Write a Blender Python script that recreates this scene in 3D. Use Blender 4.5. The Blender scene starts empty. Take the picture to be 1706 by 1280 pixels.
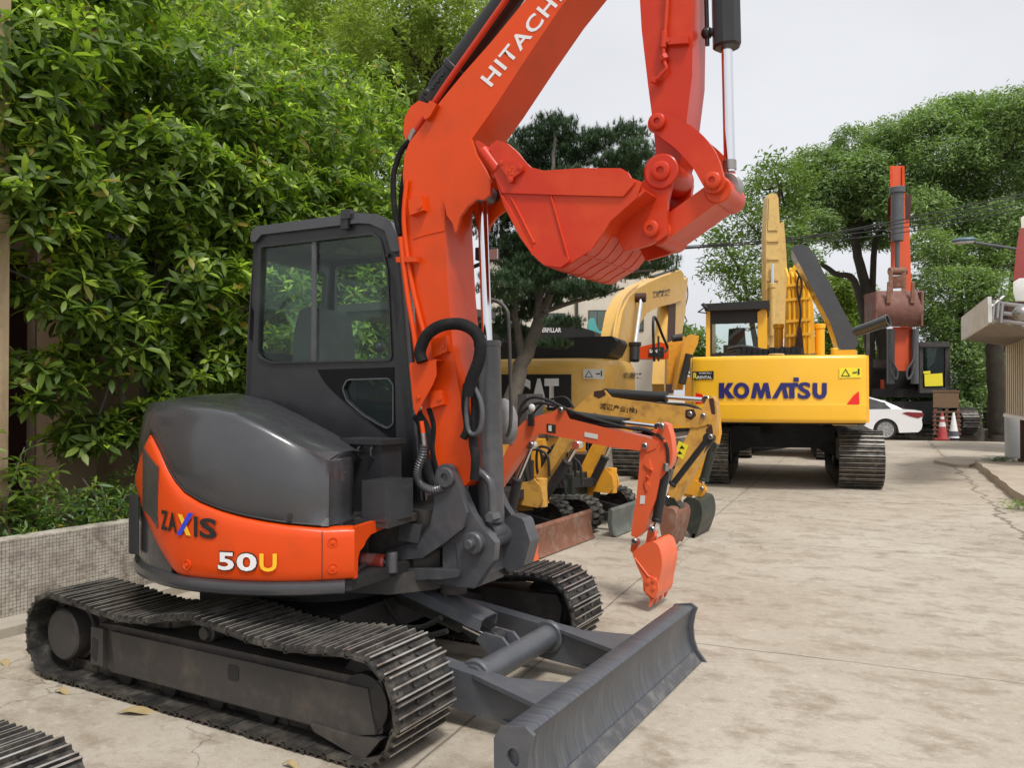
import bpy, bmesh, math, random
import numpy as np
from mathutils import Vector, Matrix, Quaternion
from mathutils.geometry import tessellate_polygon
rnd = random.Random(7)
nrg = np.random.default_rng(11)
R = math.radians
S = bpy.context.scene

# ------------------------------------------------------------------ camera
CAMP = Vector((3.1814, -3.5217, 1.499)); YAW = 2.0852; PIT = 0.0113; FPX = 1357.4; PW, PH = 1706, 1280
FW = Vector((math.cos(PIT)*math.cos(YAW), math.cos(PIT)*math.sin(YAW), math.sin(PIT)))
RT = Vector((math.sin(YAW), -math.cos(YAW), 0)); UP = RT.cross(FW)
cam = bpy.data.cameras.new('camera'); co = bpy.data.objects.new('camera', cam)
S.collection.objects.link(co); S.camera = co
co.location = CAMP
co.rotation_euler = Matrix((RT, UP, -FW)).transposed().to_euler()
cam.sensor_width = 36; cam.lens = FPX/PW*36; cam.clip_start = .05; cam.clip_end = 2000

# ------------------------------------------------------------------ sky, sun, exposure
SUN_EL, SUN_AZ = R(60), R(-38)      # bright overcast, high soft sun to the right of the camera
w = bpy.data.worlds.new('World'); S.world = w; w.use_nodes = True
nt = w.node_tree; nt.nodes.clear()
sky = nt.nodes.new('ShaderNodeTexSky'); sky.sky_type = 'NISHITA'; sky.sun_disc = False
sky.sun_elevation = SUN_EL; sky.sun_rotation = math.pi/2 - SUN_AZ + math.pi*2
sky.dust_density = 6; sky.air_density = 1; sky.ozone_density = 1
hs = nt.nodes.new('ShaderNodeHueSaturation'); hs.inputs['Saturation'].default_value = .12
mx = nt.nodes.new('ShaderNodeMix'); mx.data_type = 'RGBA'; mx.inputs[0].default_value = .62
mx.inputs[7].default_value = (7.35, 7.5, 7.95, 1)
tcw = nt.nodes.new('ShaderNodeTexCoord'); mpw = nt.nodes.new('ShaderNodeMapping'); mpw.inputs['Scale'].default_value = (1, 1, 2.6); nzw = nt.nodes.new('ShaderNodeTexNoise'); nzw.inputs['Scale'].default_value = 1.6; nzw.inputs['Detail'].default_value = 5
rmw = nt.nodes.new('ShaderNodeMapRange'); rmw.inputs['From Min'].default_value = .35; rmw.inputs['From Max'].default_value = .65; rmw.inputs['To Min'].default_value = .93; rmw.inputs['To Max'].default_value = 1.05
mlw = nt.nodes.new('ShaderNodeVectorMath'); mlw.operation = 'SCALE'
nt.links.new(tcw.outputs['Generated'], mpw.inputs[0]); nt.links.new(mpw.outputs[0], nzw.inputs['Vector']); nt.links.new(nzw.outputs['Fac'], rmw.inputs['Value'])
bg = nt.nodes.new('ShaderNodeBackground'); bg.inputs[1].default_value = .081
ow = nt.nodes.new('ShaderNodeOutputWorld')
nt.links.new(sky.outputs[0], hs.inputs['Color']); nt.links.new(hs.outputs[0], mx.inputs[6])
nt.links.new(mx.outputs[2], mlw.inputs[0]); nt.links.new(rmw.outputs[0], mlw.inputs['Scale']); nt.links.new(mlw.outputs[0], bg.inputs[0]); nt.links.new(bg.outputs[0], ow.inputs[0])
sl = bpy.data.lights.new('sun', 'SUN'); sl.energy = 1.5; sl.angle = R(10); sl.color = (1, .965, .91)
so = bpy.data.objects.new('sun', sl); S.collection.objects.link(so)
sd = Vector((math.cos(SUN_EL)*math.cos(SUN_AZ), math.cos(SUN_EL)*math.sin(SUN_AZ), math.sin(SUN_EL)))
so.rotation_euler = sd.to_track_quat('Z', 'Y').to_euler()
S.view_settings.view_transform = 'Standard'; S.view_settings.look = 'None'
S.view_settings.exposure = 0.80; S.view_settings.gamma = 1
S.cycles.max_bounces = 6; S.cycles.transparent_max_bounces = 12

# ------------------------------------------------------------------ measuring helpers: a photo pixel met with a real plane
def ray(x, y): return FW + RT*((x-PW/2)/FPX) - UP*((y-PH/2)/FPX)
def atX(x, y, X): d = ray(x, y); return CAMP + d*((X-CAMP.x)/d.x)
def atY(x, y, Y): d = ray(x, y); return CAMP + d*((Y-CAMP.y)/d.y)
def atZ(x, y, Z=0.): d = ray(x, y); return CAMP + d*((Z-CAMP.z)/d.z)
def atD(x, y, D): d = ray(x, y); return CAMP + d*D            # D metres along the view axis
def atP(x, y, p0, n): d = ray(x, y); return CAMP + d*((p0-CAMP).dot(n)/d.dot(n))
def toPX(p):
    d = Vector(p)-CAMP; z = d.dot(FW); return PW/2+FPX*d.dot(RT)/z, PH/2-FPX*d.dot(UP)/z
def atC(x, y, rad):
    d = ray(x, y); a = d.x**2+d.y**2; b = 2*(CAMP.x*d.x+CAMP.y*d.y); c = CAMP.x**2+CAMP.y**2-rad*rad
    t = (-b-math.sqrt(max(b*b-4*a*c, 0)))/2/a; q = CAMP+d*t
    return math.degrees(math.atan2(q.y, q.x)), q.z
def onY(pts, Y): return [atY(x, y, Y) for x, y in pts]

# ------------------------------------------------------------------ object helpers
WROOT = set()
def tag(o, label=None, cat=None, group=None, kind=None):
    if label: o['label'] = label
    if cat: o['category'] = cat
    if group: o['group'] = group
    if kind: o['kind'] = kind
    return o
def thing(name, label, cat, loc=(0, 0, 0), rz=0., group=None, local=False):
    o = bpy.data.objects.new(name, None); S.collection.objects.link(o)
    o.location = loc; o.rotation_euler = (0, 0, rz); o.empty_display_size = .2
    o['local'] = 1 if local else 0
    LOCAL[o] = (local, Matrix.Translation(Vector(loc)) @ Matrix.Rotation(rz, 4, 'Z'))
    return tag(o, label, cat, group)
LOCAL = {}
def link(name, me, parent=None):
    o = bpy.data.objects.new(name, me); S.collection.objects.link(o)
    if parent is not None:
        o.parent = parent
        if parent in LOCAL and not LOCAL[parent][0]:
            o.matrix_parent_inverse = LOCAL[parent][1].inverted()
    return o
def rounded(pts, r, seg=4):
    """fillet the corners of a 3D planar polygon; r a number or a list"""
    n = len(pts); out = []
    for i in range(n):
        p, a, b = Vector(pts[i]), Vector(pts[i-1]), Vector(pts[(i+1) % n])
        rr = r[i] if isinstance(r, (list, tuple)) else r
        u, v = (a-p), (b-p); lu, lv = u.length, v.length
        if rr <= 0 or lu < 1e-6 or lv < 1e-6: out.append(p); continue
        u /= lu; v /= lv; ang = u.angle(v)
        if ang > 3.1: out.append(p); continue
        t = min(rr/math.tan(ang/2), lu*.48, lv*.48)
        A, B = p+u*t, p+v*t
        for k in range(seg+1):
            s = k/seg; out.append(A*(1-s)**2 + p*2*s*(1-s) + B*s*s)
    return out
def spline(pts, n=6):
    """Catmull-Rom through the points"""
    P = [Vector(p) for p in pts]; out = []
    for i in range(len(P)-1):
        p0, p1, p2, p3 = P[max(i-1, 0)], P[i], P[i+1], P[min(i+2, len(P)-1)]
        for k in range(n):
            t = k/n
            out.append(.5*((2*p1)+(p2-p0)*t+(2*p0-5*p1+4*p2-p3)*t*t+(3*p1-p0-3*p2+p3)*t**3))
    out.append(P[-1]); return out
class MB:
    def __init__(s): s.bm = bmesh.new(); s.mi = 0
    def _fin(s, faces, bev, seg):
        if bev > 0:
            es = set(e for f in faces for e in f.edges if len(e.link_faces) == 2 and e.calc_face_angle(0) > .5)
            if es: bmesh.ops.bevel(s.bm, geom=list(es), offset=bev, segments=seg, affect='EDGES', profile=.5, clamp_overlap=True)
    def poly(s, vs, fs, bev=0, seg=2, M=None):
        V = [s.bm.verts.new(M @ Vector(v) if M else Vector(v)) for v in vs]; F = []
        for f in fs:
            try: g = s.bm.faces.new([V[i] for i in f]); g.material_index = s.mi; F.append(g)
            except ValueError: pass
        if bev: s._fin(F, bev, seg)
        return F
    def box(s, c, d, rot=None, bev=0, seg=2, M=None):
        x, y, z = d[0]/2, d[1]/2, d[2]/2; c = Vector(c)
        vs = [Vector(v) for v in [(-x,-y,-z),(x,-y,-z),(x,y,-z),(-x,y,-z),(-x,-y,z),(x,-y,z),(x,y,z),(-x,y,z)]]
        if rot is not None: vs = [rot @ v for v in vs]
        s.poly([v+c for v in vs], [(0,3,2,1),(4,5,6,7),(0,1,5,4),(1,2,6,5),(2,3,7,6),(3,0,4,7)], bev, seg, M); return s
    def prism(s, pts, off, bev=0, seg=2, M=None):
        pts = [Vector(p) for p in pts]; off = Vector(off); n = len(pts)
        nrm = Vector((0, 0, 0))
        for i in range(n): nrm += pts[i].cross(pts[(i+1) % n])
        if nrm.dot(off) > 0: pts.reverse()
        V = pts+[p+off for p in pts]
        s.poly(V, [tuple(range(n)), tuple(reversed(range(n, 2*n)))]+[(i, i+n, (i+1) % n+n, (i+1) % n) for i in range(n)], bev, seg, M); return s
    def plate(s, outer, holes, off, M=None):
        """flat plate with holes, given thickness"""
        loops = [[Vector(p) for p in outer]]+[[Vector(p) for p in h] for h in holes]
        flat = [p for l in loops for p in l]; n = len(flat); off = Vector(off)
        t = bmesh.new(); vs = [t.verts.new(p) for p in flat]; k = 0; es = []
        for l in loops:
            m = len(l); es += [t.edges.new((vs[k+i], vs[k+(i+1) % m])) for i in range(m)]; k += m
        t.verts.index_update(); bmesh.ops.triangle_fill(t, use_beauty=True, use_dissolve=False, edges=es, normal=off.normalized())
        t.verts.index_update(); tris = [tuple(v.index for v in f.verts) for f in t.faces]; t.free()
        fs = [tuple(t) for t in tris]+[tuple(i+n for i in reversed(t)) for t in tris]; k = 0
        for l in loops:
            m = len(l)
            fs += [(k+i, k+(i+1) % m, k+(i+1) % m+n, k+i+n) for i in range(m)]; k += m
        F = s.poly(flat+[p+off for p in flat], fs, M=M)
        bmesh.ops.recalc_face_normals(s.bm, faces=F); return s
    def tube(s, pts, r, seg=10, cap=True, M=None):
        P = [Vector(p) for p in pts]; n = len(P); V = []; up = None
        for i in range(n):
            t = (P[min(i+1, n-1)]-P[max(i-1, 0)]).normalized()
            if up is None: up = t.orthogonal().normalized()
            else:
                up = up-t*up.dot(t)
                up = up.normalized() if up.length > 1e-5 else t.orthogonal().normalized()
            b = t.cross(up); rr = r[i] if isinstance(r, (list, tuple)) else r
            V += [P[i]+(up*math.cos(2*math.pi*k/seg)+b*math.sin(2*math.pi*k/seg))*rr for k in range(seg)]
        fs = [(i*seg+k, i*seg+(k+1) % seg, (i+1)*seg+(k+1) % seg, (i+1)*seg+k) for i in range(n-1) for k in range(seg)]
        if cap: fs += [tuple(reversed(range(seg))), tuple(range((n-1)*seg, n*seg))]
        s.poly(V, fs, M=M); return s
    def cyl(s, a, b, r, seg=20, bev=0, M=None):
        a, b = Vector(a), Vector(b); t = (b-a).normalized()
        if bev: s.tube([a, a+t*.0001, a+t*bev, b-t*bev, b-t*.0001, b], [r-bev, r-bev, r, r, r-bev, r-bev], seg, M=M)
        else: s.tube([a, b], r, seg, M=M)
        return s
    def lathe(s, prof, o, ax=(0, 0, 1), seg=24, M=None):
        ax = Vector(ax).normalized(); u = ax.orthogonal().normalized(); v = ax.cross(u); o = Vector(o); V = []
        for r, h in prof: V += [o+ax*h+(u*math.cos(2*math.pi*k/seg)+v*math.sin(2*math.pi*k/seg))*max(r, 1e-4) for k in range(seg)]
        n = len(prof)
        fs = [(i*seg+k, i*seg+(k+1) % seg, (i+1)*seg+(k+1) % seg, (i+1)*seg+k) for i in range(n-1) for k in range(seg)]
        fs += [tuple(reversed(range(seg))), tuple(range((n-1)*seg, n*seg))]
        s.poly(V, fs, M=M); return s
    def ball(s, c, r, u=12, v=8, sc=(1, 1, 1)):
        c = Vector(c); prof = [(r*math.sin(math.pi*i/v), -r*math.cos(math.pi*i/v)) for i in range(v+1)]
        k = len(s.bm.verts); s.lathe(prof, (0, 0, 0), seg=u); s.bm.verts.ensure_lookup_table()
        for q in list(s.bm.verts)[k:]: q.co = Vector((q.co.x*sc[0], q.co.y*sc[1], q.co.z*sc[2]))+c
        return s
    def grid(s, rows, closeu=False, flip=False):
        n, m = len(rows), len(rows[0]); V = [p for r in rows for p in r]; fs = []
        for i in range(n-1):
            for k in range(m-(0 if closeu else 1)):
                q = (i*m+k, i*m+(k+1) % m, (i+1)*m+(k+1) % m, (i+1)*m+k)
                fs.append(tuple(reversed(q)) if flip else q)
        return s.poly(V, fs)
    def solidify(s, t):
        bmesh.ops.recalc_face_normals(s.bm, faces=s.bm.faces[:]); bmesh.ops.solidify(s.bm, geom=s.bm.faces[:], thickness=t); return s
    def build(s, name, mats, parent=None, sharp=38, label=None, recalc=True):
        if recalc: bmesh.ops.recalc_face_normals(s.bm, faces=s.bm.faces[:])
        me = bpy.data.meshes.new(name); s.bm.to_mesh(me); s.bm.free()
        me.polygons.foreach_set('use_smooth', [True]*len(me.polygons))
        me.set_sharp_from_angle(angle=R(sharp))
        for m in (mats if isinstance(mats, (list, tuple)) else [mats]): me.materials.append(m)
        o = link(name, me, parent)
        if label: o['label'] = label
        return o
def text_mesh(txt, size=1., bold=0., sx=1., res=3, sp=1.):
    cu = bpy.data.curves.new('t', 'FONT'); cu.body = txt; cu.size = size; cu.offset = bold; cu.resolution_u = res
    cu.align_x = 'LEFT'; cu.space_character = sp
    o = bpy.data.objects.new('t', cu); S.collection.objects.link(o)
    dg = bpy.context.evaluated_depsgraph_get(); me = bpy.data.meshes.new_from_object(o.evaluated_get(dg))
    bpy.data.objects.remove(o); bpy.data.curves.remove(cu)
    for v in me.vertices: v.co.x *= sx
    return me
def lettering(txt, f, m, parent, w=1., h=1., bold=0., name='lettering', thick=None, cut=0, sp=1., label=None):
    """text fitted to a w x h box in (u,v), then each vertex mapped by f(u,v)->Vector"""
    me = text_mesh(txt, 1, bold, sp=sp); bm = bmesh.new(); bm.from_mesh(me)
    if cut:
        xs0 = [v.co.x for v in bm.verts]; a, b = min(xs0), max(xs0)
        for i in range(1, cut):
            bmesh.ops.bisect_plane(bm, geom=bm.verts[:]+bm.edges[:]+bm.faces[:], plane_co=(a+(b-a)*i/cut, 0, 0), plane_no=(1, 0, 0))
    xs = [v.co.x for v in bm.verts]; ys = [v.co.y for v in bm.verts]
    x0, x1, y0, y1 = min(xs), max(xs), min(ys), max(ys)
    for v in bm.verts: v.co = f((v.co.x-x0)/(x1-x0)*w, (v.co.y-y0)/(y1-y0)*h)
    bm.to_mesh(me); bm.free(); me.materials.clear(); me.materials.append(m)
    o = link(name, me, parent); me.name = name
    if label: o['label'] = label
    return o
def quadmap(p00, p10, p01, p11=None, off=0.):
    """(0..1,0..1) on the quad"""
    p00, p10, p01 = Vector(p00), Vector(p10), Vector(p01); p11 = Vector(p11) if p11 is not None else p10+p01-p00
    n = (p10-p00).cross(p01-p00).normalized()*off
    return lambda u, v: p00*(1-u)*(1-v)+p10*u*(1-v)+p01*(1-u)*v+p11*u*v+n

# ------------------------------------------------------------------ materials
def nmat(name):
    m = bpy.data.materials.new(name); m.use_nodes = True; nt = m.node_tree
    return m, nt, nt.nodes['Principled BSDF']
def N(nt, typ, **kw):
    n = nt.nodes.new('ShaderNode'+typ)
    for k, v in kw.items():
        if isinstance(k, str) and hasattr(n, k): setattr(n, k, v)
    return n
def noise(nt, scale, detail=4, rough=.55, vec=None, dist=0):
    n = N(nt, 'TexNoise'); n.inputs['Scale'].default_value = scale; n.inputs['Detail'].default_value = detail
    n.inputs['Roughness'].default_value = rough; n.inputs['Distortion'].default_value = dist
    if vec is None: vec = N(nt, 'TexCoord').outputs['Object']
    nt.links.new(vec, n.inputs['Vector']); return n.outputs['Fac']
def ramp(nt, fac, stops):
    r = N(nt, 'ValToRGB'); e = r.color_ramp.elements
    while len(e) < len(stops): e.new(.5)
    for q, (p, c) in zip(e, stops):
        q.position = p; q.color = c if len(c) == 4 else (*c, 1)
    nt.links.new(fac, r.inputs[0]); return r.outputs[0]
def mixc(nt, fac, a, b, mode='MIX'):
    m = N(nt, 'Mix', data_type='RGBA', blend_type=mode)
    for s, v in ((m.inputs[0], fac), (m.inputs[6], a), (m.inputs[7], b)):
        if hasattr(v, 'is_linked'): nt.links.new(v, s)
        elif isinstance(v, (int, float)): s.default_value = v
        else: s.default_value = (*v, 1) if len(v) == 3 else v
    return m.outputs[2]
def mth(nt, op, a, b=0., c=0.):
    m = N(nt, 'Math', operation=op)
    for i, v in enumerate((a, b, c)):
        if hasattr(v, 'is_linked'): nt.links.new(v, m.inputs[i])
        else: m.inputs[i].default_value = v
    return m.outputs[0]
def bump(nt, bs, h, strength=.3, dist=.01):
    b = N(nt, 'Bump'); b.inputs['Strength'].default_value = strength; b.inputs['Distance'].default_value = dist
    nt.links.new(h, b.inputs['Height']); nt.links.new(b.outputs[0], bs.inputs['Normal'])
def paint(name, col, rough=.35, metal=0., var=.12, vs=3., dirt=None, dirt_amt=.0, ds=6., bmp=.05, bsc=40., coat=0., spec=.5, rvar=.15):
    m, nt, bs = nmat(name)
    n = noise(nt, vs, 5)
    c = mixc(nt, n, tuple(x*(1-var) for x in col), tuple(min(x*(1+var), 1) for x in col))
    if dirt:
        d = noise(nt, ds, 8, .65); k = ramp(nt, d, [(.5-.02, (0, 0, 0)), (.72, (1, 1, 1))])
        c = mixc(nt, mth(nt, 'MULTIPLY', k, dirt_amt), c, dirt)
    if bmp > .1:
        tc_ = N(nt, 'TexCoord').outputs['Object']; mp_ = N(nt, 'Mapping'); mp_.inputs['Scale'].default_value = (3, 1, 14); mp_.inputs['Rotation'].default_value = (0, .5, .3); nt.links.new(tc_, mp_.inputs[0])
        sc_ = noise(nt, 6, 9, .75, mp_.outputs[0], .4); k2 = ramp(nt, sc_, [(.66, (0, 0, 0)), (.72, (1, 1, 1))]); c = mixc(nt, mth(nt, 'MULTIPLY', k2, .30), c, tuple(min(1, x*1.5+.05) for x in col))
        gr_ = noise(nt, 11, 10, .8, tc_); k3 = ramp(nt, gr_, [(.64, (0, 0, 0)), (.74, (1, 1, 1))]); c = mixc(nt, mth(nt, 'MULTIPLY', k3, .40), c, tuple(x*.35+.01 for x in col))
    nt.links.new(c, bs.inputs['Base Color'])
    rn = noise(nt, vs*2.3, 6)
    r = mth(nt, 'MULTIPLY_ADD', rn, rvar*2, rough-rvar); nt.links.new(r, bs.inputs['Roughness'])
    bs.inputs['Metallic'].default_value = metal; bs.inputs['Coat Weight'].default_value = coat; bs.inputs['Coat Roughness'].default_value = .12
    bs.inputs['Specular IOR Level'].default_value = spec
    if bmp: bump(nt, bs, noise(nt, bsc, 4), bmp, .004)
    return m
M = {}
M['orange'] = paint('orange paint', (.66, .062, .004), .34, var=.07, vs=2, dirt=(.34, .05, .012), dirt_amt=.45, ds=3, coat=.12, bmp=.16, bsc=12, spec=.28)
M['red_orange'] = paint('sun faded red orange paint', (.52, .031, .008), .36, var=.10, vs=2.5, dirt=(.62, .085, .015), dirt_amt=.5, ds=2.5, coat=.12, bmp=.25, bsc=11, spec=.28)
M['grey'] = paint('dark grey paint', (.040, .041, .045), .29, var=.15, vs=2.4, dirt=(.10, .095, .09), dirt_amt=.22, ds=4, coat=.5, bmp=.06, bsc=9)
M['cabgrey'] = paint('matt dark grey paint', (.024, .025, .028), .38, var=.15, vs=3, dirt=(.09, .085, .08), dirt_amt=.15, bmp=.05)
M['steelgrey'] = paint('grey brushed on paint', (.080, .085, .095), .40, var=.2, vs=3.5, dirt=(.16, .155, .15), dirt_amt=.35, ds=9, bmp=.2, bsc=30)
def blade_mat():
    m, nt, bs = nmat('brushed painted blade steel'); tc = N(nt, 'TexCoord').outputs['Object']; mp = N(nt, 'Mapping'); mp.inputs['Scale'].default_value = (1, 22, 1.6); nt.links.new(tc, mp.inputs[0])
    a = noise(nt, 2.2, 10, .7, mp.outputs[0]); d = noise(nt, 4, 8, .7, tc)
    c = ramp(nt, a, [(.3, (.06, .066, .078)), (.5, (.10, .108, .122)), (.72, (.17, .18, .195))]); c = mixc(nt, ramp(nt, d, [(.55, (0, 0, 0)), (.75, (.6, .6, .6))]), c, (.20, .19, .17))
    nt.links.new(c, bs.inputs['Base Color']); bs.inputs['Metallic'].default_value = .4; nt.links.new(mth(nt, 'MULTIPLY_ADD', a, .3, .24), bs.inputs['Roughness']); bump(nt, bs, a, .25, .004); return m
M['blade'] = blade_mat()
M['bracket'] = paint('mid grey enamel paint', (.062, .064, .071), .34, var=.2, vs=4, dirt=(.2, .19, .18), dirt_amt=.25, ds=10, bmp=.25, bsc=26, coat=.15)
M['frame'] = paint('dusty charcoal paint', (.042, .038, .036), .5, var=.25, vs=3, dirt=(.15, .12, .09), dirt_amt=.4, ds=7, bmp=.2, bsc=30)
M['black'] = paint('black rubber', (.014, .014, .015), .55, var=.2, bmp=.1)
M['blackgloss'] = paint('black gloss paint', (.008, .008, .009), .3, var=.2, dirt=(.03, .03, .03), dirt_amt=.15, coat=.1, bmp=.03)
M['blacktrim'] = paint('flat black trim film', (.005, .005, .006), .5, var=.2, bmp=0, spec=.2)
M['under'] = paint('oily black steel', (.018, .017, .017), .6, var=.3, dirt=(.06, .05, .04), dirt_amt=.4, bmp=.2)
M['chrome'] = paint('chromed rod', (.75, .76, .78), .12, 1., var=.03, bmp=0, rvar=.04)
M['steel'] = paint('worn steel', (.35, .34, .33), .35, .9, var=.2, dirt=(.18, .10, .06), dirt_amt=.4, bmp=.1)
M['catyellow'] = paint('dull yellow paint', (.66, .39, .085), .42, var=.07, vs=2, dirt=(.30, .17, .06), dirt_amt=.3, ds=4, bmp=.06, coat=.1)
M['komyellow'] = paint('bright yellow paint', (.88, .47, .022), .34, var=.05, vs=2, dirt=(.6, .32, .05), dirt_amt=.2, ds=4, bmp=.04, coat=.25)
M['palecream'] = paint('pale weathered yellow paint', (.62, .42, .14), .5, var=.12, vs=3, dirt=(.25, .12, .05), dirt_amt=.5, ds=6)
M['miniyellow'] = paint('chipped yellow paint', (.62, .34, .07), .45, var=.08, vs=4, dirt=(.10, .03, .015), dirt_amt=.55, ds=9, bmp=.15)
M['amber'] = paint('amber yellow paint', (.74, .34, .03), .4, var=.08, vs=4, dirt=(.25, .12, .04), dirt_amt=.3, ds=9, bmp=.1)
M['miniorange'] = paint('light orange paint', (.78, .13, .045), .38, var=.06, vs=4, dirt=(.5, .16, .09), dirt_amt=.3, ds=10, bmp=.1, coat=.15)
M['rust'] = paint('rusty bare steel', (.20, .085, .05), .75, .1, var=.35, vs=6, dirt=(.30, .24, .19), dirt_amt=.7, ds=9, bmp=.3)
M['brownbucket'] = paint('brown worn steel', (.17, .07, .052), .7, .1, var=.25, vs=3, dirt=(.26, .18, .14), dirt_amt=.5, ds=5, bmp=.2)
M['darkbucket'] = paint('dark green black paint', (.02, .028, .022), .45, var=.2, dirt=(.10, .09, .07), dirt_amt=.4, ds=8)
M['white'] = paint('white paint', (.78, .78, .77), .4, var=.03, bmp=0)
M['carwhite'] = paint('white car paint', (.80, .81, .83), .25, var=.01, bmp=0, coat=.8, rvar=.03)
M['letwhite'] = paint('white decal', (.74, .72, .72), .45, var=.03, bmp=0)
M['letblack'] = paint('black decal', (.012, .012, .012), .4, var=.1, bmp=0)
M['letblue'] = paint('navy blue decal', (.018, .016, .13), .4, var=.05, bmp=0)
M['decblue'] = paint('bright blue decal', (.03, .05, .55), .4, var=.05, bmp=0)
M['decyellow'] = paint('yellow decal', (.85, .48, .02), .4, var=.05, bmp=0)
M['labelyellow'] = paint('yellow label', (.80, .68, .03), .5, var=.05, bmp=0)
M['labelwhite'] = paint('white label', (.68, .68, .64), .5, var=.05, bmp=0)
M['decred'] = paint('red reflector', (.75, .015, .012), .3, var=.05, bmp=0)
M['brown'] = paint('dark brown chipped patch', (.05, .018, .012), .7, var=.3, bmp=.2)
M['redtape'] = paint('worn red rod wrap', (.45, .06, .04), .4, var=.3, vs=14, dirt=(.5, .48, .46), dirt_amt=.8, ds=12)
M['teal'] = paint('teal paint', (.10, .42, .42), .45, var=.1)
M['seat'] = paint('grey seat vinyl', (.055, .056, .058), .6, var=.1, bmp=.15, bsc=90)
M['cord'] = paint('woven black hose sleeve', (.011, .011, .012), .75, var=.4, vs=20, bmp=.7, bsc=60, spec=.2, dirt=(.06, .055, .05), dirt_amt=.3, ds=14)
def glass(name, tint=(.75, .85, .80), op=.12, dark=(.02, .03, .03)):
    m, nt, bs = nmat(name); nt.nodes.remove(bs); out = nt.nodes['Material Output']
    tr = N(nt, 'BsdfTransparent'); tr.inputs[0].default_value = (*tint, 1)
    gl = N(nt, 'BsdfGlossy'); gl.inputs['Roughness'].default_value = .02; gl.inputs[0].default_value = (.9, .95, .93, 1)
    df = N(nt, 'BsdfDiffuse'); df.inputs[0].default_value = (*dark, 1)
    lw = N(nt, 'LayerWeight'); lw.inputs[0].default_value = .5; fz = mth(nt, 'MULTIPLY_ADD', mth(nt, 'POWER', lw.outputs['Facing'], 4.), .7, .022)
    a = N(nt, 'MixShader'); nt.links.new(tr.outputs[0], a.inputs[1]); nt.links.new(df.outputs[0], a.inputs[2]); a.inputs[0].default_value = op
    b = N(nt, 'MixShader'); nt.links.new(fz, b.inputs[0]); nt.links.new(a.outputs[0], b.inputs[1]); nt.links.new(gl.outputs[0], b.inputs[2])
    nt.links.new(b.outputs[0], out.inputs[0]); return m
M['glass'] = glass('green tinted cab glass', (.90, .965, .93), .008)
M['darkglass'] = glass('dark cab glass', (.45, .52, .50), .3)
M['lampglass'] = paint('lamp lens', (.6, .6, .58), .2, var=.05, bmp=0, coat=.5)
def steel_shoe():
    m, nt, bs = nmat('worn track shoe steel')
    n1 = noise(nt, 9, 8, .7); n2 = noise(nt, 2.2, 3)
    geo = N(nt, 'NewGeometry'); pt = geo.outputs['Pointiness']
    c = ramp(nt, n1, [(.32, (.014, .014, .014)), (.50, (.055, .052, .048)), (.68, (.19, .17, .14))])
    c = mixc(nt, ramp(nt, n2, [(.45, (0, 0, 0)), (.7, (.7, .7, .7))]), c, (.06, .048, .040))
    edge = ramp(nt, pt, [(.52, (0, 0, 0)), (.60, (1, 1, 1))])
    nt.links.new(c, bs.inputs['Base Color']); bs.inputs['Metallic'].default_value = .45; bs.inputs['Roughness'].default_value = .5
    bump(nt, bs, n1, .4, .006); return m
M['shoe'] = steel_shoe()
M['shoe_edge'] = paint('worn bright grouser edge', (.44, .42, .38), .38, .6, var=.35, vs=9, dirt=(.17, .085, .045), dirt_amt=.9, ds=6, bmp=.2)
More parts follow.
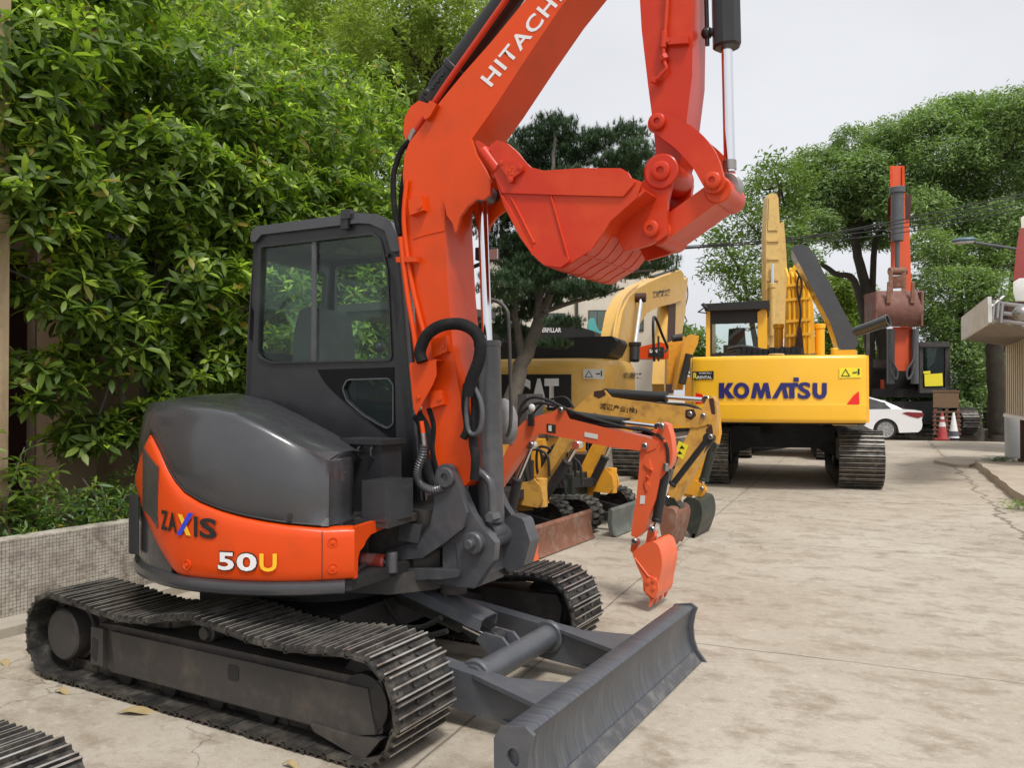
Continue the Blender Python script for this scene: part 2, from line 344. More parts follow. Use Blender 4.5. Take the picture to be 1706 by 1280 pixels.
# ------------------------------------------------------------------ setting: ground
def ground_mat():
    m, nt, bs = nmat('stained yard concrete'); tc = N(nt, 'TexCoord').outputs['Object']
    mp = N(nt, 'Mapping'); mp.inputs['Scale'].default_value = (.8, 1.15, 1); mp.inputs['Rotation'].default_value = (0, 0, R(-28)); nt.links.new(tc, mp.inputs[0])
    a = noise(nt, .6, 12, .68, tc, .3); b = noise(nt, 3.6, 12, .74, mp.outputs[0], .25); f = noise(nt, 130, 6, .8, tc)
    g = noise(nt, .16, 4, .5, tc, .3)
    c = ramp(nt, a, [(.30, (.37, .315, .245)), (.46, (.43, .375, .30)), (.58, (.47, .415, .34)), (.74, (.53, .485, .41))])
    c = mixc(nt, ramp(nt, b, [(.36, (.9, .9, .9)), (.51, (0, 0, 0))]), c, (.265, .21, .15))
    c = mixc(nt, ramp(nt, b, [(.60, (0, 0, 0)), (.74, (.7, .7, .7))]), c, (.53, .47, .375))
    c = mixc(nt, ramp(nt, g, [(.50, (0, 0, 0)), (.66, (.3, .3, .3))]), c, (.30, .27, .22))
    # grit, pits and hairline cracking
    gr = noise(nt, 15, 14, .86, tc, .1); c = mixc(nt, ramp(nt, gr, [(.53, (0, 0, 0)), (.62, (.6, .6, .6))]), c, (.27, .22, .165))
    c = mixc(nt, ramp(nt, gr, [(.38, (.6, .6, .6)), (.46, (0, 0, 0))]), c, (.62, .58, .50))
    vc = N(nt, 'TexVoronoi', feature='DISTANCE_TO_EDGE'); vc.inputs['Scale'].default_value = .55
    wv = N(nt, 'VectorMath', operation='ADD'); nz = N(nt, 'TexNoise'); nz.inputs['Scale'].default_value = 2.2; nz.inputs['Detail'].default_value = 8; nt.links.new(tc, nz.inputs['Vector'])
    nt.links.new(tc, wv.inputs[0]); nt.links.new(nz.outputs['Color'], wv.inputs[1]); nt.links.new(wv.outputs[0], vc.inputs['Vector'])
    hc = mth(nt, 'MULTIPLY', mth(nt, 'LESS_THAN', vc.outputs['Distance'], .0035), mth(nt, 'GREATER_THAN', g, .5))
    c = mixc(nt, mth(nt, 'MULTIPLY', hc, .55), c, (.10, .08, .06))
    # rusty and oily patches
    o = noise(nt, 1.15, 6, .6, tc, 1.2)
    c = mixc(nt, ramp(nt, o, [(.63, (0, 0, 0)), (.76, (.55, .55, .55))]), c, (.16, .12, .09))
    sp = N(nt, 'TexVoronoi'); sp.inputs['Scale'].default_value = 7; nt.links.new(tc, sp.inputs['Vector'])
    c = mixc(nt, ramp(nt, sp.outputs['Distance'], [(.03, (.5, .5, .5)), (.06, (0, 0, 0))]), c, (.12, .10, .08))
    # joints and cracks: straight lines wandering a little
    sx = N(nt, 'SeparateXYZ'); nt.links.new(tc, sx.inputs[0]); wob = noise(nt, 1.7, 5, .6, tc); wb2 = noise(nt, .5, 3, .6, tc)
    lines = [((1.8, 1.29), (3.4, 1.45), .008, .05), ((.93, 1.86), (.61, 4.8), .008, .04), ((-.21, 4.6), (4, 5.2), .008, .05),
             ((.42, 8.0), (3.79, 9.3), .022, .5), ((1.73, 17.19), (4.17, 17.8), .05, .3), ((1.89, 12.15), (3.88, 12.72), .02, .2),
             ((2.9, 14.77), (3.62, 6.7), .03, .55), ((-3, 22), (6, 22.4), .05, .3)]
    tot = None
    for (x0, y0), (x1, y1), wd, wbl in lines:
        L = math.hypot(x1-x0, y1-y0); nx, ny = -(y1-y0)/L, (x1-x0)/L; k = -(nx*x0+ny*y0)
        d = mth(nt, 'ADD', mth(nt, 'MULTIPLY_ADD', sx.outputs[0], nx, k), mth(nt, 'MULTIPLY', sx.outputs[1], ny))
        d = mth(nt, 'ADD', d, mth(nt, 'MULTIPLY_ADD', wob, wbl, -wbl*.5))
        q = mth(nt, 'LESS_THAN', mth(nt, 'ABSOLUTE', d), mth(nt, 'MULTIPLY', wb2, wd*1.6))
        tot = q if tot is None else mth(nt, 'MAXIMUM', tot, q)
    c = mixc(nt, mth(nt, 'MULTIPLY', tot, .68), c, (.085, .065, .048))
    c = mixc(nt, mth(nt, 'MULTIPLY_ADD', f, 1.3, -.52), c, (.17, .135, .10))
    nt.links.new(c, bs.inputs['Base Color']); nt.links.new(mth(nt, 'MULTIPLY_ADD', b, .35, .62), bs.inputs['Roughness'])
    h = mth(nt, 'ADD', mth(nt, 'MULTIPLY', b, .6), mth(nt, 'MULTIPLY', f, .3)); h = mth(nt, 'SUBTRACT', h, mth(nt, 'MULTIPLY', tot, 1.2))
    bump(nt, bs, h, .45, .012); return m
b = MB(); b.poly([(-400, -300, 0), (400, -300, 0), (400, 700, 0), (-400, 700, 0)], [(0, 1, 2, 3)])
tag(b.build('ground', ground_mat()), 'pale stained concrete yard floor with joints and cracks', 'ground', kind='structure')
M['concrete'] = paint('old concrete', (.36, .32, .26), .8, var=.2, vs=2, dirt=(.14, .12, .10), dirt_amt=.5, ds=4, bmp=.4, bsc=25)
# apron along the planter
b = MB(); b.box((-2.16+.02, 6, .03), (.34, 30, .06), bev=.008)
tag(b.build('kerb_strip', M['concrete']), 'low concrete strip along the foot of the tiled planter wall', 'kerb', kind='structure')
# earth behind the planter
M['soil'] = paint('dark soil', (.06, .045, .03), .9, var=.4, vs=5, bmp=.5, bsc=20)
b = MB(); b.box((-3.3, 7, .22), (1.8, 32, .44))
tag(b.build('soil', M['soil']), 'dark earth filling the raised bed behind the tiled wall', 'earth', kind='structure')
def tile_mat():
    m, nt, bs = nmat('small mosaic tiles'); tc = N(nt, 'TexCoord').outputs['Object']
    s = N(nt, 'SeparateXYZ'); nt.links.new(tc, s.inputs[0])
    def lines(v): return mth(nt, 'LESS_THAN', mth(nt, 'ABSOLUTE', mth(nt, 'SUBTRACT', mth(nt, 'FRACT', mth(nt, 'MULTIPLY', v, 42)), .5)), .08)
    g = mth(nt, 'MAXIMUM', lines(s.outputs[1]), lines(s.outputs[2]))
    top = N(nt, 'NewGeometry'); sn = N(nt, 'SeparateXYZ'); nt.links.new(top.outputs['Normal'], sn.inputs[0])
    g = mth(nt, 'MULTIPLY', g, mth(nt, 'LESS_THAN', sn.outputs[2], .5))
    n = noise(nt, 5, 8, .7, tc, .8); n2 = noise(nt, 26, 5, .7, tc)
    c = ramp(nt, n, [(.34, (.20, .165, .13)), (.5, (.42, .38, .32)), (.68, (.54, .51, .44))])
    c = mixc(nt, ramp(nt, n2, [(.52, (0, 0, 0)), (.68, (.8, .8, .8))]), c, (.13, .10, .075))
    c = mixc(nt, mth(nt, 'MULTIPLY', g, .8), c, (.12, .10, .085))
    nt.links.new(c, bs.inputs['Base Color']); bs.inputs['Roughness'].default_value = .7
    bump(nt, bs, mth(nt, 'SUBTRACT', n2, g), .5, .004); return m
b = MB(); b.box((-2.31, 6, .29), (.17, 31, .52), bev=.008)
o = b.build('planter_wall', tile_mat()); tag(o, 'low planter wall faced with small square grey beige mosaic tiles', 'wall')
# raised slab at the right
def slabpoly(px, z=0.): return [atZ(x, y, z) for x, y in px]
M['slab'] = paint('raised slab concrete', (.40, .34, .265), .85, var=.18, vs=1.2, dirt=(.22, .18, .14), dirt_amt=.5, ds=2.5, bmp=.4, bsc=20)
b = MB(); c0, c1 = atZ(1626, 778, 0), atZ(1700, 838, 0); dv = (c1-c0); c2 = c0+dv*2.2; rt = Vector((dv.y*-1, dv.x, 0)).normalized()*6
q = []; n = 26
for i in range(n+1):
    p = c0+(c2-c0)*(i/n); q.append(p+rt.normalized()*rnd.uniform(-.035, .035))
if rt.x < 0: rt = -rt
q = q+[c2+rt, c0+rt+Vector((0, .5, 0))]
b.prism([(p.x, p.y, 0.0) for p in q], (0, 0, .13), bev=.012)
tag(b.build('slab', M['slab']), 'raised concrete slab with a broken edge at the right of the yard', 'slab', kind='structure')
b = MB(); q = [atZ(x, y, 0) for x, y in [(1556, 772), (1560, 768), (1592, 765), (1622, 768), (1626, 776), (1614, 780), (1596, 779), (1580, 777)]]
b.prism([(p.x, p.y, 0.0) for p in q], (0, 0, .06), bev=.01)
tag(b.build('broken_slab', M['slab']), 'flat broken piece of concrete at the corner of the raised slab', 'concrete slab')
# ------------------------------------------------------------------ crawler chain
def path_resample(P, pitch):
    P = [Vector((x, 0, z)) for x, z in P]; P.append(P[0]); L = [0]
    for i in range(len(P)-1): L.append(L[-1]+(P[i+1]-P[i]).length)
    n = max(8, round(L[-1]/pitch)); out = []; j = 0
    for k in range(n):
        s = L[-1]*k/n
        while L[j+1] < s: j += 1
        t = (s-L[j])/(L[j+1]-L[j]); p = P[j].lerp(P[j+1], t); out.append((p, (P[j+1]-P[j]).normalized()))
    return out, L[-1]/n
def racetrack(xr, xf, r, sag=0., zc=None, n=10):
    """clockwise seen from -Y: along the top to the front, round, back along the ground; outer z from 0 to 2r"""
    P = []
    for i in range(15):
        t = i/14; P.append((xr+(xf-xr)*t, 2*r-sag*math.sin(math.pi*t)*(1 if True else 0)))
    for i in range(1, n): a = math.pi/2-math.pi*i/n; P.append((xf+r*math.cos(a), r+r*math.sin(a)))
    P += [(xf, 0), (xr, 0)]
    for i in range(1, n): a = -math.pi/2-math.pi*i/n; P.append((xr+r*math.cos(a), r+r*math.sin(a)))
    return P
def chain(P, y0, y1, pitch, b, th=.012, gh=.018, ng=3, detail=True, Mx=None, bolts=True):
    """P = outer line of the shoe plates; adds shoes with grousers to builder b"""
    st, pt = path_resample(P, pitch); yc, w = (y0+y1)/2, abs(y1-y0)
    for p, t in st:
        n = Vector((-t.z, 0, t.x))                         # outwards for the clockwise path
        rot = Matrix((t, Vector((0, 1, 0)), n)).transposed()
        jit = rnd.uniform(-.004, .004)
        T = Matrix.Translation(Vector((p.x, yc+jit, p.z))) @ rot.to_4x4()
        if Mx is not None: T = Mx @ T
        b.mi = 0
        b.box((0, 0, -gh-th/2), (pt*.93, w, th), M=T)
        b.box((-pt*.43, 0, -gh-th*.9), (pt*.2, w, th*.8), M=T)
        for g in range(ng):
            gx = (-.40+.80*g/(ng-1))*pt if ng > 1 else 0
            b.poly([(gx-.009, -w/2, -gh), (gx+.009, -w/2, -gh), (gx+.009, w/2, -gh), (gx-.009, w/2, -gh),
                    (gx-.004, -w/2+.004, 0), (gx+.004, -w/2+.004, 0), (gx+.004, w/2-.004, 0), (gx-.004, w/2-.004, 0)],
                   [(0, 1, 5, 4), (1, 2, 6, 5), (2, 3, 7, 6), (3, 0, 4, 7)], M=T)
            b.mi = 2; b.poly([(gx-.004, -w/2+.004, 0), (gx+.004, -w/2+.004, 0), (gx+.004, w/2-.004, 0), (gx-.004, w/2-.004, 0)], [(0, 1, 2, 3)], M=T); b.mi = 0
        if detail:
            for sx in (-1, 1):
                for sy in (-1, 1):
                    b.cyl((sx*pt*.2, sy*.055, -gh), (sx*pt*.2, sy*.055, -gh+.010), .009, 6, M=T)
            b.mi = 1
            for sy in (-1, 1): b.box((0, sy*.02+.0, -gh+.001), (pt*.22, .02, .003), M=T)
            for sy in (-1, 1): b.cyl((pt*.2, sy*w*.40, -gh), (pt*.2, sy*w*.40, -gh+.0015), .007, 8, M=T)
            b.mi = 0
        # link rail inside
        for sy in (-1, 1): b.box((0, sy*.05, -gh-th-.028), (pt*1.0, .022, .05), M=T)
def pin_end(b, c, r=.035, L=.03, d=-1):
    """pin boss on a face looking along d*Y with a recessed centre"""
    c = Vector(c); b.lathe([(r, 0), (r, L), (r*.85, L+.004), (r*.42, L+.004), (r*.38, L-.006)], c, (0, d, 0), 20)
# ------------------------------------------------------------------ the big orange excavator in front (its undercarriage is the world frame)
M['bladeedge'] = paint('scuffed blade edge', (.10, .10, .105), .35, .5, var=.3, vs=6, dirt=(.28, .26, .24), dirt_amt=.7, ds=12, bmp=.3)
EX = thing('excavator', 'large orange and dark grey excavator nearest the viewer, bucket curled in the air', 'excavator')
main_path = [(-.98, .455), (-.80, .445), (-.64, .425), (-.43, .415), (-.25, .43), (-.1, .465), (.03, .485), (.2, .475), (.45, .445), (.68, .44), (.85, .462), (.99, .47)]
for i in range(1, 12): a = math.pi/2-math.pi*i/12; main_path.append((1.02+.235*math.cos(a), .235+.235*math.sin(a)))
main_path += [(1.0, 0), (-1.0, 0)]
for i in range(1, 12): a = -math.pi/2-math.pi*i/12; main_path.append((-1.02+.225*math.cos(a), .228+.228*math.sin(a)))
def main_track(y0, y1, side):
    yo = y0 if side < 0 else y1; yi = y1 if side < 0 else y0; yc = (y0+y1)/2
    b = MB(); chain(main_path, y0, y1, .112, b)
    tr = b.build('track', [M['shoe'], M['under'], M['shoe_edge']], EX)
    # frame: box beam with a sloping top, outer face set in from the shoe edge
    b = MB(); fo = yc+side*.115
    pr = [(-.72, .32), (-.55, .33), (.9, .335), (1.10, .34), (1.13, .28), (1.11, .13), (1.0, .085), (-.62, .085), (-.72, .16)]
    b.prism([(x, fo, z) for x, z in pr], (0, -side*.23, 0), bev=.012)
    b.prism([(x, fo+side*.02, z) for x, z in [(-.60, .30), (1.05, .305), (1.09, .13), (.98, .10), (-.56, .10)]], (0, -side*.03, 0), bev=.008)
    b.box((-.70, fo+side*.012, .21), (.10, .03, .19), bev=.008)
    fr = b.build('track_frame', M['frame'], tr)
    b = MB()
    b.prism(rounded([(.245, fo+side*.0225, .205), (.315, fo+side*.0225, .205), (.315, fo+side*.0225, .275), (.245, fo+side*.0225, .275)], .02), (0, -side*.004, 0)); b.build('slot', M['black'], fr); b = MB()
    b.prism(rounded([(-.745, fo+side*.0285, .15), (-.70, fo+side*.0285, .13), (-.69, fo+side*.0285, .24), (-.735, fo+side*.0285, .26)], .012), (0, -side*.003, 0))
    b.build('slot', M['black'], fr)
    b = MB(); b.prism([(.76, fo+side*.04, .11), (.78, fo+side*.04, .085), (1.01, fo+side*.04, .03), (1.05, fo+side*.04, .03), (1.13, fo+side*.04, .12), (1.0, fo+side*.04, .105)], (0, -side*.05, 0), bev=.005)
    b.build('guard', M['frame'], fr)
    b = MB(); b.lathe([(.17, 0), (.185, .02), (.185, .06), (.12, .075), (.12, .12), (.06, .13)], (1.02, yc-side*.0, .235), (0, side, 0), 28)
    b.lathe([(.17, 0), (.185, .02), (.12, .075)], (1.02, yc, .235), (0, -side, 0), 28)
    b.build('idler', M['under'], tr)
    b = MB(); b.lathe([(.19, 0), (.19, .015), (.15, .02), (.15, .05), (.135, .055), (.135, .13), (.125, .14), (.02, .142)], (-1.0, yc, .225), (0, side, 0), 30)
    for k in range(19):
        a = 2*math.pi*k/19; b.box((-1.0+.195*math.cos(a), yc, .225+.195*math.sin(a)), (.03, .03, .03))
    b.build('sprocket', M['frame'], tr)
    for x in (-.55, -.22, .11, .44, .77):
        b = MB(); b.lathe([(.03, -.10), (.055, -.09), (.055, -.05), (.04, -.04), (.04, .04), (.055, .05), (.055, .09), (.03, .10)], (x, yc, .075), (0, 1, 0), 16)
        b.build('roller', M['under'], tr)
    b = MB(); b.lathe([(.04, -.09), (.048, -.08), (.048, .085), (.036, .09), (.03, .11)], (.05, yc, .375), (0, side, 0), 16)
    b.build('carrier_roller', M['frame'], tr)
    return tr
main_track(-1.0, -.6, -1); main_track(.6, 1.0, 1)
# centre frame, swing bearing
b = MB(); b.box((0, 0, .33), (1.0, .95, .17), bev=.02)
for sy in (-1, 1):
    for sx in (-1, 1): b.prism([(sx*.25, sy*.4, .40), (sx*.50, sy*.4, .38), (sx*.62, sy*.75, .26), (sx*.40, sy*.75, .28)], (0, 0, -.14), bev=.01)
b.cyl((0, 0, .40), (0, 0, .50), .40, 40, .01); b.cyl((0, 0, .49), (0, 0, .60), .36, 40)
b.build('centre_frame', M['under'], EX)
# dozer blade
DZ = None
b = MB()
sec = [(1.69, .05), (1.69, .285), (1.71, .30), (1.80, .305), (1.815, .295), (1.80, .26), (1.785, .19), (1.79, .12), (1.815, .05), (1.86, .0), (1.845, -.0), (1.78, .015)]
b.prism([(x, -.965, z) for x, z in sec], (0, 1.93, 0), bev=.003)
b.box((1.82, 0, .030), (.02, 1.90, .05), rot=Matrix.Rotation(R(-42), 3, 'Y'), bev=.003)
DZ = b.build('dozer_blade', M['blade'], EX)
b = MB(); b.box((1.838, 0, .030), (.010, 1.88, .07), rot=Matrix.Rotation(R(-40), 3, 'Y'), bev=.002); b.build('cutting_edge', M['bladeedge'], DZ)
for sy in (-1, 1):
    b = MB(); o = [(1.675, .0), (1.672, .255), (1.70, .30), (1.80, .318), (1.835, .295), (1.822, .26), (1.81, .19), (1.815, .12), (1.835, .06), (1.885, .0)]
    hole = [(1.752+.026*math.cos(2*math.pi*k/14), sy*.985, .20+.035*math.sin(2*math.pi*k/14)) for k in range(14)]
    b.plate([(x, sy*.985, z) for x, z in o], [hole], (0, -sy*.018, 0))
    b.build('end_plate', M['steelgrey'], DZ)
for sy in (-1, 1):
    b = MB(); y = sy*.41
    pr = [(.55, .32), (.75, .31), (1.55, .215), (1.69, .205), (1.69, .06), (1.5, .055), (.72, .12), (.55, .2)]
    b.prism([(x, y-.045, z) for x, z in pr], (0, .09, 0), bev=.006)
    b.prism([(1.25, y-.05, .255), (1.69, y-.17, .22), (1.69, y+.17, .22)], (0, 0, -.02), bev=.003)
    b.prism([(1.40, y-.05, .07), (1.69, y-.17, .07), (1.69, y+.17, .07)], (0, 0, .015))
    b.box((1.67, y, .12), (.04, .42, .03), bev=.003)
    b.build('push_arm', M['steelgrey'], DZ)
b = MB(); b.cyl((1.21, -.40, .205), (1.21, .40, .205), .062, 26)
for sy in (-1, 1): b.cyl((1.21, sy*.38, .205), (1.21, sy*.345, .205), .085, 26, .008)
for sy in (-1, 1): b.prism([(1.10, sy*.045, .20), (1.22, sy*.045, .14), (1.25, sy*.045, .22), (1.17, sy*.045, .30), (1.06, sy*.045, .31), (1.02, sy*.045, .27)], (0, sy*.02, 0), bev=.004)
b.build('cross_tube', M['steelgrey'], DZ)
b = MB(); P0, P1 = Vector((.50, 0, .43)), Vector((1.10, 0, .27)); dx = (P1-P0).normalized(); upv = Vector((0, 1, 0)).cross(dx)*-1
b.cyl(P0, P0+dx*.42, .055, 22, .006); b.mi = 1; b.cyl(P0+dx*.42, P1, .026, 16); b.mi = 0; b.cyl(P1-Vector((0, .04, 0)), P1+Vector((0, .04, 0)), .045, 18, .005)
BC = b.build('blade_cylinder', [M['under'], M['chrome']], EX)
b = MB(); q0 = P0+upv*.09; q1 = q0+dx*.56
rows = []
for s_, y in ((-.055, -.085), (0, -.078), (.012, -.045), (.012, .045), (0, .078), (-.055, .085)):
    rows.append([q0+upv*s_+Vector((0, y*1.05, 0)), q1+upv*s_+Vector((0, y, 0))])
b.grid(rows); b.solidify(.008)
for k, y in ((.2, .01), (.42, -.02), (.46, .04)):
    c = q0.lerp(q1, k*1.0+.1)+upv*.012+Vector((0, y, 0)); b.lathe([(.014, -.002), (.014, .004), (.008, .006)], c, upv, 12)
b.build('cylinder_cover', M['steelgrey'], BC)

for pp in ([(548, 990), (556, 1020), (566, 1050), (580, 1075)], [(570, 990), (580, 1022), (590, 1050), (606, 1078)], [(640, 1000), (668, 1040), (700, 1046), (735, 1030)], [(600, 1040), (650, 1058), (700, 1062), (745, 1052)]):
    b = MB(); b.tube(spline([atY(x, y, -.12) for x, y in pp], 6), .014, 8); b.build('hydraulic_hose', M['black'], EX)
# ---------------- house: everything sits on a circle of one metre round the slew centre
def pol(a, r, z): a = R(a); return Vector((r*math.cos(a), r*math.sin(a), z))
def interp(tab, x):
    if x <= tab[0][0]: return tab[0][1]
    for (a, u), (c, v) in zip(tab, tab[1:]):
        if x <= c: return u+(v-u)*(x-a)/(c-a)
    return tab[-1][1]
CA = -41.5                                     # front right corner angle
FX = pol(CA, .99, 0)                           # corner point in plan
fdir = Vector((-.16, .987, 0)).normalized()    # front edge of the house in plan
# floor plate and skirt
b = MB(); ring = [pol(a, .965, .62) for a in range(-318+0, -41, 4)]
b.prism([(p.x, p.y, .60) for p in ring if True]+[(.70, -.2, .60), (.62, .55, .60)], (0, 0, .05), bev=.006)
b.build('floor_plate', M['under'], EX)
b = MB()
prof = [(.955, .585), (.985, .59), (1.005, .602), (1.01, .625), (1.003, .648), (.985, .657), (.955, .657)]
angs = [a for a in np.arange(-230, CA+.1, 3)]
rows = [[pol(a, r, z) for r, z in prof] for a in angs]
last = rows[-1]; rows.append([p+fdir*.06+Vector((-.03, 0, 0)) for p in last]); rows.append([p+fdir*.42+Vector((-.10, 0, .01)) for p in last])
b.grid(rows, closeu=True); b.build('skirt', M['grey'], EX)
# orange counterweight cover
topz = [(-150, 1.02), (-126, 1.08), (-115, 1.20), (-109.5, 1.285), (-107.7, 1.30), (-101.9, 1.22), (-98, 1.145), (-94.7, 1.09), (-90, 1.035), (-84, .995), (-77, .962), (-71, .94), (-64, .92), (-59.8, .91), (-49, .89), (-41.5, .89)]
lowz = [(-125, 1.02), (-113, .92), (-103, .79), (-93.2, .665), (-90, .658), (-41, .658)]
def cw_r(a, t): return .992+.010*math.sin(math.pi*min(max(t, 0), 1))
b = MB(); rows = []
al = [-140, -135, -130]+[a for a in np.arange(-126, -60, 2)]+[a for a in np.arange(-60, CA+.01, 1.85)]+[CA]
for a in al:
    z0, z1 = interp(lowz, a), interp(topz, a); row = [pol(a, .95, z0), pol(a, .985, z0+.001)]
    for t in (.05, .2, .4, .6, .8, .93): row.append(pol(a, cw_r(a, t), z0+(z1-z0)*t))
    row += [pol(a, .984, z1-.004), pol(a, .972, z1), pol(a, .93, z1+.002)]
    rows.append(row)
b.grid(rows)
# front return: only the top band runs on, the lower half stops at a rounded cut-out
F0 = rows[-1]
cut = MB
zA, zB = .658, .89
P = lambda s, z: FX+fdir*s+Vector((0, 0, z))
poly = [P(0, zA), P(.03, zA), P(.035, .745), P(.05, .775), P(.085, .79), P(.11, .815), P(.15, .835), P(.36, .85), P(.36, .892), P(0, zB)]
b.prism([p+fdir*0 for p in poly], (-.03, -.0, 0), bev=.004)
cw = b.build('counterweight', M['orange'], EX, sharp=50)
# seam and bolts
b = MB(); rows = [[pol(a, 1.0035, z) for a in (-49.75, -49.55)] for z in np.linspace(.664, .884, 8)]; b.grid(rows); b.build('seam', M['under'], cw, recalc=True)
for a, z in ((-47.0, .83), (-47.0, .715), (-87.4, .712)):
    b = MB(); c = pol(a, 1.000, z); b.lathe([(.024, -.004), (.024, .003), (.020, .0035), (.017, -.001), (.010, -.001), (.010, .006), (.005, .007)], c, c.normalized()*1 if False else Vector((c.x, c.y, 0)).normalized(), 20)
    b.build('bolt', M['orange'], cw)
# vent panel on the rear quarter and the dark lower rear panel
b = MB(); rows = []
for t in np.linspace(0, 1, 9):
    a = -110.5+10.5*t; z0 = .93-.075*t+.02*math.sin(t*3); z1 = 1.235-.085*t
    rows.append([pol(a, 1.004, z0+(z1-z0)*s) for s in np.linspace(0, 1, 6)])
b.grid(rows); b.solidify(.004); b.build('vent_panel', M['grey'], cw)
b = MB(); rows = []
for a in np.arange(-150, -92.9, 2.5):
    z1 = interp(lowz, a)+.004
    rows.append([pol(a, .980, .652), pol(a, .984, .70 if z1 > .72 else z1), pol(a, .984, z1)])
b.grid(rows); b.solidify(.01); b.build('lower_panel', M['grey'], EX)
b = MB()
b.prism(rounded([pol(-123, 1.0, .70), pol(-120, 1.035, .70), pol(-116.5, 1.035, .70), pol(-114, 1.0, .70)], .012), (0, 0, .285), bev=.012)
b.build('bumper', M['black'], EX)
# grey engine hood
ridge = [(-150, 1.44), (-125, 1.45), (-112, 1.455), (-103, 1.452), (-94, 1.447), (-84, 1.43), (-74, 1.398), (-66, 1.345), (-59, 1.288), (-53, 1.235), (-48, 1.19), (-44.5, 1.175)]
inner = [(-150, Vector((-.75, .0, 1.50))), (-112, atY(410, 658, -.12)), (-90, atY(450, 668, -.14)), (-74, atY(495, 689, -.17)), (-59, atY(561, 725, -.28)), (-52, atY(596, 752, -.38))]
hoodr = .978
def inn(a):
    if a <= inner[0][0]: return inner[0][1]
    for (x, u), (y, v) in zip(inner, inner[1:]):
        if a <= y: return u.lerp(v, (a-x)/(y-x))
    return inner[-1][1]
b = MB(); rows = []
for a in list(np.arange(-150, -60, 3))+list(np.arange(-60, -48.5, 1.5))+[-48]:
    z0, z1 = interp(topz, a)+.004, interp(ridge, a); row = [pol(a, .955, z0), pol(a, .972, z0+.004)]; h = z1-z0
    rc = max(0, a+59)**2*.0004
    for t in (.12, .3, .5, .7, .85): row.append(pol(a, hoodr-rc+.012*math.sin(math.pi*t)-.035*t*t, z0+h*t))
    row += [pol(a, hoodr-rc-.036, z1-.022), pol(a, hoodr-rc-.042, z1-.008), pol(a, hoodr-rc-.056, z1)]
    i_ = inn(a); e = row[-1]
    for t in (.25, .6, 1): q = e.lerp(i_, t); q.z += .018*math.sin(math.pi*t); row.append(q)
    rows.append(row)
# front face of the hood
A = rows[-1]; ff = Vector((-.28, .96, 0)).normalized()
for k, s in enumerate((.02, .06, .12, .20, .27, .29)):
    sink = (0.004, .008, .010, .010, .0, -.03)[k]; nr = []
    for j, p in enumerate(A):
        q = p+ff*s*(1 if j < 10 else max(0, 1-(j-9)*.28))+Vector((sink*1.0-.01*(k == 0), 0, 0))
        nr.append(q)
    rows.append(nr)
b.grid(rows)
bmesh.ops.recalc_face_normals(b.bm, faces=b.bm.faces[:])
hood = b.build('engine_hood', M['grey'], EX, sharp=44)
b = MB()
for a_, z_ in ((-58, .945),): c = pol(a_, .985, z_); b.lathe([(.012, -.004), (.012, .006), (.006, .007)], c, Vector((c.x, c.y, 0)).normalized(), 12)
b.build('latch', M['black'], hood)
b = MB(); b.tube([pol(a, hoodr-.003, interp(topz, a)+.012) for a in np.arange(-126, -48, 2)], .005, 6); b.build('seal', M['black'], hood)
# inner fill so nothing shows through behind the hood
b = MB(); b.prism([pol(a, .90, .66) for a in range(-200, -43, 6)]+[Vector((.5, -.28, .66)), Vector((.1, -.10, .66)), Vector((-.6, -.10, .66))], (0, 0, .24)); b.build('engine_bay', M['under'], EX)
b = MB(); b.prism([Vector((-.7, .0, .66)), Vector((-.7, -.5, .66)), Vector((.1, -.6, .66)), Vector((.1, -.12, .66))], (0, 0, .60)); b.build('engine_block', M['under'], EX)
# deck between hood and cab: battery box, clips, step
b = MB(); b.prism([(.30, -.50, .86), (.78, -.46, .86), (.74, -.16, .86), (.25, -.10, .86)], (0, 0, .035), bev=.004); b.build('deck', M['frame'], EX)
b = MB(); b.box((.50, -.24, 1.06), (.26, .16, .36), bev=.012); b.box((.50, -.24, 1.255), (.30, .20, .025), bev=.006)
for x in (.42, .50, .58): b.tube([(x, -.325, 1.235), (x, -.345, 1.22), (x, -.345, 1.19), (x, -.322, 1.17)], .006, 8)
b.build('battery_box', M['cabgrey'], EX)
b = MB(); b.box((.70, -.36, .985), (.14, .22, .19), bev=.022); b.build('tool_box', M['grey'], EX)
# lettering on the cover: ZAXIS, 50U
def onring(a0, a1, z0, z1, off=.0035, slope=0.):
    def f(u, v):
        a = a0+(a1-a0)*u; z = z0+(z1-z0)*v+slope*u
        return pol(a, 1.0035+off, z)
    return f
AX0, AX1 = -97.9, -77.2; zw = (AX1-AX0)
for ch, u0, u1 in (('Z', 0, .155), ('A', .16, .345), ('I', .645, .705), ('S', .735, 1)):
    lettering(ch, onring(AX0+zw*u0, AX0+zw*u1, .860-.020*u0, .952-.020*u0, slope=-.020*(u1-u0)), M['letblack'], cw, bold=.03, cut=8, label='black model letter')
for pts, mt, of in ((((.36, .98), (.445, .98), (.60, .0), (.515, .0)), 'decyellow', .004), (((.56, 1.14), (.64, 1.14), (.43, -.06), (.345, -.06)), 'decblue', .0055)):
    b = MB(); f = onring(AX0, AX1, .860, .952, of, -.020)
    (x0, y0), (x1, y1), (x2, y2), (x3, y3) = pts
    b.grid([[f(x0+(x1-x0)*s_+((x3-x0)+((x2-x3)-(x1-x0))*s_)*t, y0+(y3-y0)*t) for s_ in (0, .5, 1)] for t in np.linspace(0, 1, 6)])
    b.build('lettering', M[mt], cw, label='slanting coloured stroke of the letter X')
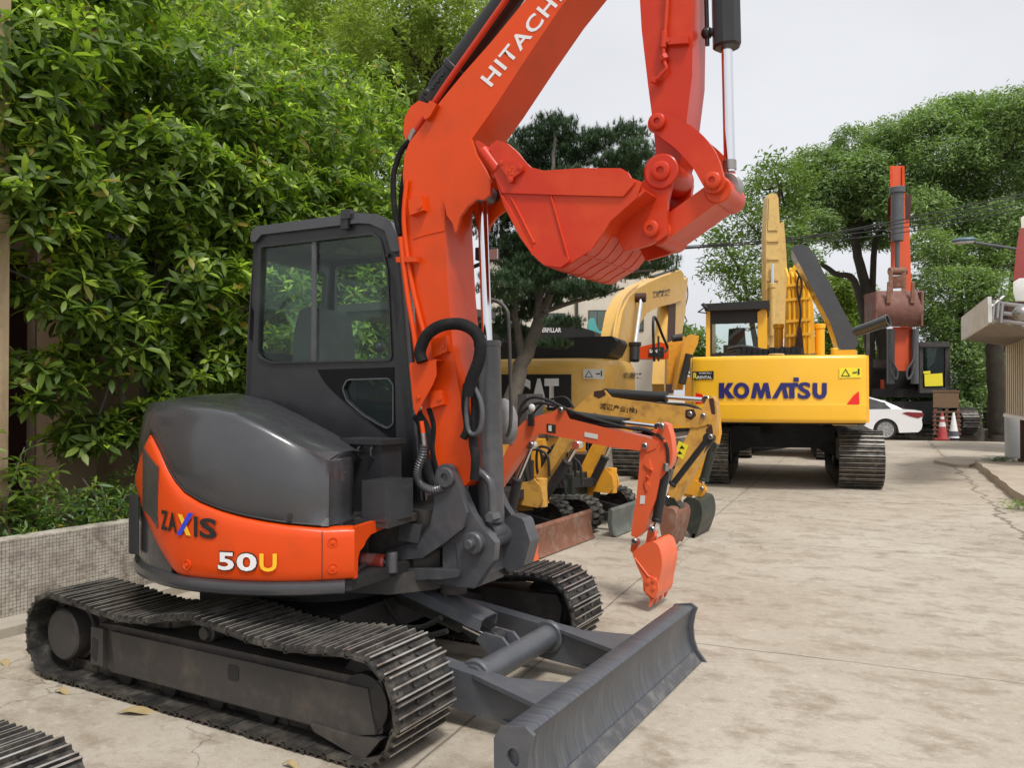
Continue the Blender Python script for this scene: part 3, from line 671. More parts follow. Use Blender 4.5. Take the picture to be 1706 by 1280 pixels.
for ch, u0, u1, mt in (('5', 0, .29, 'letwhite'), ('0', .335, .675, 'letwhite'), ('U', .72, 1, 'decyellow')):
    A0_, A1_ = -76.8+15.9*u0, -76.8+15.9*u1
    if mt == 'letwhite': lettering(ch, onring(A0_-.28, A1_+.28, .701, .791, .002), M['letblack'], cw, bold=.045, cut=8)
    lettering(ch, onring(A0_, A1_, .706, .786, .0045), M[mt], cw, bold=.028, cut=8)
# swing cylinder at the right front
b = MB(); b.cyl((.42, -.34, .665), (.66, -.33, .668), .036, 20, .004); b.mi = 1; b.cyl((.60, -.332, .667), (.70, -.33, .669), .024, 16)
b.mi = 2; b.cyl((.70, -.33, .62), (.70, -.33, .72), .03, 18, .004)
b.build('swing_cylinder', [M['redtape'], M['chrome'], M['bracket']], EX)
# front frame and swing post
b = MB()
b.prism([(.30, -.42, .50), (.66, -.30, .50), (.80, -.10, .50), (.80, .16, .50), (.60, .40, .50), (.2, .45, .50)], (0, 0, .10), bev=.01)
b.prism([(.45, -.20, .60), (.70, -.14, .60), (.80, -.06, .60), (.80, .14, .60), (.45, .22, .60)], (0, 0, .30), bev=.012)
b.cyl((.82, .03, .46), (.82, .03, .98), .075, 24, .006)
b.build('swing_post', M['frame'], EX)
b = MB(); q = [atY(x, y, -.20) for x, y in [(667, 871), (704, 874), (697, 905), (664, 901)]]; b.prism(q, (0, -.004, 0)); b.build('data_plate', M['bracket'], EX)
# swing bracket
SB = None
b = MB()
sil = [(727, 782), (735, 774), (746, 773), (755, 779), (764, 800), (776, 832), (787, 857), (801, 878), (815, 893), (825, 905), (822, 935), (806, 957), (792, 979), (762, 979), (735, 966), (700, 966), (664, 965), (654, 958), (652, 942), (650, 934), (640, 922), (643, 913), (675, 908), (700, 896), (716, 873), (722, 840), (724, 800)]
rp = rounded(onY(sil, -.16), .012, 2)
b.plate(rp, [rounded(onY([(670, 935), (704, 932), (742, 906), (760, 904), (764, 948), (720, 948), (670, 944)], -.16), .015, 3)], (0, .05, 0))
b.prism(rounded(onY([(641, 915), (668, 911), (700, 902), (716, 880), (722, 850), (727, 800), (732, 786), (750, 784), (757, 795), (770, 831), (777, 855), (772, 880), (742, 904), (704, 930), (668, 934), (646, 931)], -.19), .014, 3), (0, .05, 0), bev=.02, seg=4)
b.prism(rounded(onY([(652, 950), (690, 948), (762, 952), (764, 962), (735, 966), (664, 967), (652, 962)], -.19), .008, 2), (0, .06, 0), bev=.010, seg=3)
b.prism([p+Vector((0, .32, 0)) for p in rp], (0, .05, 0), bev=.008)
for a_ in (0, .32):
    c = atY(741, 794, -.16)+Vector((0, a_, 0)); c = c if a_ else atY(742, 796, -.205)+Vector((0, .012, 0)); b.lathe([(.05, 0), (.05, .02), (.045, .024), (.022, .024), (.020, .012)], c+Vector((0, 0 if a_ == 0 else .05, 0)), (0, -1 if a_ == 0 else 1, 0), 24)
# swept web shelf and raised lug towards the cylinder
lugs = onY([(643, 913), (675, 908), (700, 896), (716, 873), (723, 840), (729, 838), (727, 868), (716, 893), (700, 910), (676, 922), (644, 926)], -.16)
if 0: b.prism(rounded([(.53, -.34, .64), (.62, -.36, .645), (.95, -.20, .66), (.95, -.14, .66), (.56, -.14, .64)], .03), (0, 0, .045), bev=.008)
if 0: b.prism(rounded([(.55, -.34, .555), (.64, -.37, .555), (.98, -.20, .56), (.98, -.14, .56), (.56, -.14, .555)], .03), (0, 0, .04), bev=.008)
b.box((.98, 0, .72), (.20, .30, .24), bev=.02)
b.box((.93, 0, .57), (.25, .30, .05), bev=.01)
SB = b.build('swing_bracket', M['bracket'], EX)
b = MB(); b.cyl((1.08, -.20, .775), (1.08, .23, .775), .055, 24, .008); b.cyl((1.08, -.235, .775), (1.08, -.19, .775), .024, 12, .004)
for y in (-.12, .12):
    b.prism(rounded([(.95, y, .66), (1.06, y, .70), (1.14, y, .74), (1.15, y, .80), (1.10, y, .84), (1.04, y, .83), (.95, y, .86)], .02), (0, .05, 0), bev=.006)
b.prism(rounded([(1.12, .10, .58), (1.20, .10, .62), (1.24, .10, .75), (1.20, .10, .86), (1.12, .10, .88), (1.06, .10, .80), (1.04, .10, .65)], .03), (0, .10, 0), bev=.01)
b.build('pivot_lug', M['bracket'], SB)
# ---------------- boom
BY0, BY1 = -.13, .13
boom = [(727, 798), (706, 720), (696, 600), (690, 500), (681, 420), (674, 340), (671, 290), (674, 258), (682, 237), (708, 203), (734, 168), (770, 124), (817, 71), (875, 0), (960, -100), (1040, -198), (1062, -232), (1088, -248), (1112, -238), (1120, -212), (1106, -188), (1010, -80), (985, -54), (935, 10), (885, 84), (828, 172), (787, 230), (762, 272), (748, 305), (741, 340), (741, 383), (746, 480), (756, 600), (774, 700), (790, 795), (772, 812), (745, 814)]
b = MB(); b.prism(onY(boom, BY0), (0, BY1-BY0, 0), bev=.006)
BM = b.build('boom', M['orange'], EX, sharp=30)
# bolt-on weld seam and lugs on the boom face
b = MB(); b.tube(onY([(688, 398), (710, 391), (741, 384)], BY0-.001), .003, 6); b.build('weld', M['orange'], BM)
for q in ([(687, 335), (709, 328), (712, 352), (689, 361)], [(724, 566), (750, 560), (751, 586), (727, 597)], [(722, 652), (741, 650), (744, 674), (724, 680)]):
    b = MB(); b.prism(onY(q, BY0), (0, -.035, 0), bev=.006)
    c = atY(sum(x for x, y in q)/4, sum(y for x, y in q)/4, BY0-.035); b.lathe([(.013, 0), (.013, .006), (.006, .006)], c, (0, -1, 0), 14)
    b.build('mounting_block', M['orange'], BM)
# lower stop and folded guard plate at the boom's heel
b = MB(); q = onY([(683, 607), (727, 601), (728, 625), (722, 641), (694, 692), (690, 680)], -.20); b.prism(q, (0, -.006, 0), bev=.002)
b.prism([q[0], q[1], q[1]+Vector((0, .10, 0)), q[0]+Vector((0, .10, 0))], (0, 0, .006)); b.lathe([(.011, 0), (.011, .008), (.006, .009)], atY(698, 662, -.206), (0, -1, 0), 10)
b.build('guard_plate', M['orange'], BM)
# front lugs carrying the boom cylinder rod
lug = [(787, 230), (796, 258), (812, 285), (821, 305), (820, 325), (808, 334), (797, 333), (782, 345), (770, 362), (763, 392), (757, 372), (748, 360), (742, 330), (752, 296), (770, 258)]
for y in (BY0-.018, BY1-.002):
    b = MB(); b.prism(rounded(onY(lug, BY0) if y < 0 else [p+Vector((0, BY1-BY0, 0)) for p in onY(lug, BY0)], .006, 2), (0, -.02 if y < 0 else .02, 0), bev=.004)
    b.build('cylinder_lug', M['orange'], BM)
b = MB(); c = atY(803, 318, 0); b.cyl((c.x, -.128, c.z), (c.x, .128, c.z), .034, 22, .005); b.build('pin', M['under'], BM)
# top lug plates (arm cylinder foot)
tl = [(672, 222), (674, 196), (684, 177), (698, 167), (712, 172), (730, 176), (742, 172), (736, 190), (700, 236), (682, 248)]
for y in (-.10, .06):
    b = MB(); b.prism(rounded([p+Vector((0, y+.10, 0)) for p in onY(tl, -.10)], .008, 2), (0, .035, 0), bev=.004); b.build('top_lug', M['orange'], BM)
# boom cylinder
CB, CT, CR = Vector((1.075, .0, .80)), atY(812, 572, .0), atY(803, 322, .0)
dv = (CR-CB).normalized()
b = MB(); b.cyl(CB+dv*.05, CT, .066, 32, .006); b.cyl(CB+dv*.62, CB+dv*.64, .0685, 32); b.cyl(CB+Vector((0, -.06, 0)), CB+Vector((0, .06, 0)), .06, 24, .006)
b.cyl(CT-dv*.02, CT+dv*.01, .07, 32, .004)
bc = b.build('boom_cylinder', M['bracket'], EX)
b = MB(); b.cyl(CT, CR, .0265, 28); b.build('rod', M['chrome'], bc)
b = MB(); b.cyl(CR+Vector((0, -.07, 0)), CR+Vector((0, .07, 0)), .05, 24, .006); b.build('rod_eye', M['bracket'], bc)
b = MB(); b.tube(spline(onY([(774, 788), (790, 783), (806, 792), (817, 806), (820, 830), (821, 855)], -.09), 6), .020, 14)
c = atY(822, 861, -.09); b.cyl(c+Vector((0, -.04, 0)), c+Vector((0, .03, 0)), .028, 6, .003); b.build('elbow_pipe', M['bracket'], bc)
# twin hose line: pipes on the boom's back
def pipe(px, Y, r, m, name, parent, sp=5, seg=12):
    b = MB(); b.tube(spline(onY(px, Y), sp), r, seg); return b.build(name, m, parent)
pipe([(667, 395), (672, 440), (680, 500), (690, 560), (700, 640)], -.16, .0135, M['orange'], 'pipe', BM)
pipe([(678, 300), (673, 370), (684, 460), (697, 520), (708, 560)], -.145, .0135, M['orange'], 'pipe', BM)
pipe([(692, 218), (712, 188), (745, 138), (800, 60), (860, -25), (905, -90)], -.10, .015, M['red_orange'], 'pipe', BM)
pipe([(682, 236), (688, 222), (693, 216)], -.10, .018, M['steel'], 'fitting', BM)
pipe([(683, 234), (668, 252), (656, 290), (656, 330), (660, 365), (667, 392)], -.11, .015, M['cord'], 'hose', BM, 8)
pipe([(682, 242), (675, 280), (668, 330), (668, 370), (672, 400), (684, 420)], -.06, .013, M['cord'], 'hose', BM, 8)
b = MB(); q = onY([(659, 428), (694, 427), (694, 436), (660, 437)], -.17); b.prism(q, (0, .03, 0), bev=.003); b.build('pipe_clamp', M['orange'], BM)
b = MB(); q = onY([(707, 190), (722, 170), (733, 176), (722, 196), (714, 202)], -.13); b.prism(q, (0, -.03, 0), bev=.003); b.build('pipe_clamp', M['orange'], BM)
# arm cylinder along the boom's back
a0, a1 = atY(722, 178, 0), atY(905, -75, 0)
off = Vector((0, 0, 0))
A0 = atY(719, 172, 0.0); A1 = atY(878, -45, 0.0)
dd = (A1-A0).normalized()
b = MB(); b.cyl(A0, A1, .068, 28, .006); b.cyl(A0+dd*.20, A0+dd*.235, .078, 28, .005); b.cyl(A0+Vector((0, -.05, 0)), A0+Vector((0, .05, 0)), .06, 20, .005)
for k in (.05, .09, .13): b.box(A0+dd*(k+.03)+Vector((0, -.06, 0)), (.022, .03, .022), bev=.003)
ac = b.build('arm_cylinder', M['black'], EX)
E1 = atY(1052, -340, 0.0); b = MB(); b.cyl(A1, E1, .028, 20); b.cyl(E1+Vector((0, -.11, 0)), E1+Vector((0, .11, 0)), .05, 20, .005); b.build('rod', M['chrome'], ac)
b = MB(); c = atY(1090, -218, 0.0); b.cyl((c.x, -.17, c.z), (c.x, .17, c.z), .06, 24, .006); b.build('pin', M['under'], BM)
b = MB(); b.tube(spline([atY(712, 158, -.05), atY(722, 132, -.05), atY(742, 113, -.05), atY(760, 110, -.05)], 6), .014, 12); b.ball(atY(713, 155, -.05), .026); b.build('port_pipe', M['black'], ac)
# corrugated hoses at the heel
pipe([(704, 603), (700, 585), (712, 558), (735, 543), (765, 540), (788, 550), (800, 570), (798, 600), (785, 635), (779, 660)], -.22, .030, M['cord'], 'hose_sleeve', BM, 7, 14)
pipe([(779, 655), (777, 690), (782, 720), (795, 722), (803, 700), (801, 670), (790, 645)], -.20, .012, M['bracket'], 'hose', BM, 8)
pipe([(790, 628), (792, 680), (788, 730), (792, 765), (790, 800)], -.17, .022, M['cord'], 'hose_sleeve', BM, 7)
pipe([(778, 640), (775, 675), (779, 712), (772, 730)], -.19, .02, M['cord'], 'hose_sleeve', BM, 7)
pipe([(700, 690), (716, 720), (712, 760), (722, 800), (738, 815)], -.10, .045, M['cord'], 'hose_sleeve', BM, 7)
pipe([(720, 680), (728, 710), (726, 750), (735, 790)], -.10, .035, M['cord'], 'hose_sleeve', BM, 7)
# ribbed drain hose
hp = spline(onY([(706, 742), (704, 760), (697, 780), (696, 797), (704, 810), (722, 817), (738, 812)], -.20), 14)
b = MB(); b.tube(hp, [.018 if k % 3 else .0225 for k in range(len(hp))], 12); b.build('ribbed_hose', M['bracket'], BM)
pipe([(702, 702), (705, 722)], -.2, .012, M['orange'], 'pipe', BM); pipe([(705, 722), (707, 744)], -.2, .013, M['steel'], 'fitting', BM)
# HITACHI
p0, p1 = Vector((805, 137)), Vector((936, -26))
def bl(u, v):
    e = (p1-p0).normalized(); n = Vector((e.y, -e.x)); # up on the boom is to the left
    q = p0+e*((p1-p0).length*u)+Vector((e.y, -e.x))*(-1)*(-27*v)
    return atY(q.x, q.y, BY0-.0025)
lettering('HITACHI', lambda u, v: atY(*(Vector((819, 145))+Vector((.630, -.777))*(190*u)+Vector((-.777, -.630))*(25*v)), BY0-.0025), M['letwhite'], BM, bold=.018, sp=1.12, label='white maker lettering')
# ---------------- arm
AR0 = -.095
arm = [(1052, -250), (1040, -330), (1050, -352), (1072, -352), (1110, -290), (1140, -230), (1148, -180), (1150, -110), (1155, 0)][:0]+[(1056, -180), (1050, -250), (1038, -330), (1050, -352), (1072, -350), (1112, -292), (1142, -230), (1150, -110), (1155, 0), (1153, 126), (1145, 191), (1138, 249), (1127, 285), (1112, 300), (1098, 296), (1090, 272), (1092, 245), (1086, 191), (1080, 145), (1069, 50), (1066, 0), (1060, -110)]
arm_ = [(1060, -110), (1066, 0), (1069, 50), (1080, 145), (1086, 191), (1092, 245), (1090, 272), (1098, 296), (1112, 300), (1127, 285), (1138, 249), (1145, 191), (1153, 126), (1155, 0), (1150, -110)]
b = MB(); b.prism(onY(arm, AR0), (0, .19, 0), bev=.006)
AM = b.build('arm', M['red_orange'], EX, sharp=30)
b = MB(); q = [(1104, 0), (1106, 40), (1108, 70)]
b.tube(onY([(1113, -60), (1111, 10), (1108, 52)], AR0-.02), .009, 10); b.cyl(*onY([(1107, 52), (1105, 80)], AR0-.02), .016, 12, .003)
b.cyl(*onY([(1105, 80), (1107, 106)], AR0-.02), .010, 10); b.cyl(*onY([(1104, 92), (1108, 100)], AR0-.02), .020, 6, .003)
b.tube(spline(onY([(1107, 104), (1110, 114), (1103, 122), (1094, 132)], AR0-.025), 5), .009, 10); b.cyl(*onY([(1092, 128), (1088, 138)], AR0-.025), .014, 8, .002)
b.cyl(atY(1116, 70, AR0), atY(1116, 70, AR0)+Vector((0, -.03, 0)), .012, 12); b.box(atY(1131, 68, AR0-.015), (.09, .025, .03), rot=Matrix.Rotation(R(8), 3, 'Y'), bev=.003)
b.build('pipe_end', M['red_orange'], AM)
PB, PL, PK, PE = atY(1103, 286, -.1), atY(1190, 303, -.14), atY(1104, 210, -.1), atY(1086, 382, -.15)
b = MB(); b.cyl((PB.x, -.13, PB.z), (PB.x, .13, PB.z), .075, 28, .006); b.build('arm_boss', M['red_orange'], AM)
# curved side links
def offsetcurve(P, w):
    L, Rr = [], []
    for i, p in enumerate(P):
        t = (P[min(i+1, len(P)-1)]-P[max(i-1, 0)]).normalized(); n = Vector((-t.z, 0, t.x)); ww = w[i] if isinstance(w, list) else w
        L.append(p+n*ww); Rr.append(p-n*ww)
    return L, Rr
for s in (-1, 1):
    Y = -.155 if s < 0 else .125
    ctr = [Vector((p.x, Y, p.z)) for p in spline([PK, atY(1138, 228, -.155)-Vector((.0, 0, 0)), atY(1170, 262, -.155), PL], 6)]
    L, Q = offsetcurve(ctr, [.044+.013*math.sin(math.pi*k/18) for k in range(19)])
    e0 = [ctr[0]+Vector((.05*math.cos(a), 0, .05*math.sin(a))) for a in np.linspace(R(40), R(300), 9)][::1]
    def cap(c, t0, r):
        t = t0.normalized(); n = Vector((-t.z, 0, t.x)); return [c+n*r*math.cos(a)-(-t)*r*math.sin(a) for a in np.linspace(0, math.pi, 9)[1:-1]]
    loop = L+cap(ctr[-1], ctr[-1]-ctr[-2], .05)+Q[::-1]+cap(ctr[0], ctr[0]-ctr[1], .05)
    # second cap runs the other way
    b = MB(); b.prism(loop, (0, .03, 0), bev=.004)
    for c in (ctr[0], ctr[-1]): pin_end(b, c+Vector((0, 0 if s < 0 else .03, 0)), .035, .022, s)
    b.build('bucket_link', M['red_orange'], AM)
# H link from the rod end to the bucket ear
b = MB(); e0, e1 = Vector((PL.x+.01, 0, PL.z-.03)), Vector((PE.x+.02, 0, PE.z-.01)); dv = (e1-e0).normalized(); nv = Vector((-dv.z, 0, dv.x))
b.prism([e0+nv*.044+Vector((0, -.115, 0)), e1+nv*.048+Vector((0, -.115, 0)), e1-nv*.048+Vector((0, -.115, 0)), e0-nv*.048+Vector((0, -.115, 0))], (0, .23, 0), bev=.035, seg=4)
b.cyl(e0+Vector((0, -.125, 0)), e0+Vector((0, .125, 0)), .058, 26, .006); b.cyl(e1+Vector((0, -.13, 0)), e1+Vector((0, .13, 0)), .056, 26, .006)
b.build('push_link', M['red_orange'], AM)
# bucket cylinder
RT0 = Vector((PL.x+.03, 0, PL.z+.01)); K1 = atY(1211, 80, 0); dv = (K1-RT0).normalized()
b = MB(); b.cyl(K1, K1+dv*.80, .062, 8, .01); b.tube([K1+dv*.03+Vector((-.085, 0, 0)), K1+dv*.2+Vector((-.085, 0, 0)), K1+dv*.8+Vector((-.085, 0, 0))], .010, 8); b.ball(K1+dv*.085+Vector((-.085, 0, 0)), .027); b.cyl(K1+dv*.085+Vector((-.09, 0, 0)), K1+dv*.085, .018, 12)
kc = b.build('bucket_cylinder', M['blackgloss'], EX)
b = MB(); b.cyl(RT0+dv*.06, K1, .024, 26); b.build('rod', M['chrome'], kc)
b = MB(); b.cyl(RT0+dv*.07, RT0+dv*.11, .029, 20); b.cyl(RT0+Vector((0, -.045, 0)), RT0+Vector((0, .045, 0)), .05, 20, .005); b.build('rod_eye', M['steel'], kc)
# ---------------- bucket
BK0, BKW = -.30, .58
side = [(818, 243), (830, 234), (846, 239), (862, 253), (873, 268), (885, 279), (908, 285), (935, 284), (969, 281), (1036, 281), (1045, 286), (1051, 296), (1062, 300), (1070, 303), (1060, 330), (1035, 352), (1017, 368), (1007, 385), (984, 417), (954, 436), (935, 447), (908, 443), (889, 426), (870, 398), (843, 345), (824, 291), (819, 268)]
shell = [(819, 268), (824, 291), (843, 345), (870, 398), (889, 426), (908, 443), (935, 449), (954, 437), (984, 417), (1007, 385), (1017, 368), (1035, 352), (1055, 335), (1075, 318)]
b = MB(); sp = spline(onY(shell, BK0), 3); rows = [[p+Vector((0, y, 0)) for p in sp] for y in np.linspace(.004, BKW-.004, 6)]
b.grid(rows); b.solidify(-.012); BK = b.build('bucket', M['red_orange'], EX)
for s in (0, 1):
    b = MB(); q = [p+Vector((0, s*(BKW-.02), 0)) for p in onY(side, BK0)]
    b.prism(q, (0, .02, 0), bev=.004); b.build('side_plate', M['red_orange'], BK)
sx, sz = [p.x for p in onY(shell, BK0)], [p.z for p in onY(shell, BK0)]
# wear strips under the floor
b = MB(); cen = Vector((1.62, 0, 2.25))
for y in (-.2, -.1, 0, .1, .2):
    rows = []
    for p in sp[6:28]:
        q = Vector((p.x, y-.01, p.z)); o_ = (q-Vector((cen.x, q.y, cen.z))).normalized()
        rows.append([q, q+o_*.003, q+o_*.003+Vector((0, .02, 0)), q+Vector((0, .02, 0))])
    b.grid(rows)
for k in (13, 23):
    p = sp[k]; o_ = (p-Vector((cen.x, p.y, cen.z))).normalized()
    b.cyl(Vector((p.x, -.29, p.z))+o_*.001, Vector((p.x, .27, p.z))+o_*.001, .004, 8)
b.build('wear_strip', M['red_orange'], BK)
# side cutter, strip and ribs on the cheek
b = MB(); b.prism(rounded(onY([(818, 243), (830, 234), (846, 239), (862, 253), (885, 279), (908, 285), (969, 281), (1036, 281), (1051, 296), (1060, 304), (1040, 328), (920, 325), (838, 322), (825, 292)], BK0), .008, 2), (0, -.012, 0), bev=.004)
b.prism(rounded(onY([(831, 262), (841, 267), (866, 275), (876, 284), (852, 302), (833, 274)], BK0-.012), .01, 2), (0, -.018, 0), bev=.004)
for x, y in ((836, 272), (868, 280), (852, 300)): b.lathe([(.014, 0), (.014, .012), (.008, .014)], atY(x, y, BK0-.02), (0, -1, 0), 12)
b.build('side_cutter', M['red_orange'], BK)
lettering('H2', quadmap(atY(843, 290, BK0-.0315), atY(857, 291, BK0-.0315), atY(845, 275, BK0-.0315)), M['orange'], BK, bold=.02)
b = MB()
for q in ([(838, 326), (888, 424)], [(889, 420), (948, 432)], [(948, 434), (918, 326)], [(852, 330), (890, 405)], ):
    b.tube(spline(onY(q, BK0-.002), 6), .007, 8)
b.prism(onY([(826, 296), (838, 326), (889, 418), (945, 428), (950, 436), (935, 446), (908, 442), (889, 425), (868, 396), (842, 345)], BK0), (0, -.010, 0), bev=.004)
b.build('rib', M['red_orange'], BK)
# cutting edge with teeth
b = MB(); pa, pb = atY(819, 268, BK0), atY(806, 238, BK0); d_ = (pb-pa).normalized(); n_ = Vector((-d_.z, 0, d_.x))
lip0 = atY(826, 292, BK0)
b.prism([lip0, pa+d_*.02, pa+d_*.02+n_*.02, lip0+n_*.02], (0, BKW, 0), bev=.003)
b.build('cutting_edge', M['red_orange'], BK)
for y in (.01, .14, .27, .40, .52):
    b = MB(); o_ = Vector((0, y, 0)); e = atY(812, 262, BK0); t_ = atY(790, 233, BK0)
    dd_ = (t_-e).normalized(); nn = Vector((-dd_.z, 0, dd_.x)); L_ = (t_-e).length
    b.poly([e+o_+nn*.03, e+o_-nn*.03, e+o_-nn*.03+Vector((0, .055, 0)), e+o_+nn*.03+Vector((0, .055, 0)), t_+o_+Vector((0, .005, 0))+nn*.006, t_+o_-nn*.006+Vector((0, .005, 0)), t_+o_-nn*.006+Vector((0, .05, 0)), t_+o_+nn*.006+Vector((0, .05, 0))],
           [(0, 1, 2, 3), (4, 7, 6, 5), (0, 4, 5, 1), (1, 5, 6, 2), (2, 6, 7, 3), (3, 7, 4, 0)], bev=.004)
    b.cyl(e+o_-dd_*.09, e+o_+dd_*.05, .032, 14, .006)
    b.build('bucket_tooth', M['red_orange'], BK)
# ears
ear = [(1070, 303), (1088, 283), (1100, 270), (1112, 271), (1122, 283), (1119, 305), (1112, 335), (1110, 365), (1112, 388), (1100, 398), (1080, 408), (1040, 420), (1030, 400), (1020, 372), (1040, 345), (1050, 315)]
for s in (0, 1):
    b = MB(); q = [p+Vector((0, .27*s, 0)) for p in onY(ear, -.16)]; b.prism(rounded(q, .008, 2), (0, .028, 0), bev=.004)
    for c, r in ((atY(1103, 286, -.16), .042), (atY(1086, 382, -.16), .036)): pin_end(b, c+Vector((0, .27*s+(.028 if s else 0), 0)), r, .025, 1 if s else -1)
    if s == 0: b.lathe([(.075, 0), (.075, .01), (.07, .014)], atY(1103, 286, -.16), (0, -1, 0), 28)
    b.build('bucket_ear', M['red_orange'], BK)
b = MB(); c = atY(1056, 330, -.16); b.cyl((c.x-.02, BK0+.01, c.z-.0), (c.x-.02, BK0+BKW-.02, c.z), .075, 26, .03); b.build('crossmember', M['red_orange'], BK)
# ---------------- cab (turned a few degrees with the house)
CR_ = R(7); cx_, cy_ = Vector((math.cos(CR_), math.sin(CR_), 0)), Vector((-math.sin(CR_), math.cos(CR_), 0)); c0_ = Vector((0, -.05, 0))
def cab(x, y): return atP(x, y, c0_, -cy_)            # pixel on the cab's right side plane
def cabp(lst): return [cab(x, y) for x, y in lst]
CW = .78
outer = cabp([(423, 398), (432, 386), (600, 365), (630, 366), (650, 378), (662, 410), (672, 480), (690, 700), (700, 835), (640, 835), (560, 800), (480, 740), (409, 668), (412, 560)])
win = rounded(cabp([(434, 410), (622, 388), (636, 398), (648, 450), (655, 602), (455, 606), (428, 596)]), [.03, .05, .06, .03, .035, .09, .07], 5)
low = rounded(cabp([(573, 648), (580, 634), (648, 632), (655, 642), (655, 706), (646, 713), (632, 706), (606, 690), (580, 667)]), .03, 4)
b = MB(); b.plate(rounded(outer, .015, 3), [win, low], cy_*.03)
CAB = b.build('cab', M['cabgrey'], EX, sharp=30)
b = MB(); lwin = rounded([p+cy_*(CW-.03) for p in cabp([(434, 412), (625, 392), (640, 405), (655, 480), (676, 690), (600, 690), (500, 640), (455, 620), (430, 606)])], .04, 4); b.plate([p+cy_*(CW-.03) for p in rounded(outer, .015, 3)], [lwin], cy_*.03)
# rear wall with window, front frame
def cabbox(q, hole, t):
    b.plate(q, [hole] if hole else [], t)
rt, rb = outer[0], outer[-2]; rt = outer[0]; rb = cab(410, 660)
fr_ = [rt, rt+cy_*CW, rb+cy_*CW, rb]
def inset(q, i, k=(1, 1)):
    c = sum(q, Vector())/len(q); return [c+(p-c)*i for p in q]
u_ = (rb-rt); hole = [rt+cy_*.09+u_*.12, rt+cy_*(CW-.09)+u_*.12, rt+cy_*(CW-.09)+u_*.72, rt+cy_*.09+u_*.72]
b.plate(fr_, [rounded(hole, .04)], cx_*.03)
ft, fb = cab(654, 400), cab(697, 830); u_ = fb-ft
hole = [ft+cy_*.06+u_*.04, ft+cy_*(CW-.06)+u_*.04, ft+cy_*(CW-.06)+u_*.86, ft+cy_*.06+u_*.86]
b.plate([ft, ft+cy_*CW, fb+cy_*CW, fb], [rounded(hole, .03)], -cx_*.035)
b.build('cab_shell', M['cabgrey'], CAB)
# window seal frame, sliding glass rails
def ringstrip(loop, wdt, off, nrm, name, m, parent, t=.008):
    b = MB(); c = sum(loop, Vector())/len(loop); n = len(loop); inn_ = []
    for i in range(n):
        p, a, q = loop[i], loop[i-1], loop[(i+1) % n]; tdir = (q-a).normalized(); nn = nrm.cross(tdir).normalized()
        if (c-p).dot(nn) < 0: nn = -nn
        inn_.append(p+nn*wdt)
    b.plate([p+off for p in loop], [[p+off for p in inn_]], nrm*t); return b.build(name, m, parent)
ringstrip(win, -.014, -cy_*.012, -cy_, 'window_seal', M['grey'], CAB, .012) if False else None
wf = ringstrip(win, .010, Vector(), -cy_, 'window_frame', M['cabgrey'], CAB, .012)
b = MB(); b.prism(win, cy_*.006); g = b.build('window', M['glass'], CAB)
g.location = cy_*.012
b = MB(); b.prism([p+cy_*.01 for p in lwin], cy_*.006); b.build('window', M['glass'], CAB)
b = MB(); b.prism(rounded(hole, .03), -cx_*.006); b.build('windscreen', M['glass'], CAB)
b = MB(); b.prism([rt+cy_*.09+(rb-rt)*.12, rt+cy_*(CW-.09)+(rb-rt)*.12, rt+cy_*(CW-.09)+(rb-rt)*.72, rt+cy_*.09+(rb-rt)*.72], cx_*.006); b.build('rear_window', M['glass'], CAB)
b = MB(); q = cabp([(520, 402), (527, 401), (526, 604), (519, 604)]); b.prism([p-cy_*.004 for p in q], cy_*.012); b.build('window_rail', M['bracket'], wf)
b = MB(); b.prism(low, cy_*.006); g = b.build('lower_window', M['darkglass'], CAB); g.location = cy_*.015
# black painted field round the lower window
b = MB(); q = spline(cabp([(529, 616), (540, 635), (560, 657), (600, 690), (640, 722), (660, 735)]), 4)+cabp([(657, 612)])
b.plate([p-cy_*.003 for p in q], [[p-cy_*.003 for p in low]], cy_*.003); b.build('panel', M['blacktrim'], CAB)
ringstrip(low, -.008, -cy_*.006, -cy_, 'window_seal', M['bracket'], CAB, .004)
# roof: rounded slab
b = MB(); r0 = cabp([(421, 404), (424, 385), (434, 378), (600, 356), (632, 358), (655, 371), (668, 397), (672, 420), (655, 420), (645, 385), (620, 374), (600, 373), (440, 392), (430, 404)])
b.prism([p-cy_*.025 for p in rounded(r0, .02, 3)], cy_*(CW+.05), bev=.018, seg=3)
RF = b.build('roof', M['grey'], CAB, sharp=45)
b = MB(); c = cab(583, 362)-cy_*.02; b.box(c+Vector((0, 0, .01)), (.06, .05, .05), rot=Matrix.Rotation(CR_, 3, 'Z'), bev=.005); b.box(c+Vector((-.01, -.01, -.04)), (.05, .02, .06), bev=.004); b.build('roof_catch', M['cabgrey'], RF)
# front right pillar as a rounded tube with trim
b = MB(); b.tube([p+cy_*.02 for p in spline(cabp([(640, 372), (661, 392), (670, 450), (683, 600), (700, 835)]), 6)], .028, 12); b.build('pillar', M['grey'], CAB)
b = MB()
for y in (426, 401): b.box(cab(645, y)-cy_*.01+Vector((.012, 0, 0)), (.018, .02, .018), bev=.003)
b.build('hinge', M['cabgrey'], CAB)
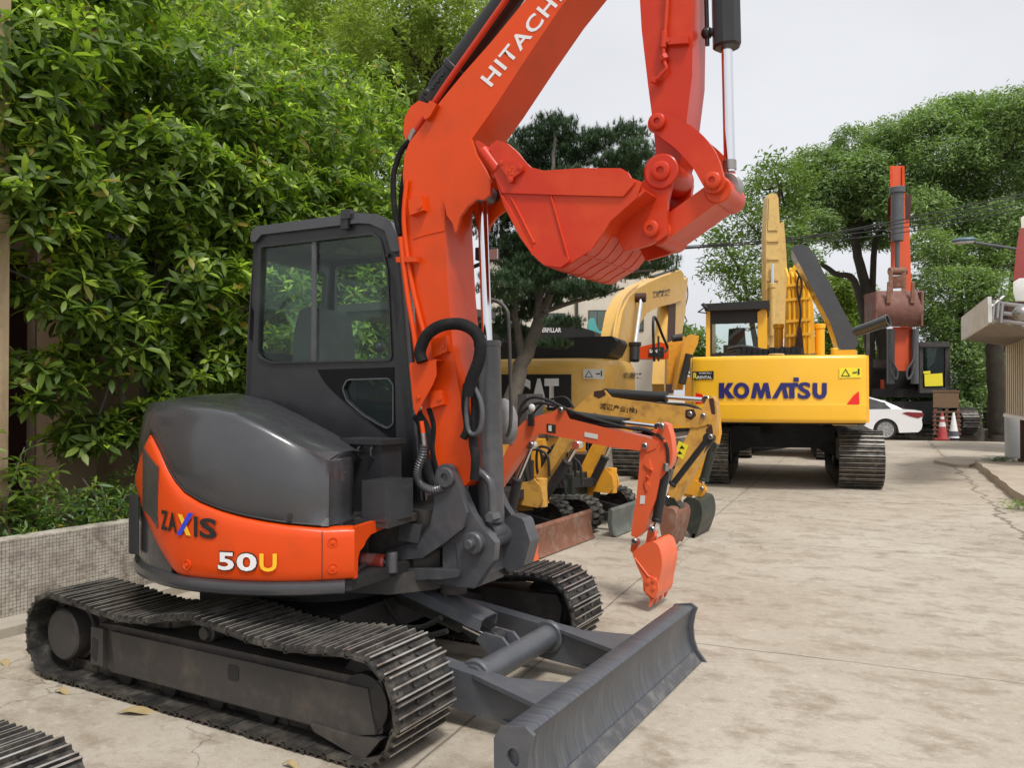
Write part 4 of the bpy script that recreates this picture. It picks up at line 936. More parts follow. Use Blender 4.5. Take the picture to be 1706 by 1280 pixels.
# interior
b = MB(); sc = cab(545, 560)+cy_*.40
def loc(x, y, z): return c0_+cx_*x+cy_*y+Vector((0, 0, z))
prof = [(-.23, 1.30), (-.20, 1.86), (-.16, 1.99), (-.10, 2.02), (-.06, 1.98), (-.03, 1.80), (-.02, 1.45), (-.02, 1.30)]
q = [loc(x-.16, .20, z) for x, z in prof]; b.prism(q, cy_*.40, bev=.05, seg=3); b.prism([loc(-.30, .20, 1.28), loc(.20, .20, 1.30), loc(.22, .20, 1.42), loc(-.30, .20, 1.42)], cy_*.42, bev=.03, seg=3)
ST = b.build('seat', M['seat'], CAB)
lettering('HITACHI', quadmap(loc(-.175, .25, 1.80), loc(-.175, .40, 1.80), loc(-.175, .25, 1.825), off=.004), M['bracket'], ST, bold=.01)
b = MB(); b.box(loc(.0, CW/2, 1.0), (1.0, .6, .1), rot=Matrix.Rotation(CR_, 3, 'Z'), bev=.01); b.box(loc(-.12, .14, 1.36), (.5, .10, .10), rot=Matrix.Rotation(CR_, 3, 'Z'), bev=.02)
b.box(loc(.30, .14, 1.66), (.12, .10, .07), rot=Matrix.Rotation(CR_, 3, 'Z'), bev=.02); b.tube([loc(.25, .14, 1.45), loc(.27, .14, 1.6), loc(.28, .14, 1.73)], .014, 8); b.ball(loc(.28, .14, 1.76), .035)
b.box(loc(.52, .58, 1.15), (.10, .2, .4), rot=Matrix.Rotation(CR_, 3, 'Z'), bev=.03); b.build('console', M['cabgrey'], CAB)
b = MB(); b.box(loc(-.05, CW/2, 2.40), (.95, CW-.1, .03), rot=Matrix.Rotation(CR_, 3, 'Z')); b.box(loc(-.10, .3, 2.37), (.16, .2, .03), rot=Matrix.Rotation(CR_, 3, 'Z'), bev=.01)
b.build('headliner', M['bracket'], CAB)
hp = spline([loc(.36, .45, 2.2), loc(.34, .46, 2.0), loc(.37, .45, 1.88), loc(.44, .42, 1.80)], 12)
b = MB(); b.tube(hp, [.012 if k % 2 else .016 for k in range(len(hp))], 8); b.build('coiled_cable', M['cord'], CAB)
b = MB()
for k in range(11): b.tube([loc(.18, .09, 1.42+k*.017), loc(.215, .075, 1.425+k*.018), loc(.27, .075, 1.43+k*.018)], .0035, 6)
b.build('speaker_grille', M['bracket'], CAB)
b = MB(); b.box(atY(812, 424, .40), (.10, .10, .07), bev=.01); b.mi = 1; b.box(atY(818, 424, .34), (.085, .01, .055), bev=.004); lt = b.build('work_lamp', [M['black'], M['lampglass']], CAB)
b = MB(); b.tube([atY(812, 424, .42), atY(800, 440, .45), atY(775, 450, .5)], .012, 8); b.build('bracket', M['black'], lt)
# ------------------------------------------------------------------ other machines
def bar(b, a, c, wd, ht, up=(0, 0, 1), bev=.004):
    """square bar from a to c"""
    a, c = Vector(a), Vector(c); t = (c-a).normalized(); u = Vector(up); s = t.cross(u)
    s = s.normalized() if s.length > 1e-4 else t.orthogonal().normalized(); n = s.cross(t)
    rot = Matrix((s, t, n)).transposed(); b.box((a+c)/2, (wd, (c-a).length, ht), rot=rot, bev=bev)
def cylpart(name, a, k, e, r, rr, parent, mb='black', side=Vector((0, 1, 0)), seg=18):
    """hydraulic cylinder: barrel a..k, rod k..e"""
    a, k, e = Vector(a), Vector(k), Vector(e); d = (e-a).normalized()
    b = MB(); b.cyl(a, k, r, seg, .004); b.cyl(k-d*.02, k+d*.008, r*1.1, seg, .003); b.cyl(a-side*r*1.0, a+side*r*1.0, r*1.05, seg, .003)
    o = b.build(name, M[mb], parent); b = MB(); b.cyl(k, e, rr, seg); b.cyl(e-side*r*.9, e+side*r*.9, r*.85, seg, .003); b.build('rod', M['chrome'], o); return o
def P_(x, y, Y, dy=0.): return atY(x, y, Y)+Vector((0, dy, 0))
def face(px, Y, half, m, name, parent, bev=.006, rr=0, sharp=32):
    b = MB(); q = onY(px, Y-half); q = rounded(q, rr, 2) if rr else q
    b.prism(q, (0, 2*half, 0), bev=bev); return b.build(name, m, parent, sharp=sharp)
def pins(lst, Y, r, m, parent, name='pin'):
    for x, y in lst:
        b = MB(); c = atY(x, y, Y); b.lathe([(r, 0), (r, .016), (r*.7, .022), (r*.66, .010), (r*.3, .010), (r*.28, .02)], c, (0, -1, 0), 16); b.build(name, m, parent)
def rubber_track(T, yc, wd, L, h, root):
    P = racetrack(-L/2+h/2, L/2-h/2, h/2, .015, n=8)
    b = MB(); st, pt = path_resample(P, .075)
    for p, t in st:
        n = Vector((-t.z, 0, t.x)); rot = Matrix((t, Vector((0, 1, 0)), n)).transposed(); Mx = T @ Matrix.Translation((p.x, yc, p.z)) @ rot.to_4x4()
        b.box((0, 0, -.028), (pt*1.02, wd, .014), M=Mx); b.box((0, wd*.22, -.012), (pt*.5, wd*.5, .024), M=Mx, bev=.004); b.box((pt*.3, -wd*.22, -.012), (pt*.5, wd*.5, .024), M=Mx, bev=.004)
        b.box((0, 0, -.05), (pt*.6, .05, .03), M=Mx)
    tr = b.build('track', M['rubber'], root)
    b = MB(); b.prism([T @ Vector((x, yc-wd*.30, z)) for x, z in [(-L/2+h*.7, h*.72), (L/2-h*.75, h*.70), (L/2-h*.7, h*.3), (L/2-h*.8, h*.2), (-L/2+h*.8, h*.2), (-L/2+h*.7, h*.4)]], T.to_3x3() @ Vector((0, wd*.6, 0)), bev=.01)
    b.build('track_frame', M['under'], tr)
    for x, nm in ((-L/2+h/2, 'sprocket'), (L/2-h/2, 'idler')):
        b = MB(); r = h/2-.045; b.lathe([(r*.6, -.08), (r, -.06), (r, .06), (r*.6, .08), (r*.5, .05), (r*.2, .07)], T @ Vector((x, yc, h/2)), T.to_3x3() @ Vector((0, -1, 0)), 18); b.build(nm, M['under'], tr)
    for k in range(3):
        b = MB(); c = Vector((-L*.2+k*L*.2, yc, .075)); b.cyl(T @ (c+Vector((0, -wd*.4, 0))), T @ (c+Vector((0, wd*.4, 0))), .045, 14, .004); b.build('roller', M['under'], tr)
M['rubber'] = paint('dusty rubber track', (.035, .034, .030), .8, var=.3, vs=6, dirt=(.26, .23, .18), dirt_amt=.7, ds=9, bmp=.3)
def mini(label, cx, cy, mt, mblade, canopy=True, rz=0., L=1.55, W=1.25, blade=True, group='mini excavators'):
    root = thing('mini_excavator', label, 'mini excavator', (cx, cy, 0), rz, group)
    T = Matrix.Translation((cx, cy, 0)) @ Matrix.Rotation(rz, 4, 'Z'); v = lambda x, y, z: T @ Vector((x, y, z))
    for s in (-1, 1): rubber_track(T, s*(W/2-.125), .25, L, .40, root)
    b = MB(); b.box((0, 0, .28), (.8, W-.5, .16), M=T, bev=.01); b.cyl(v(0, 0, .34), v(0, 0, .46), .26, 28); b.build('centre_frame', M['under'], root)
    if blade:
        bx = L/2+.22
        b = MB(); b.prism([v(x, -W/2, z) for x, z in [(bx-.02, .04), (bx-.04, .15), (bx-.03, .27), (bx-.05, .30), (bx-.07, .29), (bx-.085, .15), (bx-.06, .03), (bx+.01, .01)]], T.to_3x3() @ Vector((0, W, 0)), bev=.003)
        dz = b.build('dozer_blade', mblade, root)
        for s in (-1, 1): b = MB(); bar(b, v(.25, s*.24, .24), v(bx-.07, s*.24, .12), .06, .09); b.build('push_arm', M['under'], dz)
    b = MB(); ring = [v(.62*math.cos(a)*(1 if math.cos(a) < 0 else .9), .60*math.sin(a), .46) for a in np.linspace(0, 2*math.pi, 28, endpoint=False)]; b.prism(ring, (0, 0, .09), bev=.01); b.build('floor_plate', M['under'], root)
    b = MB(); ring = [v(-.03+.60*math.cos(a), .59*math.sin(a), .56) for a in np.linspace(R(75), R(285), 22)]+[v(-.05, -.57, .56), v(-.05, .57, .56)]
    b.prism(ring, (0, 0, .42), bev=.04, seg=3); h = b.build('body', mt, root)
    b = MB(); b.prism([v(x, -.595, z) for x, z in [(-.42, .62), (-.10, .62), (-.10, .80), (-.42, .80)]], T.to_3x3() @ Vector((0, .02, 0)), bev=.004); b.build('vent', M['under'], h)
    b = MB(); b.box((.18, -.42, .68), (.34, .26, .26), M=T, bev=.015); b.build('side_box', M['cabgrey'], root); b = MB(); b.box((.18, .30, .68), (.34, .40, .22), M=T, bev=.015); b.build('side_box', M['cabgrey'], root)
    b = MB(); b.box((-.15, .05, 1.05), (.42, .42, .12), M=T, bev=.04); b.box((-.36, .05, 1.28), (.12, .42, .42), M=T, bev=.05); b.build('seat', M['seat'], root)
    b = MB()
    for s_ in (-.085, .065): b.prism([v(x, s_, z) for x, z in [(.44, .40), (.70, .38), (.76, .46), (.74, .58), (.66, .66), (.58, .62), (.44, .60)]], T.to_3x3() @ Vector((0, .02, 0)), bev=.006)
    b.box((.56, 0, .50), (.20, .15, .10), M=T, bev=.02); b.cyl(v(.70, 0, .38), v(.70, 0, .66), .06, 18, .004); b.build('swing_post', mt, root)
    if canopy:
        for s in (-1, 1):
            b = MB(); b.tube([v(-.50, s*.50, .95), v(-.50, s*.50, 2.05), v(-.44, s*.50, 2.12), v(.45, s*.50, 2.12)], .022, 10); b.build('canopy_post', M['frame'], root)
        b = MB(); b.box((.0, 0, 2.17), (1.15, 1.12, .06), M=T, bev=.025, seg=3); b.build('canopy', M['frame'], root)
    b = MB()
    for s in (-.18, .28): b = MB(); b.tube([v(.28, s, .8), v(.30, s, 1.15), v(.27, s, 1.25)], .012, 8); b.ball(v(.27, s, 1.262), .028); b.build('lever', M['black'], root)
    return root
# ---- orange mini in front
YO = 1.97
m1 = mini('light orange mini excavator just behind the big one, bucket tip on the concrete', -.98, YO, M['miniorange'], M['miniorange'])
face([(826, 792), (838, 762), (850, 738), (863, 712), (877, 699), (900, 692), (922, 686), (930, 679), (940, 681), (947, 698), (1000, 711), (1078, 729), (1098, 738), (1092, 748), (1078, 753), (1020, 746), (930, 728), (902, 722), (887, 727), (870, 752), (845, 790), (828, 815)], YO, .055, M['miniorange'], 'boom', m1)
face([(1096, 712), (1104, 704), (1112, 708), (1118, 728), (1121, 755), (1119, 772), (1110, 786), (1099, 800), (1092, 832), (1083, 856), (1074, 885), (1060, 897), (1051, 893), (1054, 868), (1060, 830), (1064, 790), (1066, 755), (1073, 742), (1085, 733)], YO, .048, M['miniorange'], 'arm', m1)
arm1 = m1.children[-1]
pins([(1103, 710), (1075, 743), (1087, 882), (1058, 902), (886, 741), (935, 683)], YO-.06, .022, M['steel'], m1)
pins([(1107, 736), (1085, 783), (1079, 795)], YO-.05, .012, M['miniorange'], m1)
for q in ([(1072, 772), (1082, 764), (1088, 790)], [(1073, 800), (1084, 808), (1078, 822)], [(1085, 718), (1094, 714), (1096, 728)]):
    b = MB(); b.prism(rounded([p for p in onY(q, YO-.048)], .01, 2), (0, -.012, 0), bev=.004); b.build('stiffener', M['miniorange'], m1)
face([(1079, 884), (1090, 882), (1092, 896), (1082, 912), (1068, 922), (1058, 918), (1075, 908)], YO-.03, .02, M['miniorange'], 'bucket_link', m1, rr=.01)
face([(1052, 905), (1062, 897), (1064, 906), (1056, 924), (1050, 918)], YO+.03, .02, M['miniorange'], 'bucket_link', m1, rr=.01)
cylpart('arm_cylinder', P_(947, 691, YO), P_(1038, 704, YO), P_(1098, 711, YO), .033, .014, m1)
cylpart('bucket_cylinder', P_(1108, 785, YO), P_(1094, 868, YO), P_(1088, 884, YO), .034, .014, m1)
cylpart('boom_cylinder', P_(850, 860, YO), P_(862, 800, YO), P_(886, 742, YO), .038, .018, m1)
def bucket(px, Y, half, m, parent, teeth, cheek=.014, floor=None, name='bucket', tn=4, tl=.06, ears=None):
    q0 = onY(px, Y-half); sh = sum(toPX(p+Vector((0, 2*half, 0)))[0]-x for p, (x, y) in zip(q0, px))/len(px); x0_, x1_ = min(x for x, y in px), max(x for x, y in px)
    kx = max(.45, (x1_-x0_-sh)/(x1_-x0_)); px = [(x0_+(x-x0_)*kx, y) for x, y in px]; teeth = [(x0_+(x-x0_)*kx, y) for x, y in teeth]; q = onY(px, Y-half); b = MB()
    for s in (0, 1): b.prism([p+Vector((0, s*(2*half-cheek), 0)) for p in q], (0, cheek, 0), bev=.003)
    fl = spline([q[i] for i in floor], 3); b.grid([[p+Vector((0, y, 0)) for p in fl] for y in np.linspace(.002, 2*half-.002, 4)])
    o = b.build(name, m, parent)
    (ax, ay), (bx_, by_) = teeth; a, c = atY(ax, ay, Y-half), atY(bx_, by_, Y-half)
    for k in range(tn):
        b = MB(); y = (2*half-.03)*k/(tn-1); d = (c-a).normalized(); n = Vector((-d.z, 0, d.x))*.016
        e = a+Vector((0, y, 0)); t = c+Vector((0, y, 0))
        b.poly([e+n, e-n, e-n+Vector((0, .035, 0)), e+n+Vector((0, .035, 0)), t+n*.3, t-n*.3, t-n*.3+Vector((0, .03, 0)), t+n*.3+Vector((0, .03, 0))], [(0, 1, 2, 3), (4, 7, 6, 5), (0, 4, 5, 1), (1, 5, 6, 2), (2, 6, 7, 3), (3, 7, 4, 0)])
        b.build('bucket_tooth', m, o)
    return o
bk = bucket([(1053, 922), (1066, 914), (1085, 906), (1105, 903), (1118, 908), (1126, 922), (1129, 938), (1126, 955), (1119, 975), (1116, 990), (1110, 1000), (1096, 996), (1082, 985), (1080, 965), (1066, 944)], YO, .17, M['miniorange'], m1, ((1106, 990), (1097, 1012)), floor=[3, 4, 5, 6, 7, 8, 9, 10])
b = MB(); b.prism(rounded(onY([(1074, 966), (1086, 960), (1096, 968), (1098, 985), (1090, 998), (1076, 986)], YO-.171), .01, 2), (0, -.012, 0), bev=.003)
for x, y in ((1080, 970), (1089, 967), (1089, 980)): b.lathe([(.014, 0), (.014, .008), (.006, .009)], atY(x, y, YO-.183), (0, -1, 0), 10)
b.build('side_cutter', M['miniorange'], bk)
b = MB(); b.tube(onY([(1057, 930), (1080, 960), (1094, 966)], YO-.172), .006, 6); b.build('rib', M['miniorange'], bk)
def hose(px, Y, r, parent, name='hose', m='black', sp=6):
    b = MB(); b.tube(spline(onY(px, Y), sp), r, 8); return b.build(name, M[m], parent)
hose([(852, 740), (862, 700), (872, 672), (890, 662), (915, 668), (940, 680), (975, 694), (1040, 712), (1080, 718), (1102, 730), (1112, 748), (1113, 775)], YO-.05, .012, m1)
hose([(945, 693), (985, 706), (1030, 712), (1070, 714), (1100, 726), (1115, 745), (1117, 772)], YO-.02, .010, m1)
hose([(862, 715), (868, 690), (895, 672), (925, 676)], YO+.03, .012, m1)
b = MB(); b.cyl(P_(1110, 772, YO-.06), P_(1109, 785, YO-.06), .02, 10, .003); b.build('fitting', M['steel'], m1)
b = MB(); b.ball(atY(886, 680, YO-.08), .028, sc=(1, .6, 1.1)); b.mi = 1; b.box(atY(885, 700, YO-.08), (.04, .03, .09), bev=.004); b.build('work_lamp', [M['lampglass'], M['black']], m1)
def decal(px, Y, m, name, parent, off=.0015):
    b = MB(); b.prism([p+Vector((0, -off, 0)) for p in onY(px, Y)], (0, -.001, 0)); return b.build(name, m, parent)
decal([(911, 706), (926, 708), (926, 722), (911, 720)], YO-.056, M['darkbucket'], 'sticker', m1)
decal([(914, 709), (919, 709), (919, 719), (914, 718)], YO-.058, M['labelwhite'], 'sticker', m1)
decal([(974, 720), (996, 724), (996, 732), (974, 728)], YO-.056, M['labelwhite'], 'sticker', m1)
decal([(1067, 826), (1075, 826), (1074, 840), (1066, 840)], YO-.049, M['labelwhite'], 'sticker', m1)
# canopy frame tube in front of the seat, grey cover hanging over the lever
b = MB(); b.tube(spline([P_(812, 498, YO-.45), P_(830, 503, YO-.45), P_(843, 515, YO-.45), P_(847, 535, YO-.45), P_(850, 620, YO-.45), P_(851, 700, YO-.45), P_(845, 728, YO-.45)], 5), .014, 10); b.build('guard_tube', M['frame'], m1)
b = MB(); rows = []
for i, (x, y, wv) in enumerate([(838, 664, .02), (841, 670, .05), (843, 682, .07), (844, 694, .085), (844, 706, .09), (844, 718, .09), (843, 730, .08), (842, 740, .05)]):
    c = atY(x, y, YO-.3); rows.append([c+Vector((wv*math.cos(a)*(1+.12*math.sin(5*a+i*.7)), wv*.8*math.sin(a), 0)) for a in np.linspace(0, 2*math.pi, 14, endpoint=False)])
b.grid(rows, closeu=True); b.build('cloth_cover', paint('grey wrapped cloth', (.20, .20, .20), .8, var=.5, vs=9, bmp=.9, bsc=14), m1)
# ---- chipped yellow mini with black writing
Y1 = 3.8
m2 = mini('chipped dull yellow mini excavator with black writing on its boom and a rusty blade', -1.22, 3.62, M['miniyellow'], M['rust'], canopy=False)
face([(868, 842), (890, 800), (920, 750), (944, 705), (960, 678), (978, 662), (992, 652), (1008, 650), (1018, 662), (1060, 668), (1120, 675), (1165, 682), (1190, 692), (1184, 706), (1160, 713), (1100, 704), (1030, 694), (990, 688), (975, 694), (955, 730), (915, 790), (888, 836), (876, 848)], Y1, .065, M['miniyellow'], 'boom', m2)
face([(1178, 664), (1187, 660), (1192, 668), (1195, 692), (1190, 720), (1178, 742), (1158, 782), (1136, 822), (1124, 842), (1112, 838), (1114, 815), (1126, 775), (1140, 735), (1152, 712), (1164, 690)], Y1, .055, M['miniyellow'], 'arm', m2)
for q in ([(990, 652), (1006, 650), (1010, 658), (998, 664), (989, 660)], [(1142, 683), (1156, 682), (1160, 692), (1152, 700), (1142, 696)]): b = MB(); b.prism(rounded([p+Vector((0, -.001, 0)) for p in onY(q, Y1-.066)], .01, 2), (0, -.002, 0)); b.build('chipped_patch', M['brown'], m2)
for q in ([(1181, 664), (1189, 664), (1192, 690), (1186, 692)], [(1176, 716), (1186, 706), (1188, 722), (1180, 736)]): b = MB(); b.prism(rounded([p+Vector((0, -.001, 0)) for p in onY(q, Y1-.056)], .01, 2), (0, -.002, 0)); b.build('chipped_patch', M['brown'], m2)
pins([(1150, 690), (1172, 693), (1184, 728)], Y1-.066, .024, M['steel'], m2)
cylpart('arm_cylinder', P_(1012, 656, Y1), P_(1110, 662, Y1), P_(1178, 667, Y1), .048, .022, m2)
cylpart('bucket_cylinder', P_(1182, 730, Y1-.02), P_(1122, 808, Y1-.02), P_(1112, 832, Y1-.02), .046, .02, m2)
cylpart('boom_cylinder', P_(898, 842, Y1-.12), P_(945, 770, Y1-.12), P_(962, 742, Y1-.12), .05, .022, m2)
bucket([(1098, 846), (1108, 840), (1122, 846), (1140, 848), (1150, 856), (1150, 868), (1144, 884), (1136, 898), (1128, 912), (1116, 905), (1106, 896), (1100, 880), (1098, 862)], Y1, .22, M['rust'], m2, ((1126, 904), (1123, 915)), floor=[2, 3, 4, 5, 6, 7, 8])
face([(1108, 828), (1122, 830), (1134, 846), (1128, 856), (1116, 848), (1104, 850)], Y1, .07, M['darkbucket'], 'bucket_link', m2, rr=.01)
face([(858, 836), (876, 828), (896, 830), (900, 842), (890, 850), (868, 852), (856, 846)], Y1-.05, .10, M['miniyellow'], 'swing_bracket', m2, bev=.02)
hose([(1012, 664), (1060, 672), (1110, 673), (1150, 676), (1172, 688), (1180, 710)], Y1-.05, .014, m2)
hose([(912, 735), (905, 705), (880, 725)], Y1-.10, .012, m2)
hose([(956, 680), (940, 662), (905, 672), (880, 700)], Y1-.08, .012, m2)
for ch, u0, u1 in ((u'渡辺产业(株)', 0, 1),):
    lettering(ch, quadmap(atY(999, 683, Y1-.068), atY(1061, 691, Y1-.068), atY(1000, 671, Y1-.068), atY(1062, 680, Y1-.068)), M['letblack'], m2, bold=.012)
decal([(1131, 735), (1147, 742), (1138, 766), (1124, 757)], Y1-.056, M['labelyellow'], 'sticker', m2)
b = MB()
for s in (0, 9): b.prism([p+Vector((0, -.003, 0)) for p in onY([(1136-s*.4, 742+s), (1141-s*.4, 748+s), (1132-s*.4, 748+s)], Y1-.056)], (0, -.001, 0))
b.build('symbol', M['letblack'], m2)
for k in range(7):
    x0, y0 = 878+11*k, 752+rnd.uniform(-10, 14); hose([(x0, y0+60), (x0-6, y0+30), (x0+rnd.uniform(-4, 14), y0), (x0+22, y0+8), (x0+26, y0+44)], Y1+rnd.uniform(-.1, .3), .014, m2, sp=5)
# ---- amber mini with dark bucket
Y2 = 5.0
m3 = mini('amber yellow mini excavator behind the chipped one, with dark green bucket and grey blade', -1.05, 5.0, M['amber'], paint('dark grey green blade', (.10, .115, .105), .5, var=.3, dirt=(.3, .28, .24), dirt_amt=.4), canopy=False)
face([(955, 836), (963, 800), (966, 782), (984, 745), (1000, 722), (1020, 706), (1060, 698), (1120, 696), (1185, 688), (1192, 700), (1180, 712), (1120, 714), (1060, 716), (1030, 724), (1010, 742), (990, 780), (984, 800), (980, 832), (968, 840)], Y2, .06, M['amber'], 'boom', m3)
face([(1180, 682), (1190, 680), (1196, 698), (1198, 722), (1194, 742), (1182, 748), (1172, 780), (1160, 812), (1148, 830), (1138, 826), (1142, 800), (1154, 765), (1160, 735), (1168, 710)], Y2, .055, M['amber'], 'arm', m3)
face([(1130, 808), (1150, 806), (1158, 800), (1172, 808), (1176, 818), (1166, 832), (1156, 826), (1146, 824), (1134, 822)], Y2-.03, .04, M['amber'], 'bucket_link', m3, rr=.01)
pins([(1136, 814), (1170, 814), (984, 806), (962, 788)], Y2-.072, .022, M['steel'], m3)
cylpart('bucket_cylinder', P_(1188, 742, Y2-.02), P_(1172, 800, Y2-.02), P_(1168, 812, Y2-.02), .05, .02, m3, 'darkbucket')
cylpart('boom_cylinder', P_(988, 802, Y2-.1), P_(1008, 762, Y2-.1), P_(1020, 735, Y2-.1), .045, .02, m3)
bucket([(1138, 834), (1150, 828), (1168, 830), (1184, 834), (1192, 848), (1192, 864), (1184, 880), (1176, 892), (1166, 902), (1156, 890), (1148, 884), (1152, 866), (1144, 850)], Y2, .26, M['darkbucket'], m3, ((1170, 890), (1162, 904)), floor=[2, 3, 4, 5, 6, 7, 8])
b = MB(); b.box(atY(942, 814, Y2-.25), (.36, .4, .36), bev=.02); b.build('side_box', M['darkbucket'], m3)
b = MB(); b.prism(rounded(onY([(888, 800), (905, 772), (916, 780), (912, 806), (892, 812)], 4.35), .02, 2), (0, .03, 0), bev=.003)
for i in range(3):
    for j in range(3): b.cyl(atY(893+i*5, 792+j*5-i*2, 4.35), atY(893+i*5, 792+j*5-i*2, 4.344), .010, 8)
b.build('side_guard', M['amber'], m3)
# ---- shared frame for the two big machines seen from behind
HD = Vector((-.2, .98, 0)).normalized(); HX = Vector((.98, .2, 0)).normalized(); UZ = Vector((0, 0, 1))
class Big:
    def __init__(s, o, hd=HD): s.o = Vector(o); s.f = hd; s.x = Vector((hd.y, -hd.x, 0)); s.T = Matrix.Translation(s.o) @ Matrix((s.x, s.f, UZ)).transposed().to_4x4()
    def w(s, x, y, z): return s.o+s.x*x+s.f*y+UZ*z
    def b(s, px, py, y): return atP(px, py, s.o+s.f*y, s.f)          # back-facing plane
    def sd(s, px, py, x): return atP(px, py, s.o+s.x*x, s.x)         # side plane
def big_track(B, xc, wd, L, h, root, pitch=.19):
    T = B.T @ Matrix.Rotation(math.pi/2, 4, 'Z')      # path X runs along heading
    P = racetrack(-L/2+h/2, L/2-h/2, h/2, .05, n=12); b = MB()
    chain(P, -xc-wd/2, -xc+wd/2, pitch, b, th=.015, gh=.028, detail=False, Mx=T)
    tr = b.build('track', [M['shoe'], M['under'], M['shoe_edge']], root)
    b = MB(); b.prism([T @ Vector((x, -xc-wd*.25, z)) for x, z in [(-L/2+h*.6, h*.72), (L/2-h*.6, h*.72), (L/2-h*.5, h*.3), (-L/2+h*.5, h*.3)]], T.to_3x3() @ Vector((0, wd*.5, 0)), bev=.02)
    b.build('track_frame', M['under'], tr)
    for x, nm in ((-L/2+h/2, 'sprocket'), (L/2-h/2, 'idler')):
        b = MB(); b.cyl(T @ Vector((x, -xc-wd*.3, h/2)), T @ Vector((x, -xc+wd*.3, h/2)), h*.40, 26, .02); b.build(nm, M['under'], tr)
    return tr
def cweight(B, x0, x1, z0, z1, yb, bow, rc, m, root, crease=None):
    """curved counterweight seen from behind with rounded vertical edges"""
    W_ = (x1-x0); xc = (x0+x1)/2; cols = []; nx = 40
    prof = []
    for t in np.linspace(0, 1, 6): a = -math.pi/2*(1-t); prof.append((rc*(1-math.cos(a)) if False else rc*(1-math.cos(a)), 0))
    zz = [(z0+rc*(1-math.cos(a)), rc*(1-math.sin(a))) for a in np.linspace(0, math.pi/2, 6)]
    zz += [(z0+.27*(z1-z0), 0)] + ([(z0+.27*(z1-z0)+.005, .016), (z0+.27*(z1-z0)+.02, .018)] if crease else []) + [(z0+.6*(z1-z0), .018 if crease else 0)]
    zz += [(z1-rc*(1-math.cos(a)), (.018 if crease else 0)+rc*(1-math.sin(a))) for a in np.linspace(math.pi/2, 0, 6)]
    rows = []
    for u in np.linspace(-1, 1, nx):
        au = abs(u); k = 1.3
        plan = bow*u*u; ex = max(0, (au-.90)/.10); corner = .28*(1-math.sqrt(max(0, 1-ex**2)))
        rows.append([B.w(xc+u*W_/2, yb+plan+corner+d, z) for z, d in zz])
    rows = [[p+B.f*.6 for p in rows[0]]]+rows+[[p+B.f*.6 for p in rows[-1]]]
    b = MB(); b.grid(rows, closeu=False); b.prism([B.w(x0+.02, yb+.35, z0+.01), B.w(x1-.02, yb+.35, z0+.01), B.w(x1-.02, yb+.9, z0+.01), B.w(x0+.02, yb+.9, z0+.01)], (0, 0, z1-z0-.02))
    return b.build('counterweight', m, root, sharp=30)
def onback(B, yb, bow, x0, x1, off=.012, crease=.018):
    xc = (x0+x1)/2; W_ = x1-x0
    def f(p):
        """push a world point on the plane y=yb back onto the bowed face"""
        q = p-B.o; x, z = q.dot(B.x), q.z; u = (x-xc)/(W_/2)
        return B.w(x, yb+bow*u*u+crease-off, z)
    return f
# ---- bright yellow machine, rear view
K = Big(Vector((.30, 11.8, 0)))
kr = thing('excavator', 'large bright yellow excavator seen from behind with blue letters on its counterweight', 'excavator', K.o)
kc0, kc1 = K.b(1146, 650, -2.62), K.b(1453, 650, -2.62); kx0, kx1 = (kc0-K.o).dot(K.x), (kc1-K.o).dot(K.x)
kz0, kz1 = K.b(1300, 705, -2.7).z, K.b(1300, 592, -2.7).z
cwt = cweight(K, kx0, kx1, kz0, kz1, -2.72, .22, .07, M['komyellow'], kr, crease=True)
fK = onback(K, -2.72, .22, kx0, kx1)
def kq(px): return [fK(K.b(x, y, -2.72)) for x, y in px]
def klet(txt, x0, y0, x1, y1, m, bold, name='lettering', sp=1., off=.0, wid=1):
    a, c, d = K.b(x0, y1, -2.72), K.b(x1, y1, -2.72), K.b(x0, y0, -2.72)
    return lettering(txt, lambda u, v: fK(a+(c-a)*u+(d-a)*v)-K.f*off, m, cwt, bold=bold, cut=14, sp=sp, name=name)
klet('S', 1329, 637, 1351, 665, M['letblue'], .035)
for q, h in (([(1235+13.5*math.cos(t), 651-13.5*math.sin(t)) for t in np.linspace(0, 2*math.pi, 28, endpoint=False)], [(1235+6*math.cos(t), 651-7*math.sin(t)) for t in np.linspace(0, 2*math.pi, 20, endpoint=False)]),):
    b = MB(); b.plate(kq(q), [kq(h)], -K.f*.002); b.build('lettering', M['letblue'], cwt)
for q in ([(1197, 638), (1206, 638), (1206, 648), (1212, 638), (1222, 638), (1213, 650), (1224, 664), (1213, 664), (1206, 654), (1206, 664), (1197, 664)],
          [(1251, 664), (1256, 638), (1264, 638), (1268, 652), (1272, 638), (1280, 638), (1285, 664), (1277, 664), (1275, 650), (1271, 664), (1265, 664), (1261, 650), (1259, 664)],
          [(1354, 638), (1362, 638), (1362, 654), (1364, 658), (1368, 658), (1370, 654), (1370, 638), (1378, 638), (1378, 656), (1375, 662), (1369, 665), (1363, 665), (1357, 662), (1354, 656)],
          [(1286, 664), (1301, 638), (1308, 638), (1314, 664), (1306, 664), (1303, 648), (1295, 664)], [(1306, 638), (1330, 638), (1330, 645), (1324, 645), (1324, 664), (1315, 664), (1315, 645), (1309, 645)], [(1322, 629), (1331, 629), (1331, 636), (1322, 636)]):
    b = MB(); b.prism(kq(q), -K.f*.002); b.build('lettering', M['letblue'], cwt)
b = MB(); b.prism(kq([(1151, 619), (1188, 618), (1188, 632), (1151, 633)]), -K.f*.002); b.build('sign', M['letblack'], cwt)
klet('RENTAL', 1160, 626, 1185, 631, M['labelwhite'], .02, off=.004); klet('KOMATSU', 1163, 620, 1184, 623, M['labelwhite'], .01, off=.004); klet('R', 1153, 621, 1160, 631, M['labelyellow'], .03, off=.004)
